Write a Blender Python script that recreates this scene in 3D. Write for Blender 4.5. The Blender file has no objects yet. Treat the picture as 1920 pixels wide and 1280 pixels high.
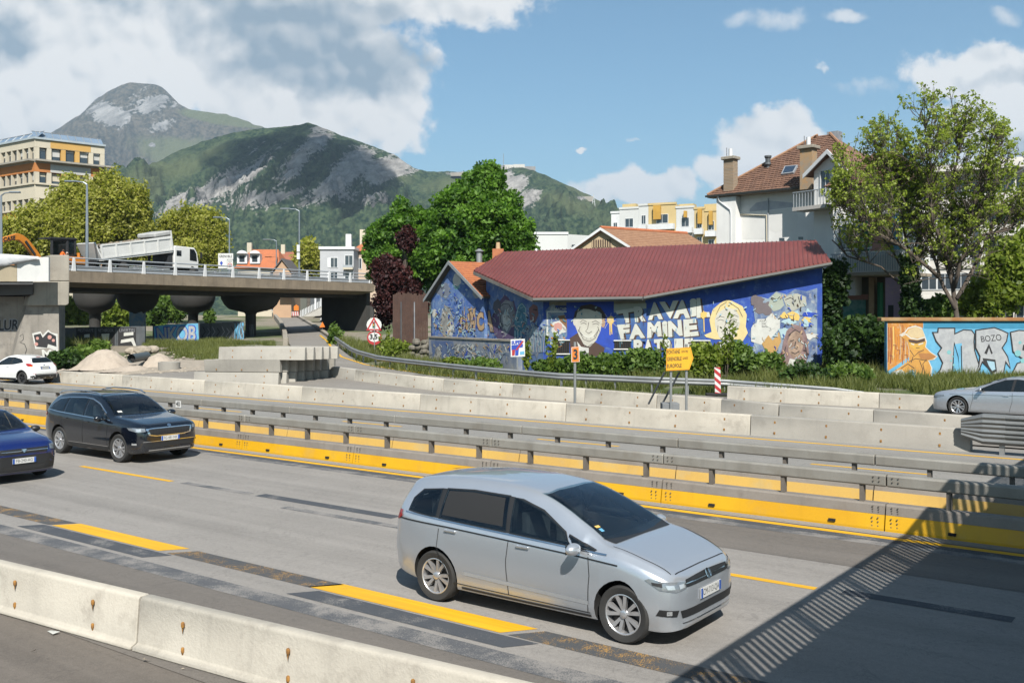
import bpy, bmesh, math, random
import numpy as np
from mathutils import Vector, Matrix
from mathutils.bvhtree import BVHTree
random.seed(7); rng = np.random.default_rng(11)
SC = bpy.context.scene; COL = SC.collection
R = math.radians
# ---------------------------------------------------------------- camera
F, CX, HY, H = 1867.0, 960.0, 590.0, 3.7
cam = bpy.data.cameras.new('camera'); camo = bpy.data.objects.new('camera', cam); COL.objects.link(camo)
camo.location = (0, 0, H); camo.rotation_euler = (R(90), 0, 0)
cam.lens = 35.0; cam.sensor_width = 36.0; cam.shift_y = -50.0/1920
cam.clip_start = .1; cam.clip_end = 30000
SC.camera = camo
# ---------------------------------------------------------------- light and view
SUN_EL = 45.0
sun_h = Vector((.13, -1.0, 0)).normalized()
SUNV = Vector((sun_h.x*math.cos(R(SUN_EL)), sun_h.y*math.cos(R(SUN_EL)), math.sin(R(SUN_EL))))
sl = bpy.data.lights.new('sun', 'SUN'); sl.energy = 5.0; sl.angle = R(.24); sl.color = (1, .955, .88)
so = bpy.data.objects.new('sun', sl); COL.objects.link(so)
so.rotation_euler = SUNV.to_track_quat('Z', 'Y').to_euler()
vs = SC.view_settings; vs.view_transform = 'Standard'; vs.look = 'None'; vs.gamma = 1; vs.use_curve_mapping = False
vs.exposure = 1.12
SC.render.engine = 'CYCLES'
SC.cycles.max_bounces = 8; SC.cycles.transparent_max_bounces = 16; SC.cycles.volume_bounces = 0
SC.cycles.use_denoising = True

# ---------------------------------------------------------------- node helpers
class NT:
    def __init__(s, tree): s.t = tree; s.n = tree.nodes; s.l = tree.links
    def node(s, kind, **kw):
        n = s.n.new(kind)
        for k, v in kw.items(): setattr(n, k, v)
        return n
    def put(s, sock, v):
        if v is None: return
        if isinstance(v, bpy.types.NodeSocket): s.l.new(v, sock)
        else:
            if isinstance(v, (tuple, list)) and len(v) == 3 and sock.type == 'RGBA': v = (*v, 1)
            sock.default_value = v
    def m(s, op, a, b=None, c=None, clamp=False):
        n = s.node('ShaderNodeMath', operation=op, use_clamp=clamp)
        s.put(n.inputs[0], a)
        if b is not None: s.put(n.inputs[1], b)
        if c is not None: s.put(n.inputs[2], c)
        return n.outputs[0]
    def vm(s, op, a, b=None, out=0):
        n = s.node('ShaderNodeVectorMath', operation=op); s.put(n.inputs[0], a)
        if b is not None: s.put(n.inputs[1], b)
        return n.outputs[1 if op in ('DOT_PRODUCT', 'LENGTH') else out]
    def sep(s, v):
        n = s.node('ShaderNodeSeparateXYZ'); s.put(n.inputs[0], v); return n.outputs
    def comb(s, x, y, z):
        n = s.node('ShaderNodeCombineXYZ')
        for i, v in enumerate((x, y, z)): s.put(n.inputs[i], v)
        return n.outputs[0]
    def noise(s, vec, scale, detail=4, rough=.55, dist=0):
        n = s.node('ShaderNodeTexNoise'); s.put(n.inputs['Vector'], vec)
        n.inputs['Scale'].default_value = scale; n.inputs['Detail'].default_value = detail
        n.inputs['Roughness'].default_value = rough; n.inputs['Distortion'].default_value = dist
        return n.outputs[0]
    def ss(s, v, a, b):
        n = s.node('ShaderNodeMapRange', interpolation_type='SMOOTHSTEP'); s.put(n.inputs[0], v)
        n.inputs[1].default_value = a; n.inputs[2].default_value = b
        return n.outputs[0]
    def mix(s, f, a, b, mode='MIX'):
        n = s.node('ShaderNodeMix', data_type='RGBA', blend_type=mode)
        s.put(n.inputs[0], f); s.put(n.inputs[6], a); s.put(n.inputs[7], b)
        return n.outputs[2]
    def attr(s, name):
        return s.node('ShaderNodeAttribute', attribute_name=name).outputs['Fac']
    def pos(s): return s.node('ShaderNodeNewGeometry').outputs['Position']
    def bump(s, h, strength=.3, dist=.02):
        n = s.node('ShaderNodeBump'); n.inputs['Strength'].default_value = strength; n.inputs['Distance'].default_value = dist
        s.put(n.inputs['Height'], h); return n.outputs[0]

MATS = {}
def new_mat(name):
    m = bpy.data.materials.new(name); m.use_nodes = True; t = NT(m.node_tree)
    return m, t, t.n['Principled BSDF']
def mat(name, c, c2=None, rough=.8, metal=0.0, scale=.6, bump=0.0, bscale=25, spec=.5, var=.15, streak=0.0, coat=0.0, dirt=None, dirtamt=.5):
    """surface with broad colour change, fine grain, optional vertical rain streaks and dirt"""
    if name in MATS: return MATS[name]
    m, t, b = new_mat(name); p = t.pos()
    if c2 is None: c2 = tuple(x*(1-var) for x in c)
    f = t.ss(t.noise(p, scale, 5, .6), .3, .7)
    col = t.mix(f, c, c2)
    fine = t.noise(p, bscale, 3, .6)
    k = t.m('MULTIPLY_ADD', fine, var*1.2, 1-var*.6)
    col = t.mix(1.0, col, t.comb(k, k, k), 'MULTIPLY')
    if streak:
        q = t.vm('MULTIPLY', p, (2.2, 2.2, .12)); st = t.ss(t.noise(q, 1.6, 4, .6), .5, .75)
        col = t.mix(t.m('MULTIPLY', st, streak), col, tuple(x*.35 for x in c))
    if dirt:
        df = t.ss(t.noise(p, scale*2.3, 6, .65), .52, .72)
        col = t.mix(t.m('MULTIPLY', df, dirtamt), col, dirt)
    t.put(b.inputs['Base Color'], col); b.inputs['Roughness'].default_value = rough
    b.inputs['Metallic'].default_value = metal; b.inputs['Specular IOR Level'].default_value = spec
    b.inputs['Coat Weight'].default_value = coat; b.inputs['Coat Roughness'].default_value = .04
    if bump: t.put(b.inputs['Normal'], t.bump(fine, bump, .02))
    MATS[name] = m; return m
def leafmat(name, c, c2, trans=.35):
    if name in MATS: return MATS[name]
    m, t, b = new_mat(name); a = t.attr('tint')
    col = t.mix(a, c, c2); t.put(b.inputs['Base Color'], col); b.inputs['Roughness'].default_value = .55
    b.inputs['Specular IOR Level'].default_value = .3
    tr = t.node('ShaderNodeBsdfTranslucent'); t.put(tr.inputs[0], t.mix(1.0, col, (1.5, 1.7, .8), 'MULTIPLY'))
    mx = t.node('ShaderNodeMixShader'); mx.inputs[0].default_value = trans
    t.l.new(b.outputs[0], mx.inputs[1]); t.l.new(tr.outputs[0], mx.inputs[2])
    t.l.new(mx.outputs[0], t.n['Material Output'].inputs[0]); MATS[name] = m; return m

# ---------------------------------------------------------------- object helpers
def props(o, label=None, cat=None, group=None, kind=None):
    if label: o['label'] = label
    if cat: o['category'] = cat
    if group: o['group'] = group
    if kind: o['kind'] = kind
    return o
def thing(name, label, cat, loc=(0, 0, 0), rz=0, group=None):
    o = bpy.data.objects.new(name, None); COL.objects.link(o); o.empty_display_size = .2
    o.location = loc; o.rotation_euler = (0, 0, rz)
    return props(o, label, cat, group)
def wloc(o):
    v = Vector((0, 0, 0))
    while o is not None: v += o.location; o = o.parent
    return v
def copy_tree(o, parent=None, loc=None, rz=None, label=None):
    c = o.copy(); COL.objects.link(c)
    if parent is not None: c.parent = parent
    if loc is not None: c.location = loc
    if rz is not None: c.rotation_euler = (0, 0, rz)
    if label: c['label'] = label
    for ch in list(o.children): copy_tree(ch, c)
    return c
class MB:
    def __init__(s): s.v = []; s.f = []
    def add(s, vs, fs):
        o = len(s.v); s.v += [Vector(v) for v in vs]; s.f += [tuple(i+o for i in f) for f in fs]; return s
    def quad(s, a, b, c, d): return s.add([a, b, c, d], [(0, 1, 2, 3)])
    def poly(s, pts): return s.add(pts, [tuple(range(len(pts)))])
    def box(s, c, size, ax=None, ay=None, az=None):
        ax = Vector(ax or (1, 0, 0)).normalized(); az = Vector(az or (0, 0, 1)).normalized()
        ay = Vector(ay).normalized() if ay else az.cross(ax).normalized()
        c = Vector(c); h = [x/2 for x in size]; vs = []
        for sz in (-1, 1):
            for sx, sy in ((-1, -1), (1, -1), (1, 1), (-1, 1)):
                vs.append(c+ax*h[0]*sx+ay*h[1]*sy+az*h[2]*sz)
        return s.add(vs, [(3, 2, 1, 0), (4, 5, 6, 7), (0, 1, 5, 4), (1, 2, 6, 5), (2, 3, 7, 6), (3, 0, 4, 7)])
    def prism(s, poly, e):
        """closed polygon extruded by vector e"""
        n = len(poly); e = Vector(e); a = [Vector(p) for p in poly]
        return s.add(a+[p+e for p in a], [tuple(reversed(range(n))), tuple(range(n, 2*n))]+[(i, (i+1) % n, n+(i+1) % n, n+i) for i in range(n)])
    def tube(s, pts, r, n=8, caps=True):
        pts = [Vector(p) for p in pts]; rs = r if isinstance(r, (list, tuple)) else [r]*len(pts)
        o = len(s.v); up = None
        for i, p in enumerate(pts):
            d = (pts[min(i+1, len(pts)-1)]-pts[max(i-1, 0)]).normalized()
            if up is None: up = Vector((0, 0, 1)) if abs(d.z) < .9 else Vector((1, 0, 0))
            x = d.cross(up)
            if x.length < 1e-4: x = d.cross(Vector((0, 1, 0)))
            x.normalize(); y = x.cross(d).normalized(); up = y
            for k in range(n):
                a = 2*math.pi*k/n; s.v.append(p+x*math.cos(a)*rs[i]+y*math.sin(a)*rs[i])
        for i in range(len(pts)-1):
            for k in range(n):
                k2 = (k+1) % n; s.f.append((o+i*n+k, o+i*n+k2, o+(i+1)*n+k2, o+(i+1)*n+k))
        if caps:
            s.f.append(tuple(o+k for k in reversed(range(n)))); s.f.append(tuple(o+(len(pts)-1)*n+k for k in range(n)))
        return s
    def lathe(s, c, prof, n=16, axis='z', caps=True):
        c = Vector(c); o = len(s.v)
        for r, h in prof:
            for k in range(n):
                a = 2*math.pi*k/n; x, y = r*math.cos(a), r*math.sin(a)
                s.v.append(c+(Vector((x, y, h)) if axis == 'z' else Vector((x, h, y)) if axis == 'y' else Vector((h, x, y))))
        for i in range(len(prof)-1):
            for k in range(n):
                k2 = (k+1) % n; s.f.append((o+i*n+k, o+i*n+k2, o+(i+1)*n+k2, o+(i+1)*n+k))
        if caps:
            s.f.append(tuple(o+k for k in reversed(range(n)))); s.f.append(tuple(o+(len(prof)-1)*n+k for k in range(n)))
        return s
    def sweep(s, prof, frames, closed=True, caps=True):
        """prof: [(a,b)] swept along frames [(origin, A, B)]"""
        o = len(s.v); n = len(prof)
        for O, A, B in frames:
            for a, b in prof: s.v.append(Vector(O)+Vector(A)*a+Vector(B)*b)
        m = n if closed else n-1
        for i in range(len(frames)-1):
            for k in range(m):
                k2 = (k+1) % n; s.f.append((o+i*n+k, o+i*n+k2, o+(i+1)*n+k2, o+(i+1)*n+k))
        if closed and caps:
            s.f.append(tuple(o+k for k in reversed(range(n)))); s.f.append(tuple(o+(len(frames)-1)*n+k for k in range(n)))
        return s
    def build(s, name, m, parent=None, smooth=False, world=True, label=None, cat=None, group=None, kind=None, bevel=0, fix=True):
        me = bpy.data.meshes.new(name)
        off = wloc(parent) if (parent is not None and world) else Vector((0, 0, 0))
        me.from_pydata([tuple(v-off) for v in s.v], [], s.f)
        if fix:
            bm = bmesh.new(); bm.from_mesh(me); bmesh.ops.recalc_face_normals(bm, faces=bm.faces)
            if bevel: 
                ed = [e for e in bm.edges if len(e.link_faces) == 2 and e.calc_face_angle(0) > .5]
                bmesh.ops.bevel(bm, geom=ed, offset=bevel, segments=1, affect='EDGES', profile=.5)
            bm.to_mesh(me); bm.free()
        if m: me.materials.append(m)
        if smooth:
            for p in me.polygons: p.use_smooth = True
            if smooth != 'all': me.set_sharp_from_angle(angle=R(38))
        o = bpy.data.objects.new(name, me); COL.objects.link(o)
        if parent is not None: o.parent = parent
        return props(o, label, cat, group, kind)
def text_mesh(txt, size, bold=0.0, align='CENTER', extrude=0.0, spacing=1.0):
    cu = bpy.data.curves.new('lettering', 'FONT'); cu.body = txt; cu.size = size; cu.align_x = align; cu.align_y = 'CENTER'
    cu.offset = bold; cu.extrude = extrude; cu.resolution_u = 3; cu.space_character = spacing; cu.fill_mode = 'BOTH' if extrude else 'FRONT'
    o = bpy.data.objects.new('lettering', cu); COL.objects.link(o)
    dg = bpy.context.evaluated_depsgraph_get(); me = bpy.data.meshes.new_from_object(o.evaluated_get(dg))
    bpy.data.objects.remove(o); bpy.data.curves.remove(cu)
    vs = [v.co.copy() for v in me.vertices]; fs = [tuple(p.vertices) for p in me.polygons]
    bpy.data.meshes.remove(me); return vs, fs
def letter(name, txt, size, origin, ax, ay, m, parent, bold=0.0, sx=1.0, spacing=1.0, world=True, align='CENTER', label=None):
    """lettering laid on a surface: ax along the writing, ay up"""
    vs, fs = text_mesh(txt, size, bold, align, 0, spacing); ax = Vector(ax).normalized(); ay = Vector(ay).normalized(); o = Vector(origin)
    b = MB(); b.add([o+ax*v.x*sx+ay*v.y for v in vs], fs)
    return b.build(name, m, parent, fix=False, world=world, label=label)

# ---------------------------------------------------------------- measuring helpers
def at(px, py, Y): return Vector(((px-CX)/F*Y, Y, H+(HY-py)/F*Y))
SA, CA = .8024, .5967
def gr(px, py, z=0.0): return at(px, py, F*(H-z)/(py-HY))
def rd(s, d, z=0.0): return Vector((-SA*s+CA*d, CA*s+SA*d, z))
U = Vector((-SA, CA, 0)); NN = Vector((CA, SA, 0)); UP = Vector((0, 0, 1))
def s_at(px, d):
    Y = d/((px-CX)/F*CA+SA); X = (px-CX)/F*Y; return -X*SA+Y*CA
ZY = [(30, 0), (45, .15), (54, .35), (62, .51), (68, .71), (80, 1.3), (92, 1.63), (115, 2.47), (150, 3.54), (250, 3.6)]
def zg(X, Y):
    """height of the ground"""
    d = X*CA+Y*SA
    k = min(max((d-30.2)/6.0, 0), 1); k = k*k*(3-2*k)
    return float(np.interp(Y, [a for a, _ in ZY], [b for _, b in ZY]))*k
def gat(px, Y): return Vector(((px-CX)/F*Y, Y, zg((px-CX)/F*Y, Y)))
# ================================================================ sky
W = bpy.data.worlds.new('World'); SC.world = W; W.use_nodes = True
t = NT(W.node_tree); bg = t.n['Background']
sky = t.node('ShaderNodeTexSky', sky_type='NISHITA'); sky.sun_disc = False; sky.sun_elevation = R(SUN_EL)
sky.sun_rotation = math.atan2(SUNV.x, SUNV.y); sky.altitude = 250; sky.air_density = 1.0; sky.dust_density = 1.6; sky.ozone_density = 1.6
SKY_S = .055
D = t.node('ShaderNodeTexCoord').outputs['Generated']; dx, dy, dz = t.sep(D)
ay = t.m('MAXIMUM', t.m('ABSOLUTE', dy), .06)
u = t.m('DIVIDE', dx, ay); v = t.m('DIVIDE', dz, ay)
P = t.comb(u, v, 0)
wob = t.m('SUBTRACT', t.noise(P, 9, 5, .6), .5); wob2 = t.m('SUBTRACT', t.noise(t.vm('ADD', P, (7.3, 2.1, 0)), 9, 5, .6), .5)
uu = t.m('MULTIPLY_ADD', wob, .10, u); vv = t.m('MULTIPLY_ADD', wob2, .07, v)
def field(blobs):
    best = None
    for cx, cy, rx, ry, w in blobs:
        a = t.m('DIVIDE', t.m('SUBTRACT', uu, (cx-CX)/F), rx/F); b = t.m('DIVIDE', t.m('SUBTRACT', vv, (HY-cy)/F), ry/F)
        e = t.m('SUBTRACT', w, t.m('MULTIPLY_ADD', a, a, t.m('MULTIPLY', b, b)))
        best = e if best is None else t.m('SMOOTH_MAX', best, e, .25)
    return best
# cumulus banks: centre and radii of each puff
puffs = field([(120, 150, 360, 165, 1.25), (330, 60, 430, 130, 1.4), (690, -10, 330, 78, 1.2), (540, 130, 270, 140, 1.35), (715, 215, 115, 95, 1.05), (-350, 120, 400, 230, 1.4),
   (1190, 352, 125, 48, .95), (1265, 330, 60, 38, .8), (1450, 255, 112, 62, .98), (1400, 300, 110, 50, .9), (1540, 320, 190, 70, .95), (1160, 263, 20, 11, .62), (1086, 271, 16, 9, .55), (1545, 130, 34, 18, .5),
   (1860, 140, 200, 66, .9), (1960, 235, 230, 115, 1), (1780, 230, 90, 60, .6), (760, 150, 35, 40, .9), (1880, 330, 170, 60, .95)])
wisps = field([(1440, 42, 100, 34, .8), (1590, 30, 60, 22, .65), (1610, 160, 130, 26, .6), (1900, 30, 60, 40, .6), (2300, 100, 300, 90, .8), (850, 20, 110, 34, .7)])
dirn = t.vm('DIVIDE', D, t.comb(t.m('MAXIMUM', dz, .12), t.m('MAXIMUM', dz, .12), 1.0))
hi = t.ss(t.noise(dirn, 1.1, 6, .6, .3), .52, .66)
hi = t.m('MULTIPLY', t.m('MULTIPLY', hi, t.ss(v, .5, .8)), .25)
n1 = t.noise(P, 17, 9, .60, .25); n2 = t.noise(t.vm('ADD', P, (3.1, 8.2, 0)), 60, 8, .68)
def billow(off):
    q = t.comb(t.m('ADD', t.m('MULTIPLY_ADD', wob, .035, u), off[0]), t.m('ADD', t.m('MULTIPLY_ADD', wob2, .035, v), off[1]), 0); out = None
    for sc_, w_ in ((19, .9), (47, .5)):
        n = t.node('ShaderNodeTexVoronoi', feature='F1'); t.put(n.inputs['Vector'], q); n.inputs['Scale'].default_value = sc_;
        e = t.m('MULTIPLY', t.m('SUBTRACT', .45, n.outputs['Distance']), w_); out = e if out is None else t.m('ADD', out, e)
    return out
bil = billow((0, 0)); relief = t.m('SUBTRACT', bil, billow((.007, .011)))
dens = t.m('ADD', puffs, t.m('ADD', t.m('MULTIPLY', t.m('SUBTRACT', n1, .5), 1.5), t.m('ADD', t.m('MULTIPLY', bil, .75), t.m('MULTIPLY', t.m('SUBTRACT', n2, .5), .6))))
frontm = t.ss(dy, -.05, .15)
a_p = t.m('MULTIPLY', t.ss(dens, .0, .46), frontm)
a_w = t.m('MULTIPLY', t.ss(t.m('ADD', wisps, t.m('MULTIPLY', t.m('SUBTRACT', n1, .5), 2.6)), .0, 1.0), .75)
alpha = t.m('MAXIMUM', t.m('MAXIMUM', a_p, a_w), t.m('MULTIPLY', hi, .9))
# thick undersides are grey: the bank at the upper left is seen from below
grey = field([(620, 115, 240, 80, 1.15), (330, 0, 420, 55, .72), (560, 40, 300, 76, 1.0), (10, 70, 110, 100, .75), (-500, 60, 400, 180, 1), (1500, 330, 160, 30, .6), (1900, 290, 200, 60, .55), (1880, 150, 180, 30, .5)])
g = t.ss(t.m('ADD', grey, t.m('MULTIPLY', t.m('SUBTRACT', n1, .5), .9)), .0, .95)
inner = t.ss(dens, .15, 1.2)
tone = t.m('ADD', t.m('MULTIPLY', g, .92), t.m('ADD', t.m('MULTIPLY', relief, -.85), t.m('MULTIPLY', t.m('SUBTRACT', t.noise(t.vm('ADD', P, (1, 5, 0)), 20, 5, .55), .5), .35)), clamp=True)
ccol = t.mix(tone, (.90, .90, .89), (.30, .395, .485))
skyc = t.vm('MULTIPLY', sky.outputs[0], (SKY_S*.72, SKY_S*1.0, SKY_S*1.03))
EXPK = 1/(2**vs.exposure)
cc = t.vm('MULTIPLY', ccol, (EXPK*1.02, EXPK*1.02, EXPK*1.02))
fin = t.mix(alpha, skyc, cc)
t.put(bg.inputs[0], fin); bg.inputs[1].default_value = 1.0
W.cycles.sampling_method = 'MANUAL'; W.cycles.sample_map_resolution = 1024

# ================================================================ mountains
def fbm(x, y, oct=5, seed=0, lac=2.0, gain=.5):
    r = np.random.default_rng(seed); tot = np.zeros_like(x); amp = 1; fr = 1
    for o in range(oct):
        G = r.random((64, 64)); xi = x*fr; yi = y*fr
        x0 = np.floor(xi).astype(int); y0 = np.floor(yi).astype(int); fx = xi-x0; fy = yi-y0
        fx = fx*fx*(3-2*fx); fy = fy*fy*(3-2*fy)
        g = lambda a, b: G[a % 64, b % 64]
        tot += amp*((g(x0, y0)*(1-fx)+g(x0+1, y0)*fx)*(1-fy)+(g(x0, y0+1)*(1-fx)+g(x0+1, y0+1)*fx)*fy-.5)
        amp *= gain; fr *= lac
    return tot
def mesh_np(name, V, Q, m, smooth=True, attrs=None, parent=None, **kw):
    me = bpy.data.meshes.new(name); n = len(V); k = Q.shape[1]
    me.vertices.add(n); me.vertices.foreach_set('co', np.asarray(V, np.float32).ravel())
    me.loops.add(Q.size); me.loops.foreach_set('vertex_index', Q.astype(np.int32).ravel())
    me.polygons.add(len(Q)); me.polygons.foreach_set('loop_start', np.arange(0, Q.size, k, dtype=np.int32))
    me.update(calc_edges=True); me.validate()
    if smooth: me.polygons.foreach_set('use_smooth', np.ones(len(me.polygons), bool))
    for a, val in (attrs or {}).items():
        at_ = me.attributes.new(a, 'FLOAT', 'POINT'); at_.data.foreach_set('value', np.asarray(val, np.float32))
    me.materials.append(m); o = bpy.data.objects.new(name, me); COL.objects.link(o)
    if parent is not None: o.parent = parent
    return props(o, **kw)
def mountain_mat(name, dark, light, olive, rockc, nz):
    m, t, b = new_mat(name); p = t.pos()
    rk = t.attr('rock'); sunny = t.attr('olive')  # olive forest tone, also laid on as the colour of sunlit slopes
    pr_ = t.comb(t.m('ADD', t.m('MULTIPLY', t.sep(p)[0], .17), t.m('MULTIPLY', t.sep(p)[2], .24)), t.m('MULTIPLY', t.sep(p)[1], .3), t.m('SUBTRACT', t.m('MULTIPLY', t.sep(p)[2], .95), t.m('MULTIPLY', t.sep(p)[0], .75))); n = t.noise(pr_, nz*1.1, 7, .68); n2 = t.noise(p, nz*6, 4, .6); n3 = t.noise(p, nz*.22, 4, .6)
    veg = t.mix(t.ss(t.m('ADD', t.m('MULTIPLY', n2, .65), t.m('MULTIPLY', t.noise(p, nz*2.2, 3, .6), .35)), .38, .62), dark, light); veg = t.mix(t.m('MULTIPLY', t.ss(t.m('ADD', n3, t.m('MULTIPLY', t.m('SUBTRACT', sunny, .5), .9)), .4, .65), .85), veg, olive)
    rn = t.noise(pr_, nz*2.6, 8, .72)
    rc = t.mix(t.ss(rn, .3, .7), tuple(x*.38 for x in rockc), rockc)
    f = t.ss(t.m('ADD', rk, t.m('ADD', t.m('MULTIPLY', t.m('SUBTRACT', n, .5), 1.7), t.m('MULTIPLY', t.m('SUBTRACT', n2, .5), .9))), .40, .55)
    t.put(b.inputs['Base Color'], t.mix(f, veg, rc)); b.inputs['Roughness'].default_value = 1; b.inputs['Specular IOR Level'].default_value = .1
    hgt = t.m('ADD', t.m('MULTIPLY', n2, .5), n); t.put(b.inputs['Normal'], t.bump(hgt, .9, 1.0/nz*.16))
    return m
def mountain(name, sil, Yr, Yf, Yb, m, pw, rough, seed, rocks, oliv, step=2.5, nj=110, label=None, slabs=0.0):
    xs = np.arange(sil[0][0], sil[-1][0]+.1, step); py = np.interp(xs, [a for a, _ in sil], [b for _, b in sil])
    py = py+fbm(xs/14, xs*0, 4, seed+50)*2.2
    X = (xs-CX)/F*Yr; zr = H+(HY-py)/F*Yr
    q = np.linspace(0, 1, nj); qq = np.concatenate([q, 1+np.linspace(.02, 1, 12)])
    Yq = np.where(qq <= 1, Yf+(Yr-Yf)*qq, Yr+(Yb-Yr)*(qq-1))
    XX, YY = np.meshgrid(X, Yq); QQ = np.meshgrid(X, qq)[1]
    prof = np.where(QQ <= 1, np.clip(QQ, 0, 1)**pw, 1-.75*(QQ-1))
    sc = Yr/1900.
    nx = fbm(XX/(170*sc)+30, YY/(170*sc)+30, 6, seed); nr = 1-np.abs(fbm(XX/(95*sc)+9+YY/(300*sc), YY/(210*sc)+5, 5, seed+1))*2
    env = np.where(QQ <= 1, np.clip(QQ*4, 0, 1)*np.clip((1-QQ)*2.2, 0, 1), 0)*np.clip(zr/ (250*Yr/1900.), .15, 1.2)[None, :]
    Z = 3.0+(zr[None, :]-3.0)*prof+env*rough*sc*(nx*1.0+(nr-.6)*.45)
    if slabs:   # tilted limestone beds: ridges that climb from lower left to upper right
        k = (XX*.55-Z*.9)/(34*sc); saw = np.abs((k+fbm(XX/(120*sc), Z/(120*sc), 3, seed+7)*1.2) % 1-.5)*2
        Z = Z+env*slabs*sc*(saw-.5)
    pxg = CX+XX/YY*F; pyg = HY-(Z-H)/YY*F
    def blobs(lst):
        a = np.zeros_like(pxg)
        for cx, cy, rx, ry, rot, w in lst:
            c, s_ = math.cos(R(rot)), math.sin(R(rot)); dx = pxg-cx; dy = -(pyg-cy)
            e = ((dx*c+dy*s_)/rx)**2+((-dx*s_+dy*c)/ry)**2; a = np.maximum(a, w*np.exp(-e*1.1))
        return a
    rock = blobs(rocks); ol = blobs(oliv)
    V = np.stack([XX, YY, Z], -1).reshape(-1, 3); nX = len(xs); nY = len(qq)
    i, j = np.meshgrid(np.arange(nX-1), np.arange(nY-1)); a = (j*nX+i).ravel()
    Q = np.stack([a, a+1, a+1+nX, a+nX], 1)
    return mesh_np(name, V, Q, m, True, {'rock': rock.ravel(), 'olive': ol.ravel()}, label=label, cat='mountain', kind='structure')
mA = mountain_mat('far_mountain', (.036, .040, .032), (.12, .105, .080), (.105, .12, .055), (.34, .335, .33), .012)
mB = mountain_mat('ridge', (.010, .028, .018), (.068, .098, .050), (.092, .112, .056), (.40, .385, .37), .030)
mountain('mountain', [(-300, 560), (-20, 470), (60, 290), (95, 249), (150, 215), (176, 190), (202, 171), (228, 159), (247, 155), (272, 157), (292, 158), (306, 166), (330, 189), (352, 205), (390, 210),
   (425, 215), (462, 228), (498, 240), (560, 262), (660, 305), (760, 360), (900, 420)], 4600, 3950, 6500, mA, .95, 130, 3,
   [(205, 215, 26, 50, 70, .85), (285, 195, 40, 28, 20, .7), (250, 180, 40, 26, 0, .55), (300, 232, 40, 20, 15, .6), (270, 165, 40, 12, 0, .5), (330, 200, 30, 14, -45, .4), (285, 272, 10, 6, 0, .8), (240, 300, 30, 12, 0, .3)],
   [(420, 222, 110, 14, -8, .95), (330, 290, 150, 50, -15, .75), (250, 330, 90, 40, 0, .6)], step=2.5, label='high rounded limestone peak behind the dark ridge')
mountain('hill', [(60, 440), (140, 400), (200, 365), (262, 322), (322, 288), (380, 265), (430, 250), (480, 241), (530, 238), (578, 231), (600, 237), (640, 255), (700, 274), (740, 290), (775, 314), (800, 322),
   (840, 320), (880, 323), (930, 318), (962, 312), (1000, 318), (1040, 337), (1080, 354), (1120, 374), (1160, 391), (1200, 415), (1300, 450), (1500, 470), (1800, 480)], 1900, 1250, 2700, mB, .9, 105, 21,
   [(400, 356, 95, 24, 28, .8), (330, 382, 55, 18, 26, .95), (480, 318, 80, 14, 42, .66), (470, 275, 40, 14, 30, .5), (560, 300, 100, 22, 52, .72), (595, 262, 44, 26, 60, .75), (500, 372, 120, 20, 10, .8), (650, 322, 85, 30, 44, .98), (725, 318, 66, 30, 20, .95), (280, 300, 40, 10, 20, .5),
    (620, 370, 60, 18, 20, .6), (700, 372, 60, 16, 5, .6), (960, 345, 42, 26, 0, .95), (985, 372, 40, 20, 20, .8), (860, 325, 60, 8, 0, .7), (940, 330, 50, 10, 0, .8), (1090, 371, 60, 5, -6, .55)],
   [(290, 330, 130, 60, 25, .72), (400, 285, 70, 26, 30, .5), (1080, 385, 170, 40, -15, .7), (860, 350, 120, 40, 0, .75), (640, 430, 330, 40, 0, .45), (760, 330, 60, 30, 0, .6)], step=2.0, nj=150, slabs=22, label='long limestone ridge with cliffs and forest sloping to the right')
# a cumulus over the valley, out of frame above: its shade lies on the ridge
def cumulus(c, rx, ry, rz, seed):
    b = MB(); r = random.Random(seed)
    bm = bmesh.new()
    for k in range(26):
        a = r.random()*6.283; q = math.sqrt(r.random()); p = Vector(c)+Vector((rx*q*math.cos(a), ry*q*math.sin(a), rz*r.uniform(-.1, .6)))
        s_ = r.uniform(.28, .5)
        M4 = Matrix.Translation(p) @ Matrix.Diagonal((rx*s_, ry*s_, rz*.6, 1))
        bmesh.ops.create_icosphere(bm, subdivisions=2, radius=1, matrix=M4)
    me = bpy.data.meshes.new('cloud'); bm.to_mesh(me); bm.free()
    m, t, b_ = new_mat('cloud_vapour'); b_.inputs['Base Color'].default_value = (.85, .85, .85, 1); b_.inputs['Roughness'].default_value = 1
    lw_ = t.node('ShaderNodeLayerWeight'); lw_.inputs[0].default_value = .5; a_ = t.m('POWER', t.m('SUBTRACT', 1.0, lw_.outputs['Facing']), 2.2); t.put(b_.inputs['Alpha'], t.m('MULTIPLY', a_, .8)); me.materials.append(m)
    for p in me.polygons: p.use_smooth = True
    o = bpy.data.objects.new('cloud', me); COL.objects.link(o); props(o, kind='structure')
def shade_at(px, py, Y, h): return at(px, py, Y)+SUNV*(h/SUNV.z)
cumulus(shade_at(560, 330, 1700, 1030), 165, 260, 50, 4)
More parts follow.
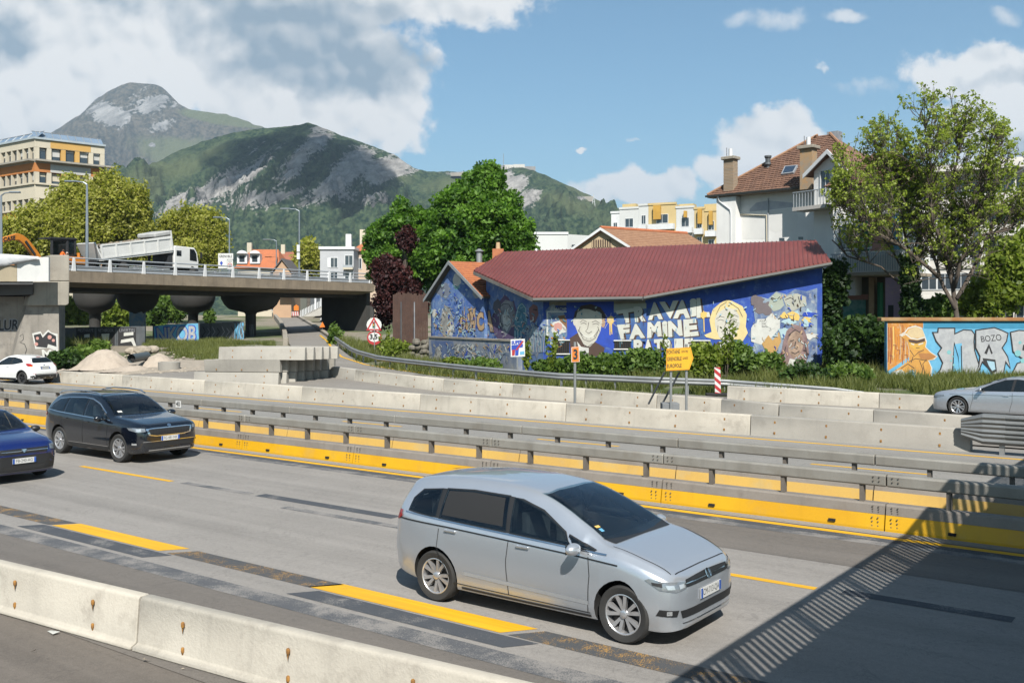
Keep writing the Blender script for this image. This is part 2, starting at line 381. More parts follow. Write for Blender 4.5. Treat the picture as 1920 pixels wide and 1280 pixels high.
# ================================================================ ground
def gsolve(px, py, h=0.0):
    lo, hi = 12.0, 400.0
    for _ in range(50):
        Y = (lo+hi)/2; z = zg((px-CX)/F*Y, Y)+h
        if (H-z)*F/Y-(py-HY) > 0: lo = Y
        else: hi = Y
    return at(px, py, lo)
m, t, b = new_mat('ground_dirt'); p = t.pos()
gz = t.ss(t.noise(p, .12, 5, .6), .42, .6); gf = t.noise(p, 9, 4, .7)
c1 = t.mix(gf, (.16, .13, .09), (.34, .30, .24)); c2 = t.mix(gf, (.035, .06, .012), (.10, .14, .03))
t.put(b.inputs['Base Color'], t.mix(gz, c1, c2)); b.inputs['Roughness'].default_value = 1; t.put(b.inputs['Normal'], t.bump(gf, .6, .05))
MATS['ground_dirt'] = m
xs = np.concatenate([np.linspace(-9000, -130, 14), np.arange(-120, 120.1, 1.25), np.linspace(130, 9000, 14)])
ys = np.concatenate([np.linspace(-600, -40, 6), np.arange(-30, 170, 1.25), np.linspace(180, 420, 14), np.linspace(500, 9000, 12)])
XX, YY = np.meshgrid(xs, ys); ZZ = np.vectorize(zg)(XX, YY)-.06
i, j = np.meshgrid(np.arange(len(xs)-1), np.arange(len(ys)-1)); a = (j*len(xs)+i).ravel()
mesh_np('ground', np.stack([XX, YY, ZZ], -1).reshape(-1, 3), np.stack([a, a+1, a+1+len(xs), a+len(xs)], 1), MATS['ground_dirt'], kind='structure')

# ---- asphalt with wheel tracks and old repairs that run along the road
def asphalt(name, base, amp=.35, tracks=(), worn=.0):
    m, t, b = new_mat(name); p = t.pos()
    d = t.vm('DOT_PRODUCT', p, (CA, SA, 0)); s = t.vm('DOT_PRODUCT', p, (-SA, CA, 0))
    lng = t.noise(t.comb(t.m('MULTIPLY', s, .05), t.m('MULTIPLY', d, 1.6), 0), 1.0, 6, .65)
    blot = t.noise(p, .35, 6, .65); fine = t.noise(p, 60, 3, .75); mid = t.noise(p, 14, 4, .7)
    k = t.m('ADD', t.m('MULTIPLY', t.m('SUBTRACT', lng, .5), amp*2.3), t.m('MULTIPLY', t.m('SUBTRACT', blot, .5), amp))
    k = t.m('ADD', k, t.m('MULTIPLY', t.m('SUBTRACT', fine, .5), 1.15)); k = t.m('ADD', k, t.m('MULTIPLY', t.m('SUBTRACT', mid, .5), .5))
    for dc, wd, am in tracks:
        e = t.m('DIVIDE', t.m('SUBTRACT', d, dc), wd); e = t.m('POWER', 2.718, t.m('MULTIPLY', t.m('MULTIPLY', e, e), -1.0))
        k = t.m('MULTIPLY_ADD', e, am, k)
    k = t.m('ADD', k, 1.0); col = t.vm('MULTIPLY', t.comb(k, k, k), base)
    crack = t.ss(t.m('ABSOLUTE', t.m('SUBTRACT', t.noise(p, .9, 5, .7, .6), .5)), .0, .010)
    col = t.mix(t.m('MULTIPLY', t.m('SUBTRACT', 1.0, crack), .22), col, (.03, .03, .03))
    t.put(b.inputs['Base Color'], col); t.put(b.inputs['Roughness'], t.m('MULTIPLY_ADD', fine, .3, .62)); b.inputs['Specular IOR Level'].default_value = .35
    t.put(b.inputs['Normal'], t.bump(fine, .35, .01)); MATS[name] = m; return m
A_MAIN = asphalt('asphalt_main', (.29, .272, .252), .30, [(10.7, .3, -.10), (12.3, .3, -.09), (14.2, .3, -.09), (15.9, .35, -.09), (9.0, .5, -.06), (11.5, .12, -.05)])
A_SHO = asphalt('asphalt_shoulder', (.165, .148, .132), .30)
A_FAR = asphalt('asphalt_far', (.27, .258, .24), .25, [(22, .4, -.06), (23.5, .4, -.06), (25.5, .4, -.06)])
A_DARK = asphalt('asphalt_dark', (.058, .066, .078), .5)
A_RAMP = asphalt('asphalt_ramp', (.25, .23, .205), .25)
A_NEAR = asphalt('asphalt_near', (.15, .13, .112), .45)
def sheet(name, s0, s1, d0, d1, z, m, parent=None, kind=None, n=1, sk=0.0, label=None, th=0.0):
    b = MB(); 
    for i in range(n):
        a, c = s0+(s1-s0)*i/n, s0+(s1-s0)*(i+1)/n
        b.quad(rd(a, d0, z), rd(c+0, d0, z), rd(c+sk, d1, z), rd(a+sk, d1, z))
    return b.build(name, m, parent, kind=kind, label=label)
road = sheet('road', -40, 160, 8.45, 17.9, 0.0, A_MAIN, kind='structure')
sheet('shoulder', -40, 160, 6.2, 8.45, 0.0, A_SHO, kind='structure')
sheet('pavement', -40, 160, -14, 6.2, -.004, A_NEAR, kind='structure')
road2 = sheet('road', -40, 160, 17.9, 30.3, 0.0, A_FAR, kind='structure')
# painted lines and old patches
m, t, b = new_mat('yellow_paint'); p = t.pos()
wn = t.noise(p, 5, 6, .75); fine = t.noise(p, 70, 3, .7); lng = t.noise(t.comb(t.m('MULTIPLY', t.vm('DOT_PRODUCT', p, (-SA, CA, 0)), .5), t.m('MULTIPLY', t.vm('DOT_PRODUCT', p, (CA, SA, 0)), 14), 0), 1, 4, .6)
c = t.mix(t.ss(lng, .35, .7), (.80, .445, .006), (.70, .36, .006))
wear = t.m('MULTIPLY', t.ss(t.m('ADD', wn, t.m('MULTIPLY', t.m('SUBTRACT', fine, .5), .6)), .62, .78), .65)
t.put(b.inputs['Base Color'], t.mix(wear, c, (.30, .20, .07))); b.inputs['Roughness'].default_value = .6; MATS['yellow_paint'] = m
YP = m
m, t, b = new_mat('worn_line'); p = t.pos()
wn = t.noise(p, 3.2, 6, .7); fine = t.noise(p, 85, 2, .7)
f = t.ss(t.m('ADD', t.m('MULTIPLY', wn, .8), t.m('MULTIPLY', fine, .9)), .93, 1.0)
g = t.mix(fine, (.030, .034, .04), (.10, .105, .11)); t.put(b.inputs['Base Color'], t.mix(f, g, (.50, .27, .05))); b.inputs['Roughness'].default_value = .8; WORN = m
def soft_patch(name, base, thr):
    m, t, b = new_mat(name); p = t.pos(); fine = t.noise(p, 55, 3, .75); w = t.noise(p, 1.3, 6, .7)
    f = t.ss(t.m('ADD', t.m('MULTIPLY', w, 1.2), t.m('MULTIPLY', fine, .8)), thr-.12, thr+.12)
    g = t.mix(fine, tuple(x*.7 for x in base), tuple(x*1.3 for x in base)); t.put(b.inputs['Base Color'], t.mix(f, g, (.26, .245, .23)))
    b.inputs['Roughness'].default_value = .85; return m
PATCH = soft_patch('old_line_cover', (.055, .062, .074), 1.16); PATCH2 = soft_patch('old_line_cover_pale', (.085, .09, .10), 1.02)
mk = lambda nm, s0, s1, d0, d1, m_, z=.004, sk=0.0, par=road: sheet(nm, s0, s1, d0, d1, z, m_, par, n=1, sk=sk)
def spx(a, d): return s_at(a, d)
mk('lane_line', 60, -20, 16.88, 17.06, YP)
for a, b_ in ((152, 322), (1345, 1530)): mk('lane_dash', spx(a, 13.25), spx(b_, 13.25), 13.18, 13.32, YP)
mk('lane_dash', spx(-600, 13.25), spx(-420, 13.25), 13.18, 13.32, YP)
for a, b_ in ((105, 305), (585, 945), (-700, -520)): mk('wide_dash', spx(a, 9.3), spx(b_, 9.3), 9.22, 9.60, YP, sk=-.28)
for a, b_ in ((322, 590), (960, 1420), (-90, 100)): mk('worn_dash', spx(a, 9.3), spx(b_, 9.3), 9.21, 9.58, WORN, sk=-.28)
for a, b_ in ((40, 275), (545, 950), (1330, 1560)): mk('dark_patch', spx(a, 8.9), spx(b_, 8.9), 8.82, 9.17, PATCH, sk=-.25)
mk('dark_patch', 60, -20, 8.36, 8.72, PATCH2, .003)
mk('dark_patch', 60, -20, 16.35, 16.84, PATCH2, .003); mk('dark_patch', 60, -20, 16.62, 16.86, PATCH, .004)
mk('dark_patch', spx(485, 13.3), spx(740, 13.3), 13.2, 13.48, PATCH); mk('dark_patch', spx(535, 12.8), spx(780, 12.8), 12.66, 12.86, PATCH2)
mk('dark_patch', spx(345, 13.3), spx(470, 13.3), 13.2, 13.4, PATCH2); mk('dark_patch', spx(1580, 13.3), spx(1900, 13.3), 13.2, 13.45, PATCH)
mk('dark_patch', spx(1250, 15.5), -20, 14.72, 16.34, A_SHO, .003, sk=1.0)
mk('seam', 60, -20, 17.10, 17.13, A_DARK, .0045)
mk('lane_line', 70, -14, 28.12, 28.30, YP, par=road2)
for k in range(-2, 6): mk('lane_dash', 14.3+8.3*k, 14.3+8.3*k+2.8, 24.2, 24.34, YP, par=road2)
# slip road beyond the concrete blocks and the ramp that climbs under the viaduct
def ground_strip(name, left, right, m, n=10, lift=.04, kind='structure', parent=None, sub=6):
    b = MB(); rows = []
    for k in range(len(left)-1):
        for q in range(sub): 
            w = q/sub; rows.append((left[k].lerp(left[k+1], w), right[k].lerp(right[k+1], w)))
    rows.append((left[-1], right[-1])); V = []; Fc = []
    for L, R_ in rows:
        for q in range(n+1):
            p = L.lerp(R_, q/n); V.append((p.x, p.y, zg(p.x, p.y)+lift))
    for r_ in range(len(rows)-1):
        for q in range(n): a = r_*(n+1)+q; Fc.append((a, a+1, a+n+2, a+n+1))
    b.add(V, Fc); return b.build(name, m, parent, kind=kind, smooth='all')
near = [rd(s, 30.25) for s in (-12, 4, 10, 16, 22, 28, 33, 40, 48, 60, 75)]
farp = [rd(-12, 39.3), rd(6, 39.3), gsolve(1250, 739), gsolve(1060, 724), gsolve(900, 713), gsolve(760, 700), gsolve(640, 690), gsolve(480, 690), gsolve(350, 692), gsolve(150, 690), gsolve(-150, 692)]
ground_strip('slip_road', near, farp, A_RAMP, 22, .045)
rl = [gsolve(600, 700), gsolve(565, 672), gsolve(542, 646), at(540, 632, 92), at(531, 610, 115), at(516, 593, 150), at(512, 591, 190)]
rr = [gsolve(800, 706), gsolve(680, 682), gsolve(640, 656), at(611, 632, 92), at(580, 610, 115), at(551, 593, 150), at(545, 591, 190)]
ramp = ground_strip('ramp', rl, rr, A_RAMP, 8, .075)
yl = [gsolve(600, 630), gsolve(612, 640), gsolve(622, 655), gsolve(640, 671), gsolve(685, 686), gsolve(760, 698), gsolve(835, 706), gsolve(1000, 722)]
ground_strip('lane_line', [p+Vector((-.09, 0, 0)) for p in yl], [p+Vector((.09, .05, 0)) for p in yl], YP, 1, .09, kind=None, parent=None)['kind'] = 'structure'
CONC = mat('barrier_concrete', (.52, .48, .41), (.43, .395, .335), .85, scale=.9, bump=.35, bscale=30, streak=.22, dirt=(.27, .24, .20), dirtamt=.5)
CONC2 = mat('barrier_concrete_grey', (.40, .375, .33), (.33, .31, .275), .85, scale=.5, bump=.25, bscale=30, streak=.12, dirt=(.24, .22, .19), dirtamt=.45)
CONC3 = mat('kerb_concrete', (.36, .32, .26), (.27, .24, .20), .9, scale=.8, bump=.3, dirt=(.15, .14, .10))
def kerb(name, path, h, w, m, label, cat):
    b = MB(); fr = []
    for k, p in enumerate(path):
        d = (path[min(k+1, len(path)-1)]-path[max(k-1, 0)]); d.z = 0; d.normalize(); fr.append((Vector((p.x, p.y, zg(p.x, p.y)-.3)), Vector((d.y, -d.x, 0)), UP))
    b.sweep([(-w/2, 0), (-w/2, h+.3), (w/2, h+.3), (w/2, 0)], fr); return b.build(name, m, label=label, cat=cat, bevel=.02)
def dens(path, n=6):
    out = []
    for k in range(len(path)-1): out += [path[k].lerp(path[k+1], q/n) for q in range(n)]
    return out+[path[-1]]
kerb('parapet_wall', dens([p+Vector((-.3, 0, 0)) for p in rl[2:6]]), .55, .4, CONC3, 'low concrete parapet along the left side of the ramp under the viaduct', 'parapet wall')
kerb('kerb_wall', dens([p+Vector((.3, 0, 0)) for p in rr[2:6]]), .28, .4, CONC3, 'low stained concrete kerb along the right side of the ramp', 'kerb')
# ================================================================ concrete barrier blocks
RUST = mat('rust', (.42, .20, .03), (.20, .09, .025), .8, scale=20)
BP = [(-.19, 0), (-.17, .07), (-.12, .60), (-.09, .64), (.09, .64), (.12, .60), (.17, .07), (.19, 0)]
def block(p0, p1, label, group, m, name='concrete_barrier', prof=BP, bolts=True, zf=zg, big=False, drop=.02):
    d = (p1-p0); d.z = 0; L = d.length; d.normalize(); n_ = Vector((d.y, -d.x, 0))
    if n_.y > 0: n_ = -n_            # n_ faces the camera side
    p0 = Vector((p0.x, p0.y, zf(p0.x, p0.y)-drop)); p1 = Vector((p1.x, p1.y, zf(p1.x, p1.y)-drop))
    c = (p0+p1)/2; root = thing(name, label, 'concrete barrier', c, 0, group)
    a, e = p0+d*.015, p1-d*.015
    b = MB(); b.sweep([(-x, z) for x, z in prof], [(a, n_, UP), (a.lerp(e, .5), n_, UP), (e, n_, UP)]); o = b.build('block', m, root, bevel=.012, smooth=True)
    if bolts:
        k = max(2, round(L/1.56)); hz = prof[3][1]
        if big:
            for q in range(k):
                for z in (.13, .40):
                    f = np.interp(z, [prof[1][1], prof[2][1]], [-prof[1][0], -prof[2][0]]); pp = p0.lerp(p1, (q+.5)/k)+n_*(f+.002)+UP*z
                    bb = MB(); bb.lathe(pp, [(.014, -.03), (.02, -.018), (.02, .018), (.012, .03)], 8); bb.build('bolt', RUST, root, smooth=True)
                    bb = MB(); bb.poly([pp+n_*.004+d*-.014+UP*-.03, pp+n_*.004+d*.014+UP*-.03, pp+n_*.004+UP*-.10]); bb.build('rust_streak', RUST, root, fix=False)
        else:
            bb = MB()
            for q in range(k):
                for z in (.14, .46):
                    f = .125 if z > .3 else .165; pp = p0.lerp(p1, (q+.5)/k)+n_*f+UP*z; bb.box(pp, (.05, .03, .07), d)
            bb.build('bolt', RUST, root, kind='stuff')
    return root
NP = [(-.19, 0), (-.19, .045), (-.12, .075), (-.085, .545), (-.06, .575), (.06, .575), (.085, .545), (.12, .075), (.19, .045), (.19, 0)]
A_, B_ = gr(0, 1155), gr(245, 1220); dd = (B_-A_); dd.normalize(); dd = Vector((.8445, -.5355, 0)); off = Vector((-dd.y, dd.x, 0))*.19
J = B_+off; flat = lambda x, y: 0.0
NPp = [(x, z) for x, z in NP]
block(J-dd*6.2, J, 'near concrete barrier block at the lower left corner with rusty bolts', 'concrete blocks in the foreground', CONC, prof=NPp, zf=flat, big=True, drop=0)
block(J, J+dd*6.2, 'near concrete barrier block running out of the bottom edge right of the joint', 'concrete blocks in the foreground', CONC, prof=NPp, zf=flat, big=True, drop=0)
block(J+dd*6.2, J+dd*12.4, 'near concrete barrier block beyond the bottom edge of the picture', 'concrete blocks in the foreground', CONC, prof=NPp, zf=flat, big=True, drop=0)
ordn = ['first', 'second', 'third', 'fourth', 'fifth', 'sixth', 'seventh', 'eighth', 'ninth', 'tenth', 'eleventh', 'twelfth']
for k in range(8):
    s1 = 39.6-6.8*k+6.8*2; s0 = max(s1-6.8, 6.1)
    if s0 >= s1: break
    block(rd(s1, 29.1), rd(s0, 29.1), f'long concrete barrier block beside the far yellow line, {ordn[k]} from the left', 'front row of concrete barrier blocks', CONC if k < 6 else CONC2)
w2 = [gsolve(560, 668, .62), gsolve(615, 685, .62), gsolve(670, 692, .62), gsolve(835, 710, .62), gsolve(965, 719, .62), gsolve(1100, 728, .62), gsolve(1235, 738.5, .62), gsolve(1356, 747, .62), gsolve(1463, 757, .62), gsolve(1640, 767, .62), gsolve(1822, 779, .62), gsolve(2050, 793, .62)]
for k in range(1, len(w2)-1):
    block(w2[k], w2[k+1], f'concrete barrier block of the second row behind, {ordn[k-1]} from the left', 'second row of concrete barrier blocks', CONC2 if k in (1, 7, 8, 9) else CONC)
w3 = [gsolve(1365, 722, .64), gsolve(1650, 735, .64), gsolve(1990, 752, .64)]
block(w3[0], w3[1], 'concrete barrier block in front of the striped beacon and grass', 'concrete blocks below the grassy bank', CONC)
block(w3[1], w3[2], 'concrete barrier block partly hidden by the silver saloon car', 'concrete blocks below the grassy bank', CONC)
# stack of spare blocks
def stack():
    base = gsolve(500, 722); dx = Vector((.985, -.17, 0)); dy = Vector((.32, .42, 0)); z0 = zg(base.x, base.y)
    proto = None; n = 0
    rows = [(0, -3.9, .75, 0.0, 9), (1, -3.35, .8, .0, 8), (2, -2.5, 2.15, .0, 5)]
    names = ['bottom', 'middle', 'top']
    for lv, a, e, sh, cnt in rows:
        for q in range(cnt):
            o = base+dx*(0)+dy*q+Vector((0, 0, 0)); z = z0+lv*.645
            p0 = o+dx*(a+random.uniform(-.06, .06)); p1 = o+dx*(e+random.uniform(-.07, .07))
            fac = (1 if lv != 1 else -1)
            pr = BP if lv != 1 else [(-x, .64-zz) for x, zz in BP][::1]
            root = block(p0, p1, f'stacked spare concrete block in the {names[lv]} layer of the pile, {ordn[q]} from the front', 'spare concrete blocks in a stack', CONC2, name='spare_block', prof=pr, zf=lambda x, y, z=z: z, bolts=(q == 0), drop=0)
stack()
# ================================================================ steel median barriers
STEEL = mat('barrier_steel', (.36, .345, .31), (.29, .27, .235), .55, metal=.25, scale=1.2, bscale=40, streak=.25, var=.2, dirt=(.22, .18, .13), dirtamt=.3)
STEELD = mat('barrier_steel_dark', (.20, .175, .15), (.15, .13, .11), .7, metal=.2, scale=1.5, streak=.3)
STEELB = mat('barrier_steel_weathered', (.30, .265, .23), (.24, .21, .18), .65, metal=.15, scale=1.2, streak=.25, dirt=(.2, .15, .1), dirtamt=.3)
BYEL = mat('barrier_yellow', (.74, .415, .004), (.66, .345, .006), .5, scale=.7, bscale=30, var=.1, streak=.12, dirt=(.40, .30, .14), dirtamt=.25)
BPALE = mat('barrier_yellow_faded', (.68, .43, .10), (.60, .37, .10), .6, scale=.7, bscale=30, var=.12, streak=.15, dirt=(.5, .42, .25), dirtamt=.4)
HOLE = mat('dark_hole', (.012, .012, .012), rough=.9)
def median(d0, flip, s_list, labels, group):
    L = 4.29; root0 = None
    sg = -1 if flip else 1
    q = lambda s, a, z: (U*s+NN*a*sg+UP*z)     # local: origin at segment start, on the road-side foot
    root = thing('median_barrier', labels[0], 'crash barrier', (0, 0, 0), 0, group)
    fr = lambda s0, s1: [(q(s0, 0, 0), NN*sg, UP), (q(s1, 0, 0), NN*sg, UP)]
    e = .012
    MB().sweep([(0, 0), (0, .04), (.045, .27), (.10, .27), (.10, 0)], fr(e, L-e)).build('lower_panel', BYEL, root, world=False)
    MB().sweep([(.048, .273), (.075, .42), (.10, .45), (.30, .45), (.33, .43), (.40, .2), (.44, 0), (.11, 0), (.11, .273)], fr(e, L-e)).build('base', STEELB, root, world=False)
    bb = MB(); bb.sweep([(.40, .02), (.438, .02), (.446, .02), (.396, .27), (.37, .27)], fr(e, L-e)).build('faded_panel', BPALE, root, world=False)
    MB().sweep([(.10, .76), (.10, .93), (.13, .955), (.29, .955), (.32, .93), (.32, .76), (.29, .74), (.13, .74)], fr(e, L-e)).build('rail', STEEL, root, world=False, bevel=.01)
    for k in range(3): MB().box(q(.43+1.43*k, .2, .60), (.07, .13, .30), U, NN).build('post', STEELD, root, world=False)
    for s_, in ((.9,), (3.2,)): MB().box(q(s_, .012, .09), (.12, .07, .045), U, NN).build('drain_slot', HOLE, root, world=False)
    for zc, a, h in ((.84, .095, .14), (.36, .062, .09), (.15, .02, .14)):
        bb = MB()
        for side in (.16, L-.16):
            for i in range(2):
                for j in range(3): bb.box(q(side-.05+i*.1, a-.008, zc-h/2+j*h/2), (.018, .02, .018), U, NN)
        bb.build('bolt', STEELD, root, world=False, kind='stuff')
    out = []
    for k, s in enumerate(s_list):
        lo = rd(s, d0)
        if k == 0: root.location = lo; out.append(root)
        else: out.append(copy_tree(root, None, lo, None, labels[k]))
    return out
b0 = 5.05-4.29*2
sl1 = [b0+4.29*k for k in range(9, -1, -1)]
median(17.46, False, sl1, [f'steel crash barrier section with bright yellow skirt facing the near lanes, {ordn[k]} from the left' for k in range(len(sl1))], 'near line of median crash barriers')
sl2 = [b0+.9+4.29*k for k in range(10, -1, -1)]
median(20.25, True, sl2, [f'steel crash barrier section of the farther median line, {ordn[k]} from the left' for k in range(len(sl2))], 'far line of median crash barriers')
# kilometre plate on the near rail
pl = thing('marker_plate', 'tiny white plate with figures on the median rail behind the black car', 'plate', rd(s_at(333, 17.6), 17.62, .955))
MB().box(pl.location+UP*.12, (.24, .015, .2), U, NN).build('plate', mat('white_sheet', (.75, .75, .73), rough=.5), pl)
MB().box(pl.location+UP*.01, (.04, .02, .04), U, NN).build('bracket', STEELD, pl)
INK = mat('ink', (.015, .015, .017), rough=.6)
letter('figures', '40', .19, pl.location+UP*.12-NN*.009, -U, UP, INK, pl, .004)
# ================================================================ galvanised W-beam guard rails
GALV = mat('galvanised_steel', (.44, .45, .45), (.36, .37, .37), .42, metal=.55, scale=1.0, var=.12, streak=.1)
WB = [(0, -.155), (.02, -.15), (.055, -.10), (.08, -.085), (.08, -.06), (.05, -.03), (.03, 0), (.05, .03), (.08, .06), (.08, .085), (.055, .10), (.02, .15), (0, .155), (-.012, .15), (.02, .10), (.045, .07), (.015, .03), (-.005, 0), (.015, -.03), (.045, -.07), (.02, -.10), (-.012, -.15)]
def wbeam(path, name, label, h=.6, absz=False, cat='guard rail', post_step=3, tiers=(0,), group=None, gm=None):
    gm = gm or GALV
    c = path[len(path)//2]; root = thing(name, label, cat, (c.x, c.y, zg(c.x, c.y)), 0, group)
    def frames(z):
        fr = []
        for k, p in enumerate(path):
            d = path[min(k+1, len(path)-1)]-path[max(k-1, 0)]; d.z = 0; d.normalize(); n_ = Vector((d.y, -d.x, 0)); n_ = n_ if n_.y < 0 else -n_
            fr.append((Vector((p.x, p.y, (p.z-.16 if absz else zg(p.x, p.y)+h+z))), n_, UP))
        return fr
    for tz in tiers: MB().sweep(WB, frames(tz)).build('beam', gm, root, smooth=True)
    fr = frames(0)
    for k in range(1, len(path), post_step):
        O, n_, _ = fr[k]; dd_ = n_.cross(UP)
        MB().box(Vector((O.x, O.y, O.z-h/2-.05))-n_*.07, (.055, .10, h+.35), dd_, n_).build('post', GALV, root)
    return root
gp = [gsolve(x, y, .76) for x, y in ((628, 630), (646, 642), (658, 650), (672, 656), (710, 666), (760, 672), (835, 680), (905, 687), (1051, 699), (1130, 702), (1245, 707))]+[at(1359, 711, 45.2), at(1460, 718, 44.3), at(1565, 726, 43.6), at(1630, 735, 43.2)]
gp = dens(gp, 5)
wbeam(gp, 'guard_rail', 'long galvanised guard rail curving along the grass verge below the mural', post_step=3, absz=True)
GALV2 = mat('galvanised_steel_shaded', (.25, .26, .265), (.19, .20, .20), .5, metal=.45, scale=1.0, var=.15, streak=.25)  # darker copy of the steel: the bridge shade is put into its colour
ep = [rd(s, 28.72) for s in np.arange(5.2, -12, -.75)]
wbeam(ep, 'guard_rail', 'triple stacked steel guard rail at the right edge where the concrete blocks end', h=.42, tiers=(0, .25, .5), post_step=2, gm=GALV2)
tr = thing('rail_terminal', 'pointed steel end piece of the stacked guard rail at the right edge', 'rail terminal', rd(5.3, 28.72))
for k, z in enumerate((.42, .67, .92)):
    MB().sweep([(0, -.155), (.05, -.12), (.09, -.07), (.05, 0), (.09, .07), (.05, .12), (0, .155), (-.1, .155), (-.1, -.155)], [(rd(5.2, 28.72, z), -NN, UP), (rd(5.75, 28.72, z), -NN, UP), (rd(6.3, 28.75, .67+(z-.67)*.55), -NN*.6, UP*(.62))]).build('end_beam', GALV2, tr, bevel=.008)
MB().box(rd(5.3, 28.8, .45), (.12, .1, .95), U, NN).build('post', GALV, tr)
# ================================================================ footbridge beside the camera: only its shade is in the picture
fbm_ = thing('footbridge', 'grey concrete footbridge with railings crossing over the road on the right', 'footbridge')
P0 = Vector((2.57, 11.25, 0)); HR = 9.5; DK = HR-1.12
sh = lambda z: SUNV*(z/SUNV.z)
fb_c = P0+sh(HR)+Vector((0, 0, 0)); fb_c.z = 0
Lb0, Lb1 = -16, 34; rgt = Vector((SA, -CA, 0))
bb = MB(); MB().box(fb_c+NN*((Lb0+Lb1)/2)+rgt*6.0+UP*(DK-.25), (Lb1-Lb0, 12.3, .5), NN, rgt).build('deck', CONC3, fbm_)  # unseen deck made extra wide to deepen the shade on the road
RAILM = mat('painted_rail', (.16, .19, .2), rough=.5, metal=.3)
for side in (0, 12.0):
    nm = MB(); nm.box(fb_c+NN*((Lb0+Lb1)/2)+rgt*side+UP*HR, (Lb1-Lb0, .09, .07), NN, rgt); nm.build('handrail', RAILM, fbm_)
    MB().box(fb_c+NN*((Lb0+Lb1)/2)+rgt*side+UP*(DK+.1), (Lb1-Lb0, .05, .05), NN, rgt).build('bottom_rail', RAILM, fbm_)
    bl = MB(); n_b = int((Lb1-Lb0)/.15)
    for k in range(n_b):
        pp = fb_c+NN*(Lb0+.15*k)+rgt*side; w = .13 if k % 13 == 0 else .07
        bl.box(pp+UP*((DK+HR)/2), (w, .04, HR-DK), NN, rgt)
    bl.build('balusters', RAILM, fbm_, kind='stuff')
for q in (-14, 33): MB().box(fb_c+NN*q+rgt*6+UP*((DK-.5)/2-.5), (.9, 4, DK-.5+1), NN, rgt).build('pier', CONC3, fbm_)
# ================================================================ viaduct
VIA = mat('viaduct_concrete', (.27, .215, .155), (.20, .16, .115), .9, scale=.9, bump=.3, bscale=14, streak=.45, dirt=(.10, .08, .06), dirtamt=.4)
VIAD = mat('viaduct_shade', (.052, .050, .046), (.035, .033, .03), .9, scale=.4, streak=.2)  # near-black base colour carries the shade under the deck, piers included
WHITEP = mat('white_paint', (.74, .75, .76), (.66, .67, .68), .45, scale=.8, var=.06)
GREYR = mat('grey_rail', (.46, .49, .52), (.40, .43, .46), .45, metal=.3, scale=1, var=.08)
vz = 6.72
V0 = at(122, 590, 73.0); V1 = at(702, 590, 103.0); V0.z = V1.z = 0
vd = (V1-V0); VL = vd.length; vd.normalize(); vn = Vector((vd.y, -vd.x, 0))   # vn faces the camera
via = thing('viaduct', 'brown concrete viaduct with white railings carrying a tipper truck', 'viaduct', (V0+V1)/2)
VP = lambda s, b, z: V0+vd*s-vn*b+UP*z
MB().sweep([(0, -.62), (0, .22), (.35, .22), (.35, 0), (9.3, 0), (9.3, .22), (9.6, .22), (9.6, -.55), (8.5, -.95), (1.6, -.95)], [(VP(s, 0, vz), -vn, UP) for s in (0, VL*.5, VL)]).build('deck', VIA, via)
MB().box(VP(VL/2, 4.8, vz+.02), (VL, 8.5, .06), vd, vn).build('roadway', A_FAR, via)
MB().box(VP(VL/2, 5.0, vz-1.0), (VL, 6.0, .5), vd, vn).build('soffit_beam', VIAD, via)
def pier(px, Y, w, label=None, paint=None):
    c = at(px, 590, Y); g = zg(c.x, c.y); top = vz-.98; hcap = 2.0
    prof = [(.50, -.1), (.50, top-hcap-g), (.60, top-hcap+.15-g), (w*.36, top-hcap+.5-g), (w*.44, top-hcap+.95-g), (w*.49, top-.5-g), (w*.5, top-g)]
    b = MB(); n = 20; o = 0
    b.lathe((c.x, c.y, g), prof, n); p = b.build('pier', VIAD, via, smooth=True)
    if paint: MB().box((c.x, c.y-.02, g+1.6), (1.06, 1.02, 3.0)).build('painted_casing', paint, p, world=True)
GBLUE = mat('graffiti_blue_mix', (.10, .24, .42), (.32, .36, .38), .8, scale=2.2, var=.25)
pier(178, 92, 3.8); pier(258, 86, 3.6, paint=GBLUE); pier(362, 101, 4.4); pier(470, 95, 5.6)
# end wall of the viaduct, in the shade of the deck
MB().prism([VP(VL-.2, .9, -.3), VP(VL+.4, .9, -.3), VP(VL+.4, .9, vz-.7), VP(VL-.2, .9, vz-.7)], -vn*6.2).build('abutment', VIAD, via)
# railing: flared white posts, three rails
for k in range(13):
    s = .9+VL/11.4*k
    if s > VL: break
    b = MB(); b.prism([VP(s, .25, vz+.2)-vd*.17, VP(s, .25, vz+.2)+vd*.17, VP(s, .22, vz+1.22)+vd*.07, VP(s, .22, vz+1.22)-vd*.07], -vn*.1); b.build('railing_post', WHITEP, via)
    b = MB(); b.prism([VP(s, 9.4, vz+.2)-vd*.15, VP(s, 9.4, vz+.2)+vd*.15, VP(s, 9.4, vz+1.2)+vd*.07, VP(s, 9.4, vz+1.2)-vd*.07], -vn*.1); b.build('railing_post', WHITEP, via)
for z, r in ((1.2, .055), (.88, .045), (.58, .045)):
    for bk in (.40, 9.3): MB().tube([VP(0, bk, vz+z), VP(VL, bk, vz+z)], r, 8).build('rail', GREYR, via, smooth=True)
for z in (.38,): MB().sweep([(0, -.15), (.06, -.1), (.03, 0), (.06, .1), (0, .15)], [(VP(s, .45, vz+z), vn, UP) for s in (0, VL)]).build('guard_beam', GREYR, via)
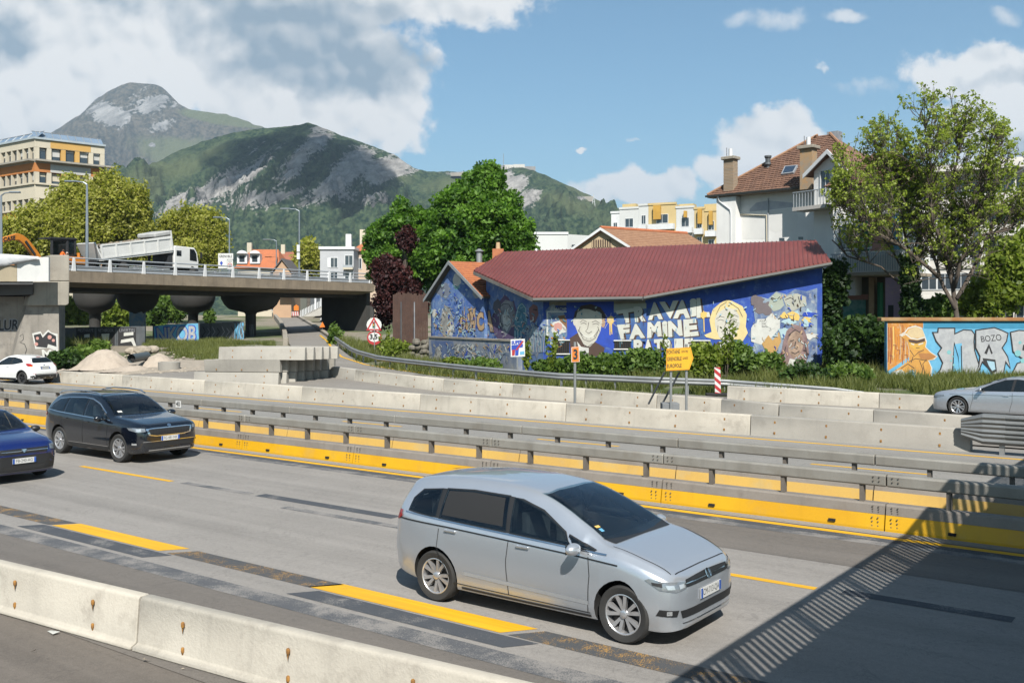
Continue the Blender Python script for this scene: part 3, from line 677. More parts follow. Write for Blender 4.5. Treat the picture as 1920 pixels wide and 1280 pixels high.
# far parapet ramp seen under the viaduct with pale balusters
rampw = thing('stair_ramp', 'pale ramp with white railing rising behind the viaduct opening', 'ramp', at(600, 600, 125))
MB().prism([at(562, 594, 125), at(600, 592, 125), at(632, 572, 125), at(626, 563, 125)], (0, 1.5, 0)).build('slope', mat('pale_concrete', (.5, .48, .44)), rampw)
for k in range(22):
    f = k/21; p = at(564+60*f, 593-30*f, 124.9); MB().box(p+UP*.35, (.09, .06, .8)).build('baluster', WHITEP, rampw)
MB().prism([at(586, 596, 125.2), at(700, 596, 125.2), at(700, 570, 125.2), at(632, 572, 125.2)], (0, 1, 0)).build('wall', VIAD, rampw)
# ================================================================ main bridge at the left edge
CB = mat('bridge_concrete', (.36, .33, .275), (.28, .255, .215), .9, scale=.5, bump=.3, bscale=10, streak=.35, dirt=(.16, .14, .11), dirtamt=.4)
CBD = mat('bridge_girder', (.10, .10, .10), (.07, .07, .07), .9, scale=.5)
br = thing('bridge_end', 'thick concrete bridge end with white banner and graffiti pier at the left edge', 'bridge', at(60, 672, 64))
Yb = 64.0; BD = lambda d: Vector((-.56*d, .83*d, 0))
def fb(x0, y0, x1, y1, Y, dep): return [at(x0, y1, Y), at(x1, y1, Y), at(x1, y0, Y), at(x0, y0, Y)], BD(dep)
MB().prism(*fb(92, 478, 130, 527, Yb, 10)).build('end_block', CB, br, bevel=.05)
MB().prism([at(62, 527.3, Yb), at(130, 527.3, Yb), at(129, 570, Yb), at(124, 573, Yb), at(50, 573, Yb), at(55, 555, Yb), at(62, 552, Yb)][::-1], BD(9)).build('corbel', CB, br, bevel=.05)
PIERC = mat('pier_concrete', (.33, .30, .26), (.22, .20, .175), .9, scale=.7, bump=.3, streak=.5, dirt=(.10, .095, .09), dirtamt=.5)
MB().prism([at(22, 676, Yb+.3), at(111, 676, Yb+.3), at(110, 573.3, Yb+.3), at(50, 573.3, Yb+.3)], BD(8)).build('pier', PIERC, br)
MB().prism([at(-160, 690, Yb+1.4), at(45, 690, Yb+1.4), at(45, 556, Yb+1.4), at(-160, 556, Yb+1.4)], (0, 6, 0)).build('abutment_wall', PIERC, br)
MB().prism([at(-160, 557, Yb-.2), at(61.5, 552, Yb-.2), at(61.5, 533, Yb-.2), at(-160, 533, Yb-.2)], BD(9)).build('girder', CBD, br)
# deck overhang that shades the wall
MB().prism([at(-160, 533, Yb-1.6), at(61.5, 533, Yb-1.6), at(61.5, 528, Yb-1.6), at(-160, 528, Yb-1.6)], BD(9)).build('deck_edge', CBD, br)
MB().prism([at(-160, 527.5, Yb-1.7), at(31.5, 527.5, Yb-1.7), at(31.5, 497, Yb-1.7), at(-160, 497, Yb-1.7)], (0, .2, 0)).build('parapet_panel', mat('tan_panel', (.38, .32, .22), scale=1), br)
MB().prism([at(32, 527.5, Yb-1.7), at(91, 527.5, Yb-1.7), at(91, 482, Yb-1.7), at(32, 482, Yb-1.7)], (0, .2, 0)).build('parapet_panel', mat('white_panel', (.62, .62, .60), (.54, .54, .53), streak=.1), br)
b = MB(); n = 24; vs_ = []; fs_ = []
for i in range(n+1):
    f = i/n; x = -160+232*f; sag = 26*max(0, 1-((f-.3)/.75)**2); w = .10*math.sin(f*40)
    vs_ += [at(x, 479+3*math.sin(f*7), Yb-1.85-w*.3), at(x, 483+sag*.55, Yb-2.02-w), at(x, 481+sag, Yb-1.8)]
for i in range(n): fs_ += [(i*3, i*3+3, i*3+4, i*3+1), (i*3+1, i*3+4, i*3+5, i*3+2)]
b.add(vs_, fs_); b.build('banner', mat('white_banner', (.60, .61, .63), (.5, .51, .53), .7, scale=1.5), br, smooth='all')
# ---- painted lettering helpers
def plane_hit(px, py, P0_, N_):
    d = Vector(((px-CX)/F, 1, (HY-py)/F)); o = Vector((0, 0, H)); return o+d*((P0_-o).dot(N_)/d.dot(N_))
class Face:
    """a wall face that carries paint: point, outward normal; each coat lies just over the last"""
    def __init__(s, p, n, parent): s.p = Vector(p); s.n = Vector(n).normalized(); s.par = parent; s.k = 0
    def w(s, x, y, l=None): return plane_hit(x, y, s.p, s.n)+s.n*(.004+.0006*(s.k if l is None else l))
    def coat(s): s.k += 1
    def shape(s, name, pts, m, l=None, kind=None):
        s.k += 1 if l is None else 0
        b = MB(); b.poly([s.w(x, y, l) for x, y in pts]); o = b.build(name, m, s.par, kind=kind)
        if (o.data.polygons[0].normal.dot(s.n)) < 0: o.data.flip_normals()
        return o
    def line(s, name, pts, wpx, m, closed=False, l=None):
        """brush stroke of the given width"""
        s.k += 1 if l is None else 0
        if closed: pts = list(pts)+[pts[0]]
        b = MB(); P = [Vector((x, y)) for x, y in pts]; L, Rr = [], []
        for i, p in enumerate(P):
            d = P[min(i+1, len(P)-1)]-P[max(i-1, 0)]
            if d.length < 1e-6: d = Vector((1, 0))
            d.normalize(); q = Vector((-d.y, d.x))*wpx/2; L.append(s.w(*(p+q), l)); Rr.append(s.w(*(p-q), l))
        for i in range(len(P)-1): b.quad(L[i], L[i+1], Rr[i+1], Rr[i])
        return b.build(name, m, s.par, fix=False)
    def glyph(s, name, ch, quad, m, bold=0.0, l=None):
        """letters stretched into a pixel quad (top left, top right, bottom right, bottom left)"""
        s.k += 1 if l is None else 0
        vs_, fs_ = text_mesh(ch, 1.0, bold, 'LEFT')
        x0, x1 = min(v.x for v in vs_), max(v.x for v in vs_); y0, y1 = min(v.y for v in vs_), max(v.y for v in vs_)
        q = [Vector(p) for p in quad]; out = []
        for v in vs_:
            a = (v.x-x0)/(x1-x0); c = (v.y-y0)/(y1-y0); top = q[0].lerp(q[1], a); bot = q[3].lerp(q[2], a); p = bot.lerp(top, c); out.append(s.w(p.x, p.y, l))
        b = MB(); b.add(out, fs_); return b.build(name, m, s.par, fix=False)
def P_(name, c, c2=None, sc=2.0, v=.12, rough=.8): return mat('paint_'+name, c, c2, rough, scale=sc, var=v, bscale=18)
pW = P_('white', (.62, .62, .58), (.52, .52, .49)); pK = P_('black', (.018, .018, .02)); pSkin = P_('pale', (.58, .56, .49), (.5, .48, .42)); pBr = P_('brown', (.075, .04, .028)); pBlue = P_('blue', (.014, .065, .46), (.012, .05, .34))
pGrey = P_('grey', (.30, .31, .33), (.18, .19, .22)); pTeal = P_('teal', (.10, .30, .38), (.05, .17, .26)); pPink = P_('pink', (.55, .28, .24)); pOr = P_('orange', (.62, .24, .02), (.50, .18, .02)); pYel = P_('yellow', (.74, .50, .14)); pBlond = P_('blond', (.70, .58, .28), (.62, .5, .24))
pSky = P_('sky_blue', (.14, .42, .62), (.10, .34, .54)); pTan = P_('tan', (.55, .38, .22), (.45, .30, .17)); pSilv = P_('silver', (.42, .43, .44), (.33, .34, .36), sc=3); pMar = P_('maroon', (.16, .05, .045)); pPurp = P_('purple', (.12, .08, .17)); pGreen = P_('green', (.02, .20, .09)); pPlas = P_('plaster', (.25, .24, .21), (.2, .19, .17))
# paint on the left pier and its shaded neighbour
fp = Face(at(70, 640, Yb+.3), (0, -1, 0), br)
fp.shape('graffiti', [(60, 625), (76, 621), (80, 628), (90, 618), (96, 623), (108, 626), (109, 660), (92, 652), (66, 654)], pW); fp.shape('graffiti', [(63, 628), (76, 625), (80, 633), (90, 622), (105, 630), (106, 650), (90, 645), (88, 652), (68, 650)], pK)
for x, y, r in ((70, 634, 3), (93, 632, 4), (68, 645, 3.5), (100, 638, 3)): fp.shape('graffiti_spot', [(x+r*math.cos(a), y+r*math.sin(a)) for a in np.linspace(0, 5.6, 9)], pPink)
fp.glyph('graffiti', 'M', [(78, 655), (96, 655), (98, 672), (80, 672)], pW, .04); fp.line('graffiti', [(37, 630), (43, 626), (44, 636), (38, 642), (46, 645), (50, 655), (47, 664)], 1.2, pK)
fq = Face(at(20, 640, Yb+1.4), (0, -1, 0), br); fq.glyph('graffiti', 'LUR', [(-4, 598), (38, 597), (36, 620), (-4, 622)], pGrey, .06); fq.glyph('graffiti', 'LUR', [(-2, 600), (36, 599), (34, 618), (-2, 620)], pK, .02)
# fences under the viaduct with lettering
def fence(name, label, pts, top, Y, m, n):
    root = thing(name, label, 'fence', at(sum(p for p in pts)/2, top[0]+30, Y)); x0, x1 = pts
    for k in range(n):
        a, c = x0+(x1-x0)*k/n, x0+(x1-x0)*(k+1)/n-.5; ya = top[0]+(top[1]-top[0])*k/n
        P = at(a, ya, Y); Q = at(c, ya, Y); g = min(zg(P.x, P.y), zg(Q.x, Q.y))-.1
        MB().prism([Vector((P.x, Y, g)), Vector((Q.x, Y, g)), Q, P], (0, .08, 0)).build('panel', m, root)
    return root
FB = mat('fence_sheet', (.10, .11, .12), (.06, .07, .08), .7, scale=1.5, streak=.3)
f1 = fence('site_fence', 'dark site fence with white lettering panels under the left of the viaduct', (112, 272), (614, 611), 79.5, FB, 6)
F1 = Face(at(200, 630, 79.49), (0, -1, 0), f1)
for a in (143, 181, 221): F1.shape('graffiti_panel', [(a, 614), (a+34, 614), (a+34, 652), (a, 652)], pK)
for a, tx in ((146, 'MESTHARPE'), (184, 'NETHBROOK'), (224, 'LIVERTIES')): F1.glyph('graffiti', tx, [(a, 616), (a+29, 616), (a+29, 622), (a, 622)], pGrey)
for sh in ([(158, 627), (168, 626), (168, 632), (158, 633)], [(190, 626), (205, 625), (202, 652), (196, 652)], [(227, 637), (250, 633), (256, 650), (252, 652), (246, 640), (226, 643)], [(232, 624), (250, 622), (250, 628), (232, 630)]): F1.shape('graffiti', sh, pW)
f2 = fence('site_fence', 'fence with blue and silver graffiti letters under the middle of the viaduct', (286, 374), (610, 604), 85, FB, 4)
F2 = Face(at(330, 630, 84.99), (0, -1, 0), f2)
F2.shape('graffiti', [(288, 612), (300, 610), (371, 606), (373, 640), (340, 646), (296, 648), (290, 640)], pSky); F2.glyph('graffiti', 'NKOB', [(291, 612), (370, 608), (368, 643), (294, 646)], pBlue, .07); F2.glyph('graffiti', 'NKOB', [(293, 614), (368, 610), (366, 640), (296, 644)], pSilv, .03)
f3 = fence('site_fence', 'fence with black and pale blue scrawl beside the viaduct pier', (374, 458), (606, 602), 90, FB, 4)
F3 = Face(at(420, 630, 89.99), (0, -1, 0), f3)
for k in range(9): x = 380+k*9; F3.line('graffiti', [(x, 612+3*(k % 2)), (x+5, 622), (x-1, 630), (x+6, 640)], 1.6, pGrey if k % 3 else pK)
F3.glyph('graffiti', 'MKS', [(440, 606), (457, 604), (457, 640), (440, 641)], pSky, .01)
nk = Face(at(490, 620, 94.3), (0, -1, 0), via)
nk.glyph('graffiti', 'NKN', [(468, 608), (476, 608), (476, 636), (468, 637)], pGrey, 0)

# ================================================================ mural hall
RED = mat('red_sheet_metal', (.205, .054, .047), (.165, .044, .040), .45, scale=.35, var=.14, bscale=5, spec=.4, streak=.12, dirt=(.23, .09, .075), dirtamt=.5)
REDD = mat('red_sheet_rib', (.18, .055, .05), rough=.45)
FASC = mat('weathered_fascia', (.20, .19, .17), (.13, .12, .11), .8, scale=1.5, streak=.3)
uD, vD, YD = (1205-CX)/F, (HY-553)/F, 55.0; XD, zD = uD*YD, H+vD*YD
phi, kk = R(15), .345; gx, gy = math.sin(phi), math.cos(phi)
def roofpt(px, py):
    u_, v_ = (px-CX)/F, (HY-py)/F
    Y = (zD-H-kk*(YD*gy+XD*gx))/(v_-kk*gy-kk*u_*gx); return at(px, py, Y)
rz = lambda x, y: zD+kk*((y-YD)*gy+(x-XD)*gx)
RC = {k: roofpt(*v) for k, v in dict(A=(944, 472), B=(1530, 450), C=(1558, 489), D=(1205, 553), E=(1000, 556), Fp=(888, 506)).items()}
poly = [RC[k] for k in ('A', 'B', 'C', 'D', 'E', 'Fp')]
hall = thing('mural_hall', 'long low hall with red ribbed metal roof and blue mural walls', 'building', (RC['D'].x, RC['D'].y+2, .5))
MB().prism([p for p in poly], (0, 0, -.10)).build('roof_sheet', RED, hall)
e2 = Vector((gy, -gx)); g2 = Vector((gx, gy)); rn = Vector((-kk*gx, -kk*gy, 1)).normalized()
ribs = MB(); ts = [Vector((p.x, p.y)).dot(e2) for p in poly]; tt = min(ts)+.1
while tt < max(ts):
    hits = []
    for i in range(6):
        a, c = poly[i], poly[(i+1) % 6]; ta, tc = ts[i], ts[(i+1) % 6]
        if (ta-tt)*(tc-tt) < 0: hits.append(a.lerp(c, (tt-ta)/(tc-ta)))
    if len(hits) == 2:
        a, c = sorted(hits, key=lambda p: p.y); dl = (c-a)
        if dl.length > .1: ribs.sweep([(-.045, 0), (-.022, .042), (.022, .042), (.045, 0)], [(a-dl.normalized()*.03, Vector((e2.x, e2.y, -kk*0)), rn), (c, Vector((e2.x, e2.y, 0)), rn)])
    tt += .262
ribs.build('roof_ribs', REDD, hall, kind='stuff')
for a, c in (('C', 'D'), ('D', 'E'), ('E', 'Fp')):
    p, q = RC[a], RC[c]; d_ = (q-p).normalized(); n_ = Vector((d_.y, -d_.x, 0)).normalized(); n_ = n_ if n_.y < 0 or a == 'E' and n_.x < 0 else -n_
    MB().sweep([(-.02, -.30), (-.02, -.105), (.035, -.105), (.035, -.30)], [(p, n_, UP), (q, n_, UP)]).build('fascia', FASC, hall)
    if a != 'E': MB().sweep([(.037, -.2), (.05, -.08), (.16, -.08), (.14, -.2), (.09, -.23)], [(p, n_, UP), (q, n_, UP)]).build('gutter', mat('gutter_zinc', (.34, .34, .33), rough=.5, metal=.4), hall)
def inset(pts, w):
    out = []
    ln = []
    for i in range(len(pts)-1):
        a, c = Vector(pts[i][:2]), Vector(pts[i+1][:2]); d_ = (c-a).normalized(); n_ = Vector((-d_.y, d_.x)); mid = (a+c)/2
        if (Vector((6, 62))-mid).dot(n_) < 0: n_ = -n_
        ln.append((a+n_*w, d_))
    out.append(ln[0][0])
    for i in range(len(ln)-1):
        (p, d1), (q, d2) = ln[i], ln[i+1]; cr = d1.x*d2.y-d1.y*d2.x; t_ = ((q-p).x*d2.y-(q-p).y*d2.x)/cr; out.append(p+d1*t_)
    (p, d1) = ln[-1]; L_ = (Vector(pts[-1][:2])-Vector(pts[-2][:2])).length; out.append(p+d1*(L_)); return out
wl = inset([RC['C'], RC['D'], RC['E'], RC['Fp']], .9)      # wall foot line: right end, kink, corner, left end
BLUEW = mat('mural_blue', (.022, .085, .43), (.014, .055, .30), .8, scale=.8, var=.25, streak=.2, dirt=(.13, .22, .45), dirtamt=.55)
BLUEM = mat('mural_blue_weathered', (.045, .12, .40), (.15, .25, .45), .85, scale=1.5, var=.35, streak=.25, dirt=(.42, .46, .50), dirtamt=.75)
SMOKE = mat('mural_smoke', (.30, .37, .42), (.045, .09, .25), .85, scale=1.1, var=.3, dirt=(.48, .47, .42), dirtamt=.8)
faces = []
for k, (i, m_) in enumerate(((0, BLUEW), (1, BLUEW), (2, BLUEM))):
    a, c = wl[i], wl[i+1]; g = .2; za, zc = rz(a.x, a.y)-.12, rz(c.x, c.y)-.12; d_ = Vector((c.x-a.x, c.y-a.y, 0)).normalized(); n_ = Vector((d_.y, -d_.x, 0)); n_ = n_ if n_.y < 0 else -n_
    if i == 2 and n_.x > 0: n_ = -n_
    MB().prism([Vector((a.x, a.y, g-.5)), Vector((c.x, c.y, g-.5)), Vector((c.x, c.y, zc)), Vector((a.x, a.y, za))], -n_*.25).build('wall', m_, hall)
    faces.append(Face((a.x, a.y, 1), n_, hall))
W3, W2, W1 = faces
# back and right walls of the hall
for a, c in (('A', 'B'),):
    p, q = RC[a]-Vector((0, .4, 0)), RC[c]-Vector((0, .4, 0)); MB().prism([Vector((p.x, p.y, 0)), Vector((q.x, q.y, 0)), q-UP*.4, p-UP*.4], (0, .2, 0)).build('wall', pPlas, hall)
p, q = Vector((wl[0].x, wl[0].y, 0)), RC['B']-Vector((.5, .5, 0)); MB().prism([Vector((p.x, p.y, 0)), Vector((q.x, q.y, 0)), Vector((q.x, q.y, rz(q.x, q.y)-.2)), Vector((p.x, p.y, rz(p.x, p.y)-.2))], (-.2, 0, 0)).build('wall', pPlas, hall)
circ = lambda x, y, rx, ry, n=14, j=0.0: [(x+rx*math.cos(a)*(1+random.uniform(-j, j)), y+ry*math.sin(a)*(1+random.uniform(-j, j))) for a in np.linspace(0, 2*math.pi, n+1)[:-1]]
def blotch(fc, name, x, y, rx, ry, m, j=.25, n=22): return fc.shape(name, circ(x, y, rx, ry, n, j), m)
# left wall: spray figures
blotch(W1, 'mural_cloud', 950, 600, 26, 44, pPurp); 
W1.shape('mural_head', [(938, 572), (948, 562), (962, 566), (966, 590), (962, 608), (954, 622), (948, 630), (942, 618), (936, 600)], pGrey)
W1.shape('mural_face', [(942, 590), (948, 582), (956, 590), (958, 606), (950, 622), (944, 610)], pW)
W1.shape('mural_hair', [(926, 566), (934, 560), (940, 568), (938, 584), (930, 590), (924, 578)], P_('dusk', (.10, .10, .13)))
for q in ([(945, 594), (950, 592)], [(953, 594), (957, 597)], [(946, 608), (951, 611), (956, 607)], [(938, 575), (944, 570), (954, 570), (960, 580)], [(940, 585), (938, 600), (943, 614)]): W1.line('mural_stroke', q, 1.1, pK)
W1.shape('mural_hood', [(965, 596), (972, 572), (978, 566), (986, 574), (989, 600), (988, 628), (964, 630)], pTeal)
W1.line('mural_stroke', [(966, 600), (973, 574), (979, 569), (986, 578), (987, 602)], 1.5, P_('ice', (.40, .55, .60)))
W1.line('mural_stroke', [(970, 604), (976, 588), (982, 600), (980, 612)], 1.4, P_('deep_teal', (.02, .09, .14)))
for x in (966, 971, 977, 984): W1.line('mural_drip', [(x, 620), (x+.5, 640), (x, 655)], 2.2, P_('ice', (.40, .55, .60)))
W1.shape('mural_face', [(992, 578), (1000, 570), (1008, 574), (1010, 590), (1003, 606), (994, 600)], P_('dull_red', (.22, .10, .10)))
blotch(W1, 'mural_patch', 1000, 640, 18, 30, SMOKE); blotch(W1, 'mural_patch', 982, 655, 24, 14, SMOKE)
for k in range(12): x = 985+k*3.1; W1.line('mural_stroke', [(x, 648-random.random()*30), (x+6, 622-random.random()*20), (x+3, 660)], 1.3, P_('ice', (.40, .55, .60)) if k % 2 else pW)
# middle wall
W2.shape('plaster_band', [(1030, 560), (1210, 557), (1210, 570), (1030, 573)], pPlas)
W2.shape('plaster_patch', [(1150, 570), (1212, 568), (1212, 584), (1150, 586)], P_('pale_green', (.38, .42, .38)))
blotch(W2, 'mural_patch', 1042, 610, 24, 34, SMOKE); W2.shape('mural_frame', [(1025, 583), (1064, 583), (1064, 585.5), (1027.5, 585.5), (1027.5, 632), (1025, 632)], pW)
W2.shape('mural_glow', [(1036, 604), (1050, 601), (1060, 606), (1062, 622), (1040, 630), (1034, 620)], pW); blotch(W2, 'mural_glow', 1046, 613, 8, 8, pPink)
W2.shape('mural_smudge', [(1046, 592), (1062, 590), (1066, 606), (1070, 628), (1060, 612), (1050, 602)], P_('burnt', (.22, .11, .05)))
W2.glyph('lettering', 'A VENDRE', [(1040, 574), (1062, 573), (1062, 579), (1040, 580)], pK, .01); W2.glyph('lettering', 'MACHINE!', [(1040, 577), (1069, 576), (1069, 582), (1040, 583)], pW)
W2.shape('blue_panel', [(1062, 567), (1151, 565), (1151, 655), (1110, 640), (1064, 640)], pBlue)
W2.shape('painted_jacket', [(1068, 634), (1086, 622), (1108, 636), (1134, 652), (1130, 668), (1070, 668)], pBr)
W2.shape('painted_hair', [(1074, 602), (1078, 584), (1090, 573), (1108, 570), (1126, 576), (1136, 590), (1134, 606), (1128, 612), (1080, 612)], P_('dark_brown', (.05, .035, .03)))
W2.shape('painted_ear', circ(1079, 603, 4.5, 8), pSkin); W2.shape('painted_ear', circ(1131, 606, 4, 8), P_('warm_skin', (.42, .27, .17)))
W2.shape('painted_face', [(1084, 580), (1098, 577), (1116, 581), (1128, 588), (1129, 604), (1126, 620), (1118, 638), (1106, 650), (1096, 648), (1086, 630), (1079, 612), (1080, 596)], pSkin)
W2.shape('painted_shirt', [(1082, 640), (1090, 650), (1104, 652), (1104, 668), (1088, 668)], pW); W2.shape('painted_tie', [(1093, 660), (1097, 656), (1100, 661), (1096, 665)], pK)
W2.shape('painted_hairline', [(1082, 586), (1090, 575), (1108, 572), (1124, 580), (1116, 584), (1106, 580), (1094, 579)], P_('dark_brown', (.05, .035, .03)))
sw = lambda fc, *ls, m=None, w=1.0: [fc.line('painted_line', l, w, m or P_('line', (.09, .08, .075))) for l in ls]
sw(W2, [(1088, 604), (1093, 600), (1100, 603)], [(1110, 604), (1117, 601), (1124, 606)], [(1089, 607), (1095, 605), (1100, 608)], [(1111, 608), (1118, 606), (1123, 609)], [(1104, 604), (1102, 616), (1098, 621), (1104, 625), (1110, 621)],
   [(1084, 618), (1092, 628), (1104, 632), (1116, 628), (1123, 617)], [(1087, 622), (1094, 636), (1105, 640), (1116, 634), (1121, 622)], [(1094, 626), (1095, 632)], [(1100, 628), (1100, 635)], [(1107, 629), (1108, 635)], [(1113, 627), (1115, 632)], [(1092, 644), (1102, 650), (1111, 644)], [(1096, 630), (1096, 596)][:1]*2, [(1088, 612), (1085, 622)], [(1121, 612), (1124, 622)])
W2.shape('painted_teeth', [(1089, 622), (1096, 627), (1106, 629), (1117, 623), (1112, 632), (1103, 635), (1095, 631)], P_('tooth', (.66, .65, .58)))
W2.shape('paint_splash', circ(1145, 599, 7, 8, 16, .3), pYel); [W2.line('paint_drip', [(1145+q, 600), (1146+q, 622+abs(q)*3)], 1.6, pYel) for q in (-2, 0, 1.5)]
for k in range(9): a = k*.7; W2.line('paint_spatter', [(1143, 600), (1143+18*math.cos(a), 602+16*math.sin(a))], .6, pSkin)
# window grilles at the foot of the wall
def hall_window(fc, x0, x1, y0, y1):
    o = Face(fc.p, fc.n, hall); o.k = 3; w_ = MB(); c = [o.w(x0, y1), o.w(x1, y1), o.w(x1, y0), o.w(x0, y0)]
    w_.prism(c, fc.n*.03); win = w_.build('window', mat('window_dark', (.02, .022, .024), rough=.3), hall)
    g = MB()
    for q in range(8):
        x = x0+(x1-x0)*(q+.5)/8; g.box((o.w(x, y0)+o.w(x, y1))/2+fc.n*.05, (.025, .025, (o.w(x, y0)-o.w(x, y1)).length), None, fc.n) if False else g.tube([o.w(x, y1)+fc.n*.045, o.w(x, y0)+fc.n*.045], .012, 4)
    g.build('grille', pBr, win); 
    for y in (y0, y1): MB().tube([o.w(x0-1, y)+fc.n*.05, o.w(x1+1, y)+fc.n*.05], .05, 4).build('frame', pW, win)
hall_window(W2, 1038, 1068, 638, 664); hall_window(W2, 1152, 1183, 639, 655); hall_window(W3, 1296, 1330, 639, 664)
# big letters
def biglet(ch, quad):
    fc = W2 if sum(q[0] for q in quad)/4 < 1212 else W3
    cx = sum(q[0] for q in quad)/4; cy = sum(q[1] for q in quad)/4
    o2 = [(x+2.6, y+1.6) for x, y in quad]
    fc.glyph('letter_shade', ch, o2, pBr, .085); fc.glyph('letter', ch, quad, P_('letter_white', (.60, .60, .54), (.52, .53, .48)), .06)
for fc, pts in ((W2, [(1154, 586), (1212, 578), (1212, 640), (1160, 640)]), (W3, [(1214, 578), (1320, 566), (1322, 640), (1214, 640)])): fc.shape('letter_ground', pts, P_('mid_blue', (.06, .15, .33), (.03, .08, .28)))
for ch, q in (('T', [(1154, 583), (1190, 577), (1187, 604), (1166, 606)]), ('R', [(1188, 575), (1211, 573), (1211, 602), (1191, 604)]), ('A', [(1219, 567), (1235, 566), (1243, 598), (1215, 600)]), ('V', [(1236, 566), (1272, 563), (1263, 596), (1250, 597)]),
   ('A', [(1270, 563), (1288, 562), (1294, 596), (1262, 597)]), ('i', [(1293, 560), (1306, 559), (1306, 592), (1294, 594)]), ('L', [(1306, 559), (1322, 558), (1332, 594), (1306, 596)]),
   ('F', [(1157, 609), (1181, 607), (1180, 634), (1164, 636)]), ('A', [(1184, 608), (1200, 606), (1210, 633), (1180, 636)]), ('M', [(1214, 604), (1238, 602), (1241, 630), (1213, 634)]), ('i', [(1241, 602), (1251, 601), (1252, 630), (1242, 632)]), ('N', [(1252, 602), (1277, 599), (1280, 629), (1253, 632)]), ('E', [(1281, 599), (1305, 597), (1310, 629), (1282, 632)])): biglet(ch, q)
for k, ch in enumerate('PATRIE'):
    x = 1188+k*19; biglet(ch, [(x, 637-k*.5), (x+16, 636-k*.5), (x+17, 662), (x, 663)])
# blond painted figure and the smoky right end
W3.shape('mural_smoke_field', [(1412, 575), (1425, 556), (1440, 560), (1455, 546), (1475, 552), (1490, 542), (1512, 546), (1532, 540), (1532, 690), (1436, 690), (1428, 672), (1410, 664), (1414, 640), (1402, 628), (1416, 606)], SMOKE)
W3.shape('painted_hair', [(1362, 562), (1372, 564), (1392, 574), (1400, 590), (1398, 612), (1402, 624), (1392, 640), (1380, 636), (1340, 636), (1324, 632), (1320, 628), (1334, 622), (1330, 600), (1336, 580), (1350, 568)], pBlond)
W3.shape('painted_face', [(1346, 586), (1362, 576), (1378, 580), (1386, 592), (1387, 608), (1380, 626), (1372, 640), (1360, 644), (1348, 632), (1341, 612), (1340, 598)], pSkin)
W3.shape('painted_jacket', [(1336, 652), (1346, 640), (1380, 642), (1402, 648), (1404, 666), (1336, 666)], pBr); W3.shape('painted_shirt', [(1348, 640), (1378, 640), (1384, 664), (1346, 664)], pW)
sw(W3, [(1343, 598), (1350, 593), (1358, 595)], [(1368, 594), (1376, 590), (1384, 594)], [(1345, 601), (1351, 599), (1357, 601)], [(1369, 600), (1375, 598), (1382, 600)], [(1362, 596), (1360, 608), (1357, 613), (1364, 616), (1370, 612)], [(1352, 622), (1362, 619), (1374, 621)], [(1354, 625), (1363, 627), (1372, 624)], [(1346, 610), (1345, 622)], [(1382, 608), (1378, 620)], [(1350, 633), (1360, 640), (1372, 634)], [(1362, 566), (1350, 574), (1342, 590)], [(1366, 566), (1384, 578), (1392, 594)])
W3.shape('paint_splash', circ(1319, 590, 6, 7, 16, .3), pYel); W3.line('paint_drip', [(1319, 592), (1320, 622)], 1.8, pYel)
W3.shape('white_block', [(1408, 615), (1412, 608), (1418, 606), (1420, 598), (1462, 597), (1462, 615), (1440, 640), (1426, 646), (1408, 640)], pW)
for k, (tx, a) in enumerate((('POUR UNE VILLE', 1424), ('DEBOUT', 1428), ('BANLIEUE', 1428))): W3.glyph('lettering', tx, [(a, 600+k*5.2), (a+30-4*k, 599.6+k*5.2), (a+30-4*k, 603+k*5.2), (a, 603.4+k*5.2)], pK)
blotch(W3, 'mural_blot', 1418, 564, 14, 10, P_('taupe', (.16, .13, .14))); blotch(W3, 'mural_blot', 1432, 578, 18, 12, P_('taupe', (.16, .13, .14)))
W3.shape('mural_mask', [(1440, 572), (1446, 556), (1454, 548), (1464, 552), (1470, 572), (1462, 580), (1450, 584)], P_('celadon', (.36, .40, .34))); W3.shape('mural_mask', [(1468, 560), (1480, 552), (1494, 550), (1510, 556), (1512, 572), (1496, 578), (1486, 584), (1474, 574)], P_('celadon2', (.42, .42, .36)))
sw(W3, [(1446, 558), (1456, 562), (1462, 556)], [(1472, 562), (1482, 558), (1490, 564)], [(1486, 556), (1488, 574)], [(1496, 556), (1500, 570)], m=pK, w=1.4)
for k in range(16): x, y = 1440+random.random()*80, 585+random.random()*50; blotch(W3, 'mural_splash', x, y, 5+random.random()*9, 4+random.random()*7, random.choice([pW, pW, P_('ice', (.40, .55, .60)), pBlue, pYel]), .4, 12)
W3.shape('mural_fire', [(1428, 644), (1440, 628), (1448, 638), (1460, 622), (1464, 640), (1454, 660), (1446, 670), (1436, 660)], P_('ochre', (.50, .30, .10)))
W3.shape('painted_hood', [(1462, 672), (1468, 640), (1474, 620), (1488, 608), (1504, 612), (1512, 630), (1516, 660), (1510, 682), (1470, 682)], P_('hood', (.16, .10, .10), (.3, .2, .19)))
W3.shape('painted_face', [(1476, 640), (1482, 624), (1494, 620), (1504, 630), (1505, 650), (1498, 668), (1486, 672), (1478, 660)], P_('worn_skin', (.42, .30, .22), (.2, .13, .1)))
sw(W3, [(1481, 640), (1488, 637)], [(1495, 637), (1501, 640)], [(1491, 640), (1489, 652), (1494, 654)], [(1483, 660), (1490, 663), (1498, 658)], [(1478, 628), (1490, 618), (1504, 626)], [(1472, 650), (1468, 676)], [(1508, 640), (1513, 672)], m=pK, w=1.6)
W3.shape('painted_collar', [(1480, 672), (1490, 674), (1490, 686), (1476, 686)], pW); W3.shape('painted_shoulder', [(1440, 690), (1450, 668), (1466, 660), (1472, 684)], pMar)

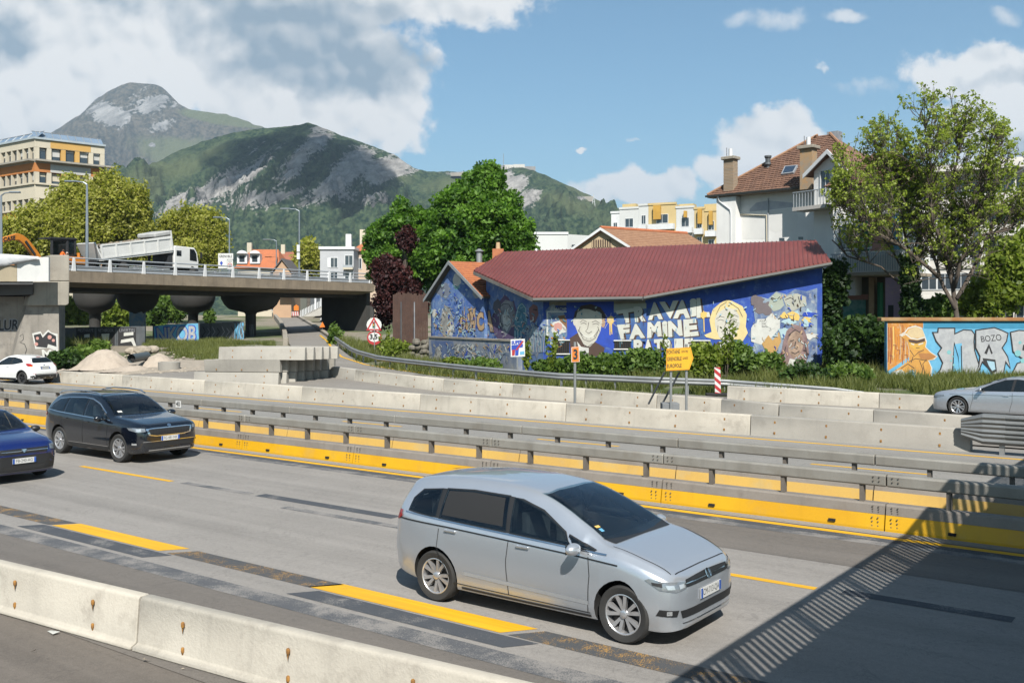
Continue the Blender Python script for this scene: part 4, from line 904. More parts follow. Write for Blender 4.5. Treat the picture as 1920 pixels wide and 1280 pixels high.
# ================================================================ small gable house beside the hall
gh = thing('gable_house', 'small blue painted gable house with orange tile roof left of the hall', 'building', at(855, 670, 66))
gA, gB = at(808, 590, 68), at(908, 590, 62.8); gd = (gB-gA); gL = gd.length; gd.normalize(); gn = Vector((gd.y, -gd.x, 0)); gn = gn if gn.y < 0 else -gn
gP = lambda s, z, o=0: Vector((gA.x, gA.y, 0))+gd*s+gn*o+UP*z
ez, az_ = 4.72, 7.05; mid_ = gL*.44
MB().prism([gP(0, 0), gP(gL, 0), gP(gL, ez+.15), gP(mid_, az_), gP(0, ez)], -gn*.25).build('wall', BLUEM, gh)
MB().prism([gP(0, 0), gP(0, ez), gP(0, ez)-gn*8, gP(0, 0)-gn*8], gd*.2).build('wall', BLUEM, gh)
TILE = mat('orange_tile', (.46, .16, .06), (.36, .12, .05), .8, scale=3, var=.25)
for sgn, s1, z1 in ((-1, -.35, ez-.12), (1, gL+.25, ez+.0)):
    a, c = gP(mid_, az_+.16, .35), gP(s1, z1+.12, .35); MB().prism([a, c, c-gn*8, a-gn*8], UP*-.1).build('roof_slope', mat('roof_board', (.16, .14, .12)), gh)
    MB().prism([gP(mid_, az_+.2, .37), gP(s1, z1+.16, .37), gP(s1, z1-.06, .37), gP(mid_, az_-.04, .37)], gn*.05).build('barge_board', mat('barge_grey', (.30, .32, .33), rough=.6), gh)
    b = MB()
    for r_ in range(16):
        f0, f1 = r_/16, (r_+1)/16; p0, p1 = a.lerp(c, f0), a.lerp(c, f1)
        b.prism([p0+UP*.02, p1+UP*.075, p1+UP*.02, p0+UP*.0], -gn*8)
    b.build('roof_tiles', TILE, gh, kind='stuff')
MB().box(gP(mid_+.3, az_+.55)-gn*3.4, (.75, .75, 1.1)).build('chimney', TILE, gh); MB().lathe(gP(mid_+.3, az_+1.1)-gn*3.4, [(.16, 0), (.13, .45)], 10).build('chimney_pot', pTan, gh)
MB().lathe(gP(mid_-.2, az_)-gn*2.2, [(.2, 0), (.2, .9), (.33, .92), (.08, 1.1)], 12).build('flue', GALV, gh, smooth=True); MB().lathe(gP(mid_+.9, az_)-gn*6.2, [(.2, 0), (.2, 1.0), (.1, 1.2)], 12).build('flue', GALV, gh, smooth=True)
G = Face(gA, gn, gh)
G.shape('painted_badge', circ(856, 528, 7, 15), P_('aqua', (.10, .30, .32))); G.shape('painted_cup', [(849, 524), (852, 514), (858, 512), (863, 520), (865, 530), (858, 537), (850, 532)], pW); G.glyph('lettering', 'CULTE', [(851, 536), (863, 536), (863, 541), (851, 541)], P_('ice', (.40, .55, .60)))
G.shape('mural_moon', circ(815, 588, 4.5, 9, 12), pW); blotch(G, 'mural_stars', 832, 545, 12, 14, P_('stardust', (.20, .23, .30)), .3)
G.shape('mural_rock', [(824, 620), (828, 590), (834, 572), (842, 576), (850, 596), (852, 620), (844, 630), (836, 632)], P_('bone', (.42, .41, .37), (.2, .2, .2))); G.shape('mural_rock', [(840, 604), (848, 598), (852, 616), (848, 630), (838, 628)], pW)
G.shape('plaster_patch', [(888, 538), (903, 548), (903, 556), (892, 560), (886, 552)], P_('plaster2', (.33, .34, .35)))
# orange wildstyle piece
for ch, q in (('N', [(864, 596), (882, 586), (884, 622), (860, 622)]), ('Y', [(878, 580), (892, 578), (896, 618), (884, 622)]), ('C', [(893, 588), (906, 584), (908, 618), (896, 622)]), ('H', [(904, 590), (918, 582), (926, 622), (908, 620)])):
    fc = G if q[0][0] < 895 else W1
    fc.glyph('graffiti_edge', ch, [(x+(1.2 if i in (1, 2) else -1.2), y+(1.6 if i > 1 else -1.6)) for i, (x, y) in enumerate(q)], pBr, .09); fc.glyph('graffiti', ch, q, pTan, .06)
for k in range(10): x = 860+k*3.3; G.line('graffiti_spike', [(x, 618), (x+2, 606-(k % 3)*8), (x+1, 596-(k % 4)*7)], 1.5, pTan if k % 2 else pBr)
for k in range(9): x = 860+k*7; (G if x < 895 else W1).line('mural_drip', [(x, 620), (x+1, 629)], 1.5, P_('ice', (.40, .55, .60)))
lw = thing('low_wall', 'low weathered blue retaining wall in front of the gable house', 'wall', at(880, 670, 62))
la, lb = at(804, 590, 66.3), at(968, 590, 56.2); ld = (lb-la).normalized(); ln_ = Vector((ld.y, -ld.x, 0)); ln_ = ln_ if ln_.y < 0 else -ln_
GREYMUR = mat('mural_grey', (.30, .31, .33), (.12, .17, .28), .85, scale=.9, var=.3, streak=.3, dirt=(.46, .45, .40), dirtamt=.7)
MB().prism([Vector((la.x, la.y, 0)), Vector((lb.x, lb.y, 0)), Vector((lb.x, lb.y, 2.18)), Vector((la.x, la.y, 2.18))], -ln_*.4).build('wall', GREYMUR, lw)
MB().prism([Vector((la.x, la.y, 2.18))+ln_*.05, Vector((lb.x, lb.y, 2.18))+ln_*.05, Vector((lb.x, lb.y, 2.28))+ln_*.05, Vector((la.x, la.y, 2.28))+ln_*.05], -ln_*.5).build('coping', CONC3, lw)
L_ = Face(la, ln_, lw)
L_.shape('mural_field', [(808, 638), (850, 640), (854, 676), (812, 676)], P_('washed_blue', (.06, .11, .27), (.14, .19, .3))); L_.shape('mural_figure', [(812, 676), (818, 652), (824, 648), (828, 664), (824, 676)], P_('bone', (.42, .41, .37)))
for k in range(26): x = 856+random.random()*100; y = 644+random.random()*26; L_.line('mural_stroke', [(x, y), (x+random.uniform(-4, 4), y+6), (x+random.uniform(-6, 6), y+13)], 1+random.random()*1.5, random.choice([pW, P_('bone', (.42, .41, .37)), pGrey, pTan, pBlue]))
# plank fence and rubble wall at its left
pf = thing('plank_fence', 'old dark brown plank fence under the red leaved tree', 'fence', at(765, 640, 70))
PLK = mat('old_planks', (.085, .045, .032), (.06, .03, .022), .9, scale=2, streak=.3)
for k in range(22):
    x = 738+k*3.0; p = at(x, 590, 70+.06*k); h_ = 3.7+(590-(560+random.uniform(-2, 4)))/F*70; MB().box((p.x, p.y, (h_+.6)/2), (.105, .03, h_-.6+.8)).build('plank', PLK, pf)
for x in (752, 777): p = at(x, 590, 69.8); MB().tube([(p.x, p.y, .4), (p.x, p.y, 4.6)], .045, 6).build('post', pGrey if x > 760 else FB, pf)
rw = thing('rubble_wall', 'short mossy rubble stone wall at the end of the blue low wall', 'wall', at(785, 665, 66.5))
STN = mat('rubble', (.20, .18, .15), (.12, .11, .085), .95, scale=3, bump=.5, dirt=(.07, .085, .03), dirtamt=.6)
for k in range(46):
    x = 764+random.random()*42; y = 672-random.random()*(34 if x > 780 else 24); p = at(x, y, 66.4+random.random()*.5); b = MB(); r_ = .16+random.random()*.14
    b.lathe(p, [(r_*.2, -r_*.6), (r_*.9, -r_*.4), (r_, 0), (r_*.8, r_*.45), (r_*.2, r_*.6)], 7); b.build('stone', STN, rw)
MB().prism([at(764, 674, 66.9), at(806, 674, 66.9), at(806, 634, 66.9), at(764, 648, 66.9)], (0, .4, 0)).build('core', STN, rw)

# many thin spray strokes, drips and flecks over the older walls
ICE = P_('ice', (.40, .55, .60)); random.seed(12)
def sprays(fc, x0, x1, y0, y1, n, cols, ln=9):
    for k in range(n):
        x, y = random.uniform(x0, x1), random.uniform(y0, y1); a = random.gauss(1.4, .7); l = random.uniform(.4, 1)*ln; c_ = random.uniform(-3, 3)
        fc.line('spray_stroke', [(x, y), (x+math.cos(a)*l*.5+c_, y+math.sin(a)*l*.5), (x+math.cos(a)*l, y+math.sin(a)*l)], random.uniform(.7, 2.3), random.choice(cols))
sprays(G, 812, 895, 575, 628, 110, [pW, ICE, pGrey, ICE, pTan, pBlue]); sprays(G, 830, 885, 530, 575, 30, [ICE, pBlue, pGrey], 7)
sprays(W1, 915, 1018, 575, 660, 110, [pW, pW, ICE, pGrey, pK, pPink, pTeal, ICE]); sprays(W2, 1026, 1062, 590, 660, 34, [pW, ICE, pOr, pTan, pTeal, pBlue]); sprays(W2, 1066, 1150, 572, 600, 10, [pTeal, ICE], 5)
sprays(W3, 1410, 1528, 548, 672, 90, [pW, ICE, pGrey, pK, pTan, ICE, pBlue, pBr]); sprays(W3, 1330, 1400, 560, 600, 12, [ICE, pSky], 6)
for k in range(26): fc, a, b0 = random.choice(((W2, 1160, 1210), (W3, 1214, 1320))); x, y = random.uniform(a, b0), random.uniform(578, 640); fc.line('drip', [(x, y), (x+.3, y+random.uniform(4, 12))], .7, random.choice([pTeal, pBr, ICE, pSky]))
sprays(g_ if False else L_, 810, 955, 642, 672, 90, [pW, pGrey, P_('bone', (.42, .41, .37)), pTan, ICE], 10)
# ================================================================ graffiti wall at the right
GW = Yg = 54.0
gw = thing('graffiti_wall', 'free standing wall with orange hooded figure and silver letters at the right', 'wall', at(1800, 710, GW))
p0, p1 = at(1663, 590, GW), at(2080, 590, GW); zt_ = H-12/F*GW; 
MB().prism([Vector((p0.x, GW, -.2)), Vector((p1.x, GW, -.2)), Vector((p1.x, GW, zt_)), Vector((p0.x, GW, zt_))], (0, .35, 0)).build('wall', pSky, gw)
MB().prism([Vector((p0.x-.35, GW-.14, zt_)), Vector((p1.x, GW-.14, zt_)), Vector((p1.x, GW-.14, zt_+.2)), Vector((p0.x-.35, GW-.14, zt_+.2))], (0, .65, 0)).build('coping', mat('coping_rusty', (.36, .25, .12), (.30, .12, .03), scale=1.2, streak=.3), gw, bevel=.02)
g_ = Face((p0.x, GW, 1), (0, -1, 0), gw)
g_.shape('blue_band', [(1732, 603), (2078, 603), (2078, 616), (1732, 616)], P_('turquoise', (.03, .24, .40)))
g_.shape('orange_field', [(1664, 603), (1731, 603), (1731, 612), (1722, 640), (1706, 668), (1664, 696)], mat('mural_orange', (.58, .25, .04), (.42, .16, .03), .8, scale=2.2, var=.3, dirt=(.62, .50, .35), dirtamt=.6))
for k in range(14): x = 1666+k*4.5; g_.line('mural_stroke', [(x, 606+random.random()*10), (x+1, 640+random.random()*16), (x-1, 670+random.random()*14)], 1.4+random.random()*1.5, random.choice([P_('burnt_orange', (.30, .08, .02)), pOr, pTan, pYel]))
for k in range(7): x = 1668+k*7; y = 640+random.random()*36; g_.line('mural_stroke', [(x, y), (x+5, y), (x+5, y+8)], 1.2, pMar)
# seated hooded figure with a cap
out = [(1686, 628), (1696, 622), (1702, 614), (1716, 610), (1728, 614), (1734, 628), (1738, 640), (1736, 650), (1746, 660), (1758, 668), (1752, 674), (1742, 676), (1748, 690), (1746, 710), (1722, 710), (1712, 696), (1698, 700), (1680, 706), (1664, 710), (1672, 698), (1690, 686), (1704, 676), (1704, 656), (1700, 640), (1694, 634)]
g_.shape('figure_outline', out, pW)
cx_, cy_ = 1714, 664
g_.shape('figure_body', [(cx_+(x-cx_)*.93, cy_+(y-cy_)*.95) for x, y in out], P_('amber', (.60, .31, .06), (.5, .24, .05)))
g_.shape('figure_cap', [(1690, 630), (1698, 625), (1712, 634), (1734, 632), (1730, 618), (1718, 612), (1704, 618), (1700, 625)], P_('tan_cap', (.62, .48, .28))); g_.line('figure_edge', [(1690, 630), (1698, 626), (1708, 634), (1720, 636), (1735, 632)], 2.4, pW)
g_.shape('figure_face', [(1703, 640), (1714, 637), (1733, 636), (1735, 648), (1728, 656), (1716, 655), (1706, 650)], P_('gold', (.62, .36, .06))); g_.shape('figure_shadow', [(1703, 636), (1720, 638), (1734, 634), (1734, 640), (1718, 644), (1704, 641)], pBr)
for q in ([(1708, 644), (1714, 646)], [(1722, 646), (1731, 643)]): g_.line('figure_eye', q, 2.2, pW)
for q in ([(1717, 652), (1724, 652)], [(1706, 656), (1714, 668), (1722, 660), (1732, 656)], [(1704, 678), (1716, 672), (1738, 676)], [(1724, 676), (1730, 692), (1728, 708)], [(1712, 668), (1708, 680)], [(1738, 672), (1730, 682), (1734, 700)], [(1690, 690), (1702, 682), (1714, 690)]): g_.line('figure_line', q, 1.3, pBr)
g_.shape('figure_shoe', [(1668, 708), (1676, 696), (1690, 692), (1698, 700), (1690, 708)], pW); g_.shape('figure_sleeve', [(1722, 662), (1742, 662), (1756, 668), (1740, 674), (1726, 672)], P_('amber_dark', (.42, .18, .05)))
g_.glyph('lettering', 'WKR', [(1704, 693), (1718, 693), (1718, 700), (1704, 700)], pTeal, .02); g_.glyph('lettering', '2016', [(1700, 702), (1714, 702), (1714, 708), (1700, 708)], pTeal, .02)
# silver block letters with black edges
def blockletter(pts, holes):
    g_.shape('graffiti_edge', pts, pK); cx_ = sum(p[0] for p in pts)/len(pts); cy_ = sum(p[1] for p in pts)/len(pts)
    ins = []
    n = len(pts)
    for i in range(n):
        a, b_, c = Vector(pts[i-1]), Vector(pts[i]), Vector(pts[(i+1) % n]); d1 = (b_-a).normalized(); d2 = (c-b_).normalized(); nn_ = Vector((-d1.y-d2.y, d1.x+d2.x)); nn_.normalize(); k_ = max(.5, nn_.dot(Vector((-d1.y, d1.x)))); ins.append(b_+nn_*(2.3/k_))
    area = sum(pts[i-1][0]*pts[i][1]-pts[i][0]*pts[i-1][1] for i in range(n))
    if area < 0:
        ins = [Vector(p)*2-q for p, q in zip(map(Vector, pts), ins)]
    g_.shape('graffiti', [tuple(p) for p in ins], pSilv)
    for h, m_ in holes: g_.shape('graffiti_hole', h, m_)
blockletter([(1747, 622), (1757, 622), (1758, 614), (1791, 614), (1791, 624), (1806, 617), (1822, 618), (1828, 626), (1827, 640), (1828, 656), (1834, 676), (1839, 692), (1826, 706), (1802, 710), (1796, 668), (1789, 644), (1788, 680), (1786, 702), (1772, 706), (1752, 704), (1762, 692), (1766, 680), (1757, 662), (1764, 652), (1754, 640)],
   [([(1790, 645), (1803, 643), (1805, 702), (1799, 702), (1797, 668)], pSky), ([(1801, 648), (1803, 648), (1804, 700), (1802, 700)], pK)])
blockletter([(1828, 618), (1842, 616), (1864, 613), (1878, 618), (1891, 624), (1888, 640), (1880, 652), (1890, 668), (1895, 692), (1886, 680), (1882, 700), (1864, 707), (1852, 690), (1842, 680), (1838, 690), (1828, 704), (1834, 684), (1836, 668), (1828, 652)],
   [([(1842, 671), (1866, 674), (1869, 696), (1860, 700), (1852, 688), (1844, 682)], pK), ([(1850, 676), (1864, 678), (1866, 692), (1860, 695), (1854, 686)], P_('pale_blue', (.34, .52, .62))), ([(1845, 662), (1854, 644), (1861, 662), (1858, 664), (1854, 652), (1850, 664)], pK)])
blockletter([(1893, 622), (1910, 618), (1940, 620), (1960, 640), (1940, 650), (1950, 690), (1920, 706), (1896, 700), (1906, 680), (1920, 676), (1898, 660)], [([(1918, 646), (1930, 646), (1928, 660), (1916, 656)], pK)])
blockletter([(1965, 620), (2030, 618), (2040, 650), (2030, 705), (1975, 705)], [])
g_.glyph('graffiti_tag', 'BOZO', [(1838, 630), (1876, 626), (1878, 638), (1840, 641)], pK, .0)
for x, y, r_ in ((1779, 660, 4), (1783, 676, 2), (1788, 684, 2.2), (1786, 668, 1.6), (1908, 662, 6), (1917, 676, 4.5), (1912, 642, 3)): g_.shape('graffiti_spot', circ(x, y, r_, r_), P_('mint', (.20, .46, .48)))
# ================================================================ background buildings
GLASS = mat('window_glass', (.035, .05, .065), (.06, .075, .09), .12, scale=.5, spec=.8)
CREAM = mat('cream_wall', (.60, .54, .42), (.53, .48, .38), .85, scale=.2, streak=.12)
def prism_v(b, pts, z0, z1): b.prism([Vector((p.x, p.y, z0)) for p in pts], (0, 0, z1-z0)); return b
class Facade:
    """wall plane through pixel columns xa (distance Ya) and xb (distance Yb); places boxes by pixel column and height"""
    def __init__(s, root, xa, Ya, xb, Yb):
        s.r = root; s.a = at(xa, 590, Ya); s.b = at(xb, 590, Yb); s.a.z = s.b.z = 0; s.d = (s.b-s.a).normalized(); s.n = Vector((s.d.y, -s.d.x, 0)); s.L = (s.b-s.a).length
        if s.n.dot(-(s.a+s.b)/2) < 0: s.n = -s.n
    def col(s, px):
        u_ = (px-CX)/F; return (u_*s.a.y-s.a.x)/(s.d.x-u_*s.d.y)
    def zz(s, px, py):
        p = s.a+s.d*s.col(px); return H+(HY-py)/F*p.y
    def P(s, t_, z, o=0): return s.a+s.d*t_+s.n*o+UP*z
    def slab(s, name, m, t0, t1, z0, z1, o0, o1, parent=None, **k):
        b = MB(); b.prism([s.P(t0, z0, o0), s.P(t1, z0, o0), s.P(t1, z1, o0), s.P(t0, z1, o0)], s.n*(o1-o0)); return b.build(name, m, parent or s.r, **k)
    def window(s, t_, z, w, h, fm=None, sill=True, bars=1):
        o = s.slab('window', GLASS, t_-w/2, t_+w/2, z, z+h, -.05, .02)
        b = MB(); f = .07
        for a0, a1, b0, b1 in ((t_-w/2-f, t_-w/2, z-f, z+h+f), (t_+w/2, t_+w/2+f, z-f, z+h+f), (t_-w/2, t_+w/2, z+h, z+h+f), (t_-w/2, t_+w/2, z-f, z)): b.prism([s.P(a0, b0, -.03), s.P(a1, b0, -.03), s.P(a1, b1, -.03), s.P(a0, b1, -.03)], s.n*.11)
        for q in range(bars): tt_ = t_-w/2+w*(q+1)/(bars+1); b.prism([s.P(tt_-.025, z, 0), s.P(tt_+.025, z, 0), s.P(tt_+.025, z+h, 0), s.P(tt_-.025, z+h, 0)], s.n*.05)
        b.build('frame', fm or WHITEP, o); return o
# ---- tall office building at the far left
ob = thing('office_building', 'tall cream and orange office building with rows of windows at the far left', 'building', at(100, 590, 140)*1.0)
OR1 = mat('orange_panel', (.52, .20, .05), (.45, .17, .045), .7, scale=.3); OR2 = mat('yellow_panel', (.60, .36, .10), (.54, .32, .09), .7, scale=.3); OR3 = mat('bright_orange_panel', (.62, .28, .03), rough=.7); GW_ = mat('grey_white_panel', (.52, .52, .50), rough=.7); LEDGE = mat('ledge_concrete', (.40, .37, .32), (.30, .28, .24), streak=.3)
fr_ = Facade(ob, 65, 140, 196, 146.6); fl_ = Facade(ob, -60, 151, 65, 140)
core = MB(); prism_v(core, [fr_.P(.5, 0, -.7), fr_.P(fr_.L, 0, -.7), fr_.P(fr_.L, 0, -9), fl_.P(0, 0, -9), fl_.P(0, 0, -.7)], 0, 27.2); core.build('core', GLASS, ob)
zs = [28.4, 27.5, 25.8, 25.1, 23.8, 22.05, 20.0, 18.4, 17.0, 15.2, 13.6, 11.9, 10.3, 8.6]
for fc, nwin in ((fr_, 5), (fl_, 12)):
    right = fc is fr_
    bands = [(27.3, 28.4, CREAM), (25.1, 25.6, LEDGE), (23.85, 25.1, OR1), (20.1, 22.0, CREAM), (17.0, 18.4, OR3), (13.6, 15.2, CREAM), (10.3, 11.9, OR1), (0, 8.6, CREAM)]
    for z0, z1, m_ in bands: fc.slab('spandrel', m_, 0 if right else -0.0, fc.L, z0, z1, -.4, .0)
    for z in (25.3, 22.05, 18.45, 15.2): fc.slab('ledge', LEDGE if z > 25 else CREAM, -.02, fc.L+(1.2 if z > 25 and right else 0), z, z+.25, -.3, .9 if z > 25 else .25)
    fc.slab('cornice', mat('roof_edge_blue', (.42, .48, .52), rough=.5), -.1, fc.L+.1, 28.42, 28.7, -9, .25)
    if right:
        fc.slab('spandrel', OR2, 2.1, 7.7, 27.35, 28.35, 0, .03); fc.slab('spandrel', GW_, 2.1, 7.7, 23.9, 25.05, 0, .03)
    for z0, z1 in ((25.6, 27.3), (22.05, 23.85), (18.4, 20.1), (15.2, 17.0), (11.9, 13.6), (8.6, 10.3)):
        n = nwin; pitch = fc.L/n
        for k in range(n+1):
            w = (.62 if right else .34); c = min(max(k*pitch, w/2), fc.L-w/2)
            m_ = OR2 if right and k in (2, 3) and z0 > 20 else CREAM
            fc.slab('pillar', m_, c-w/2, c+w/2, z0, z1, -.45, -.02)
        for k in range(n):
            c = (k+.5)*pitch; bl = random.uniform(.1, .6); wn_ = fc.slab('window', GLASS, c-pitch*.3, c+pitch*.3, z0+.1, z1-.1, -.55, -.4)
            fc.slab('blind', CREAM if random.random() < .5 else GW_, c-pitch*.29, c+pitch*.29, z1-.1-bl*(z1-z0), z1-.12, -.4, -.37, wn_)
for k in range(9):
    for fc in (fr_, fl_):
        t_ = fc.L*(k+.5)/9; b = MB(); b.tube([fc.P(t_, 28.7, -.4), fc.P(t_, 29.7, -1.4), fc.P(t_, 28.7, -1.9)], .05, 5); b.build('roof_frame', GALV, ob)
for fc in (fr_, fl_): MB().tube([fc.P(0, 29.7, -1.4), fc.P(fc.L, 29.7, -1.4)], .05, 5).build('roof_rail', GALV, ob); MB().quad(fc.P(0, 28.8, -.5), fc.P(fc.L, 28.8, -.5), fc.P(fc.L, 29.65, -1.38), fc.P(0, 29.65, -1.38)).build('roof_glazing', mat('solar_blue', (.20, .27, .36), rough=.2), ob)
# ---- orange roofed houses beyond the viaduct
TERRA = mat('terracotta', (.50, .155, .06), (.40, .13, .055), .85, scale=1.2, var=.25, bscale=6)
def hip_house(label, px0, px1, Y, y_eave, y_ridge, dep, wall, roof, rows=2, cols=4, y_base=600, ridge=.3, chim=(), name='house'):
    root = thing(name, label, 'house', at((px0+px1)/2, y_base, Y)); fc = Facade(root, px0, Y, px1, Y); zE = H+(HY-y_eave)/F*Y; zR = H+(HY-y_ridge)/F*Y; L = fc.L
    b = MB(); prism_v(b, [fc.P(0, 0), fc.P(L, 0), fc.P(L, 0, -dep), fc.P(0, 0, -dep)], 0, zE); b.build('wall', wall, root)
    o = .5; a = [fc.P(-o, zE, o), fc.P(L+o, zE, o), fc.P(L+o, zE, -dep-o), fc.P(-o, zE, -dep-o)]; r0, r1 = fc.P(L*ridge, zR, -dep/2), fc.P(L*(1-ridge), zR, -dep/2)
    b = MB(); b.add(a+[r0, r1], [(0, 1, 5, 4), (1, 2, 5), (2, 3, 4, 5), (3, 0, 4), (3, 2, 1, 0)]); rf = b.build('roof', roof, root)
    for f_, h_ in chim: p = fc.P(L*f_, zR-.6, -dep*.45); MB().box(p+UP*h_/2, (.7, .6, h_+.8)).build('chimney', CREAM, rf)
    hgt = (zE-zg(fc.a.x, Y))/rows
    for r_ in range(rows):
        for c in range(cols): fc.window(L*(c+.5)/cols, zE-hgt*(r_+.75), min(.9, L/cols*.45), min(1.3, hgt*.5))
    return root, fc
h1, fc = hip_house('house with steep orange roof and white dormers beyond the viaduct', 446, 520, 150, 503, 464, 9, CREAM, TERRA, 2, 5, chim=((.12, 1.2),), ridge=.15)
for x in (452, 476): 
    t_ = fc.col(x+1); z = fc.zz(x, 494); d_ = fc.slab('dormer', WHITEP, t_-.75, t_+.75, z, z+1.5, -1.6, -.2); fc.slab('window', GLASS, t_-.4, t_+.4, z+.25, z+1.2, -.2, -.17, d_); MB().lathe(fc.P(t_, z+1.5, -.2), [(.85, 0), (.6, .35), (.1, .5)], 10).build('dormer_roof', WHITEP, d_)
hip_house('long house with dull orange roof and chimneys behind the lamp post', 484, 556, 175, 497, 469, 10, CREAM, mat('terracotta_old', (.36, .13, .07), (.28, .10, .06), .85, scale=1.2, var=.25), 2, 5, chim=((.5, 1.5), (.92, 1.6)), ridge=.05)
gb = thing('gabled_house', 'small peach gabled house between the orange roofs', 'house', at(530, 600, 140)); fc = Facade(gb, 512, 140, 546, 140)
MB().prism([fc.P(0, 0), fc.P(fc.L, 0), fc.P(fc.L, 9.6), fc.P(fc.L/2, 11.4), fc.P(0, 9.6)], -fc.n*6).build('wall', mat('peach_wall', (.52, .34, .21), (.46, .30, .19)), gb)
for sg in (0, 1):
    a, c = fc.P(fc.L/2, 11.65, .3), fc.P(-.4 if sg == 0 else fc.L+.4, 9.5, .3); MB().prism([a, c, c-UP*.22, a-UP*.22], -fc.n*6.5).build('roof_slope', mat('slate', (.12, .11, .11)), gb)
fc.window(fc.L/2, 8.6, .7, 1.0); fc.slab('extension', WHITEP, fc.L*.45, fc.L*1.15, 6.6, 8.0, 0, 1.5)
# ---- grey white block with balcony and peach house to its right
gbk = thing('apartment_block', 'grey white flat roofed block with a glazed balcony left of the green tree', 'building', at(630, 600, 128)); fc = Facade(gbk, 600, 128, 663, 128)
b = MB(); prism_v(b, [fc.P(0, 0), fc.P(fc.L, 0), fc.P(fc.L, 0, -9), fc.P(0, 0, -9)], 0, 12.1); b.build('wall', mat('pale_grey_wall', (.47, .48, .50), (.42, .43, .45), streak=.1), gbk); fc.slab('cornice', WHITEP, -.15, fc.L+.15, 12.1, 12.45, -9, .2)
for z in (10.2, 8.3, 6.4): fc.window(fc.L*.42, z-.4, .85, 1.2); fc.slab('shutter', WHITEP, fc.L*.42-.85, fc.L*.42-.48, z-.4, z+.8, 0, .06)
for z in (10.0, 8.0, 6.0): fc.slab('balcony', CREAM, fc.L*.71, fc.L, z-.5, z-.25, 0, .8); fc.window(fc.L*.86, z, fc.L*.22, 1.3); fc.slab('balcony_rail', GREYR, fc.L*.71, fc.L, z-.25, z+.05, .74, .8)
MB().box(fc.P(fc.L*.78, 13.1, -2), (.7, .7, 2.2)).build('chimney', WHITEP, gbk)
hip_house('peach house with orange roof half hidden by the green tree', 664, 720, 132, 471, 446, 8, mat('peach_wall2', (.58, .45, .34), (.52, .40, .31)), TERRA, 3, 3, chim=((.15, 1.6), (.35, 1.3)), ridge=.3)
# tall slab with pale columns seen through the viaduct opening
tb = thing('office_block', 'pale columned block seen through the viaduct opening', 'building', at(550, 590, 210)); fc = Facade(tb, 515, 210, 660, 210)
b = MB(); prism_v(b, [fc.P(0, 0), fc.P(fc.L, 0), fc.P(fc.L, 0, -8), fc.P(0, 0, -8)], 0, 9.2); b.build('wall', mat('dim_glass', (.10, .11, .12), rough=.4), tb)
for k in range(14): fc.slab('pillar', WHITEP, fc.L*k/13.5, fc.L*k/13.5+.35, 0, 9.3, 0, .3)
# ---- white flat building, peach gable house, yellow apartments behind the red roof
wb = thing('white_building', 'plain white flat roofed building behind the red roof', 'building', at(1050, 470, 112)); fc = Facade(wb, 985, 112, 1064, 112); WALLW = mat('white_wall', (.62, .63, .62), (.57, .58, .57), .8, scale=.2)
b = MB(); prism_v(b, [fc.P(0, 0), fc.P(fc.L, 0), fc.P(fc.L+5.5, 0, -4), fc.P(fc.L, 0, -12), fc.P(0, 0, -12)], 0, 12.75); b.build('wall', WALLW, wb); fc.slab('cornice', WHITEP, -.1, fc.L+.1, 12.75, 13.0, -9, .1); b = MB(); b.prism([fc.P(fc.L+.2, 10.2, 0)+Vector((.3, .2, 0)), fc.P(fc.L+4, 10.2, -2.9)+Vector((.3, -.1, 0)), fc.P(fc.L+4, 11.6, -2.9)+Vector((.3, -.1, 0)), fc.P(fc.L+.2, 11.6)+Vector((.3, .2, 0))], (0, .1, 0)); b.build('window', GLASS, wb)
pg = thing('gabled_house', 'peach gabled house with brown tiled roof rising behind the red roof', 'house', at(1180, 470, 92)); Yp = 92
fc = Facade(pg, 1078, Yp, 1180, Yp-2); TILEB = mat('brown_tile', (.34, .19, .11), (.27, .14, .08), .85, scale=2.5, var=.3, bscale=8)
zE, zR = fc.zz(1080, 466), fc.zz(1131, 428); PEACH = mat('peach_wall3', (.56, .43, .27), (.5, .38, .24))
MB().prism([fc.P(0, 0), fc.P(fc.L, 0), fc.P(fc.L, zE), fc.P(fc.L/2, zR-.25), fc.P(0, zE)], -fc.n*.3).build('wall', PEACH, pg)
back = Vector((9, 6.5, 0)); 
for sg in (-1, 1):
    a, c = fc.P(fc.L/2, zR, .4), fc.P(fc.L/2+sg*(fc.L/2+.5), zE-.2, .4); MB().prism([a, c, c+back, a+back], UP*-.16).build('roof_slope', TILEB, pg)
    MB().prism([a+UP*.06, c+UP*.06, c-UP*.2, a-UP*.2], fc.n*.06).build('barge_board', WHITEP, pg)
    b = MB()
    for r_ in range(11): p0, p1 = a.lerp(c, r_/11), a.lerp(c, (r_+1)/11); b.prism([p0+UP*.03, p1+UP*.09, p1+UP*.02], back)
    b.build('roof_tiles', TILEB, pg, kind='stuff')
MB().tube([fc.P(fc.L/2, zR+.05, .4), fc.P(fc.L/2, zR+.05, .4)+back], .16, 8).build('ridge_tiles', TERRA, pg)
wv = fc.slab('vent', pBr, fc.L/2-.95, fc.L/2+.95, zE+.05, zE+.75, .0, .03)
for k in range(9): fc.slab('slat', PEACH, fc.L/2-.9+k*.22, fc.L/2-.82+k*.22, zE+.05, zE+.75, .03, .06, wv)
ya = thing('apartment_building', 'stepped white and yellow apartment building with orange bays in the distance', 'building', at(1240, 460, 165)); fc = Facade(ya, 1146, 168, 1346, 160); YW = mat('yellow_wall', (.60, .46, .22), (.55, .42, .2)); OB = mat('orange_bay', (.58, .33, .05))
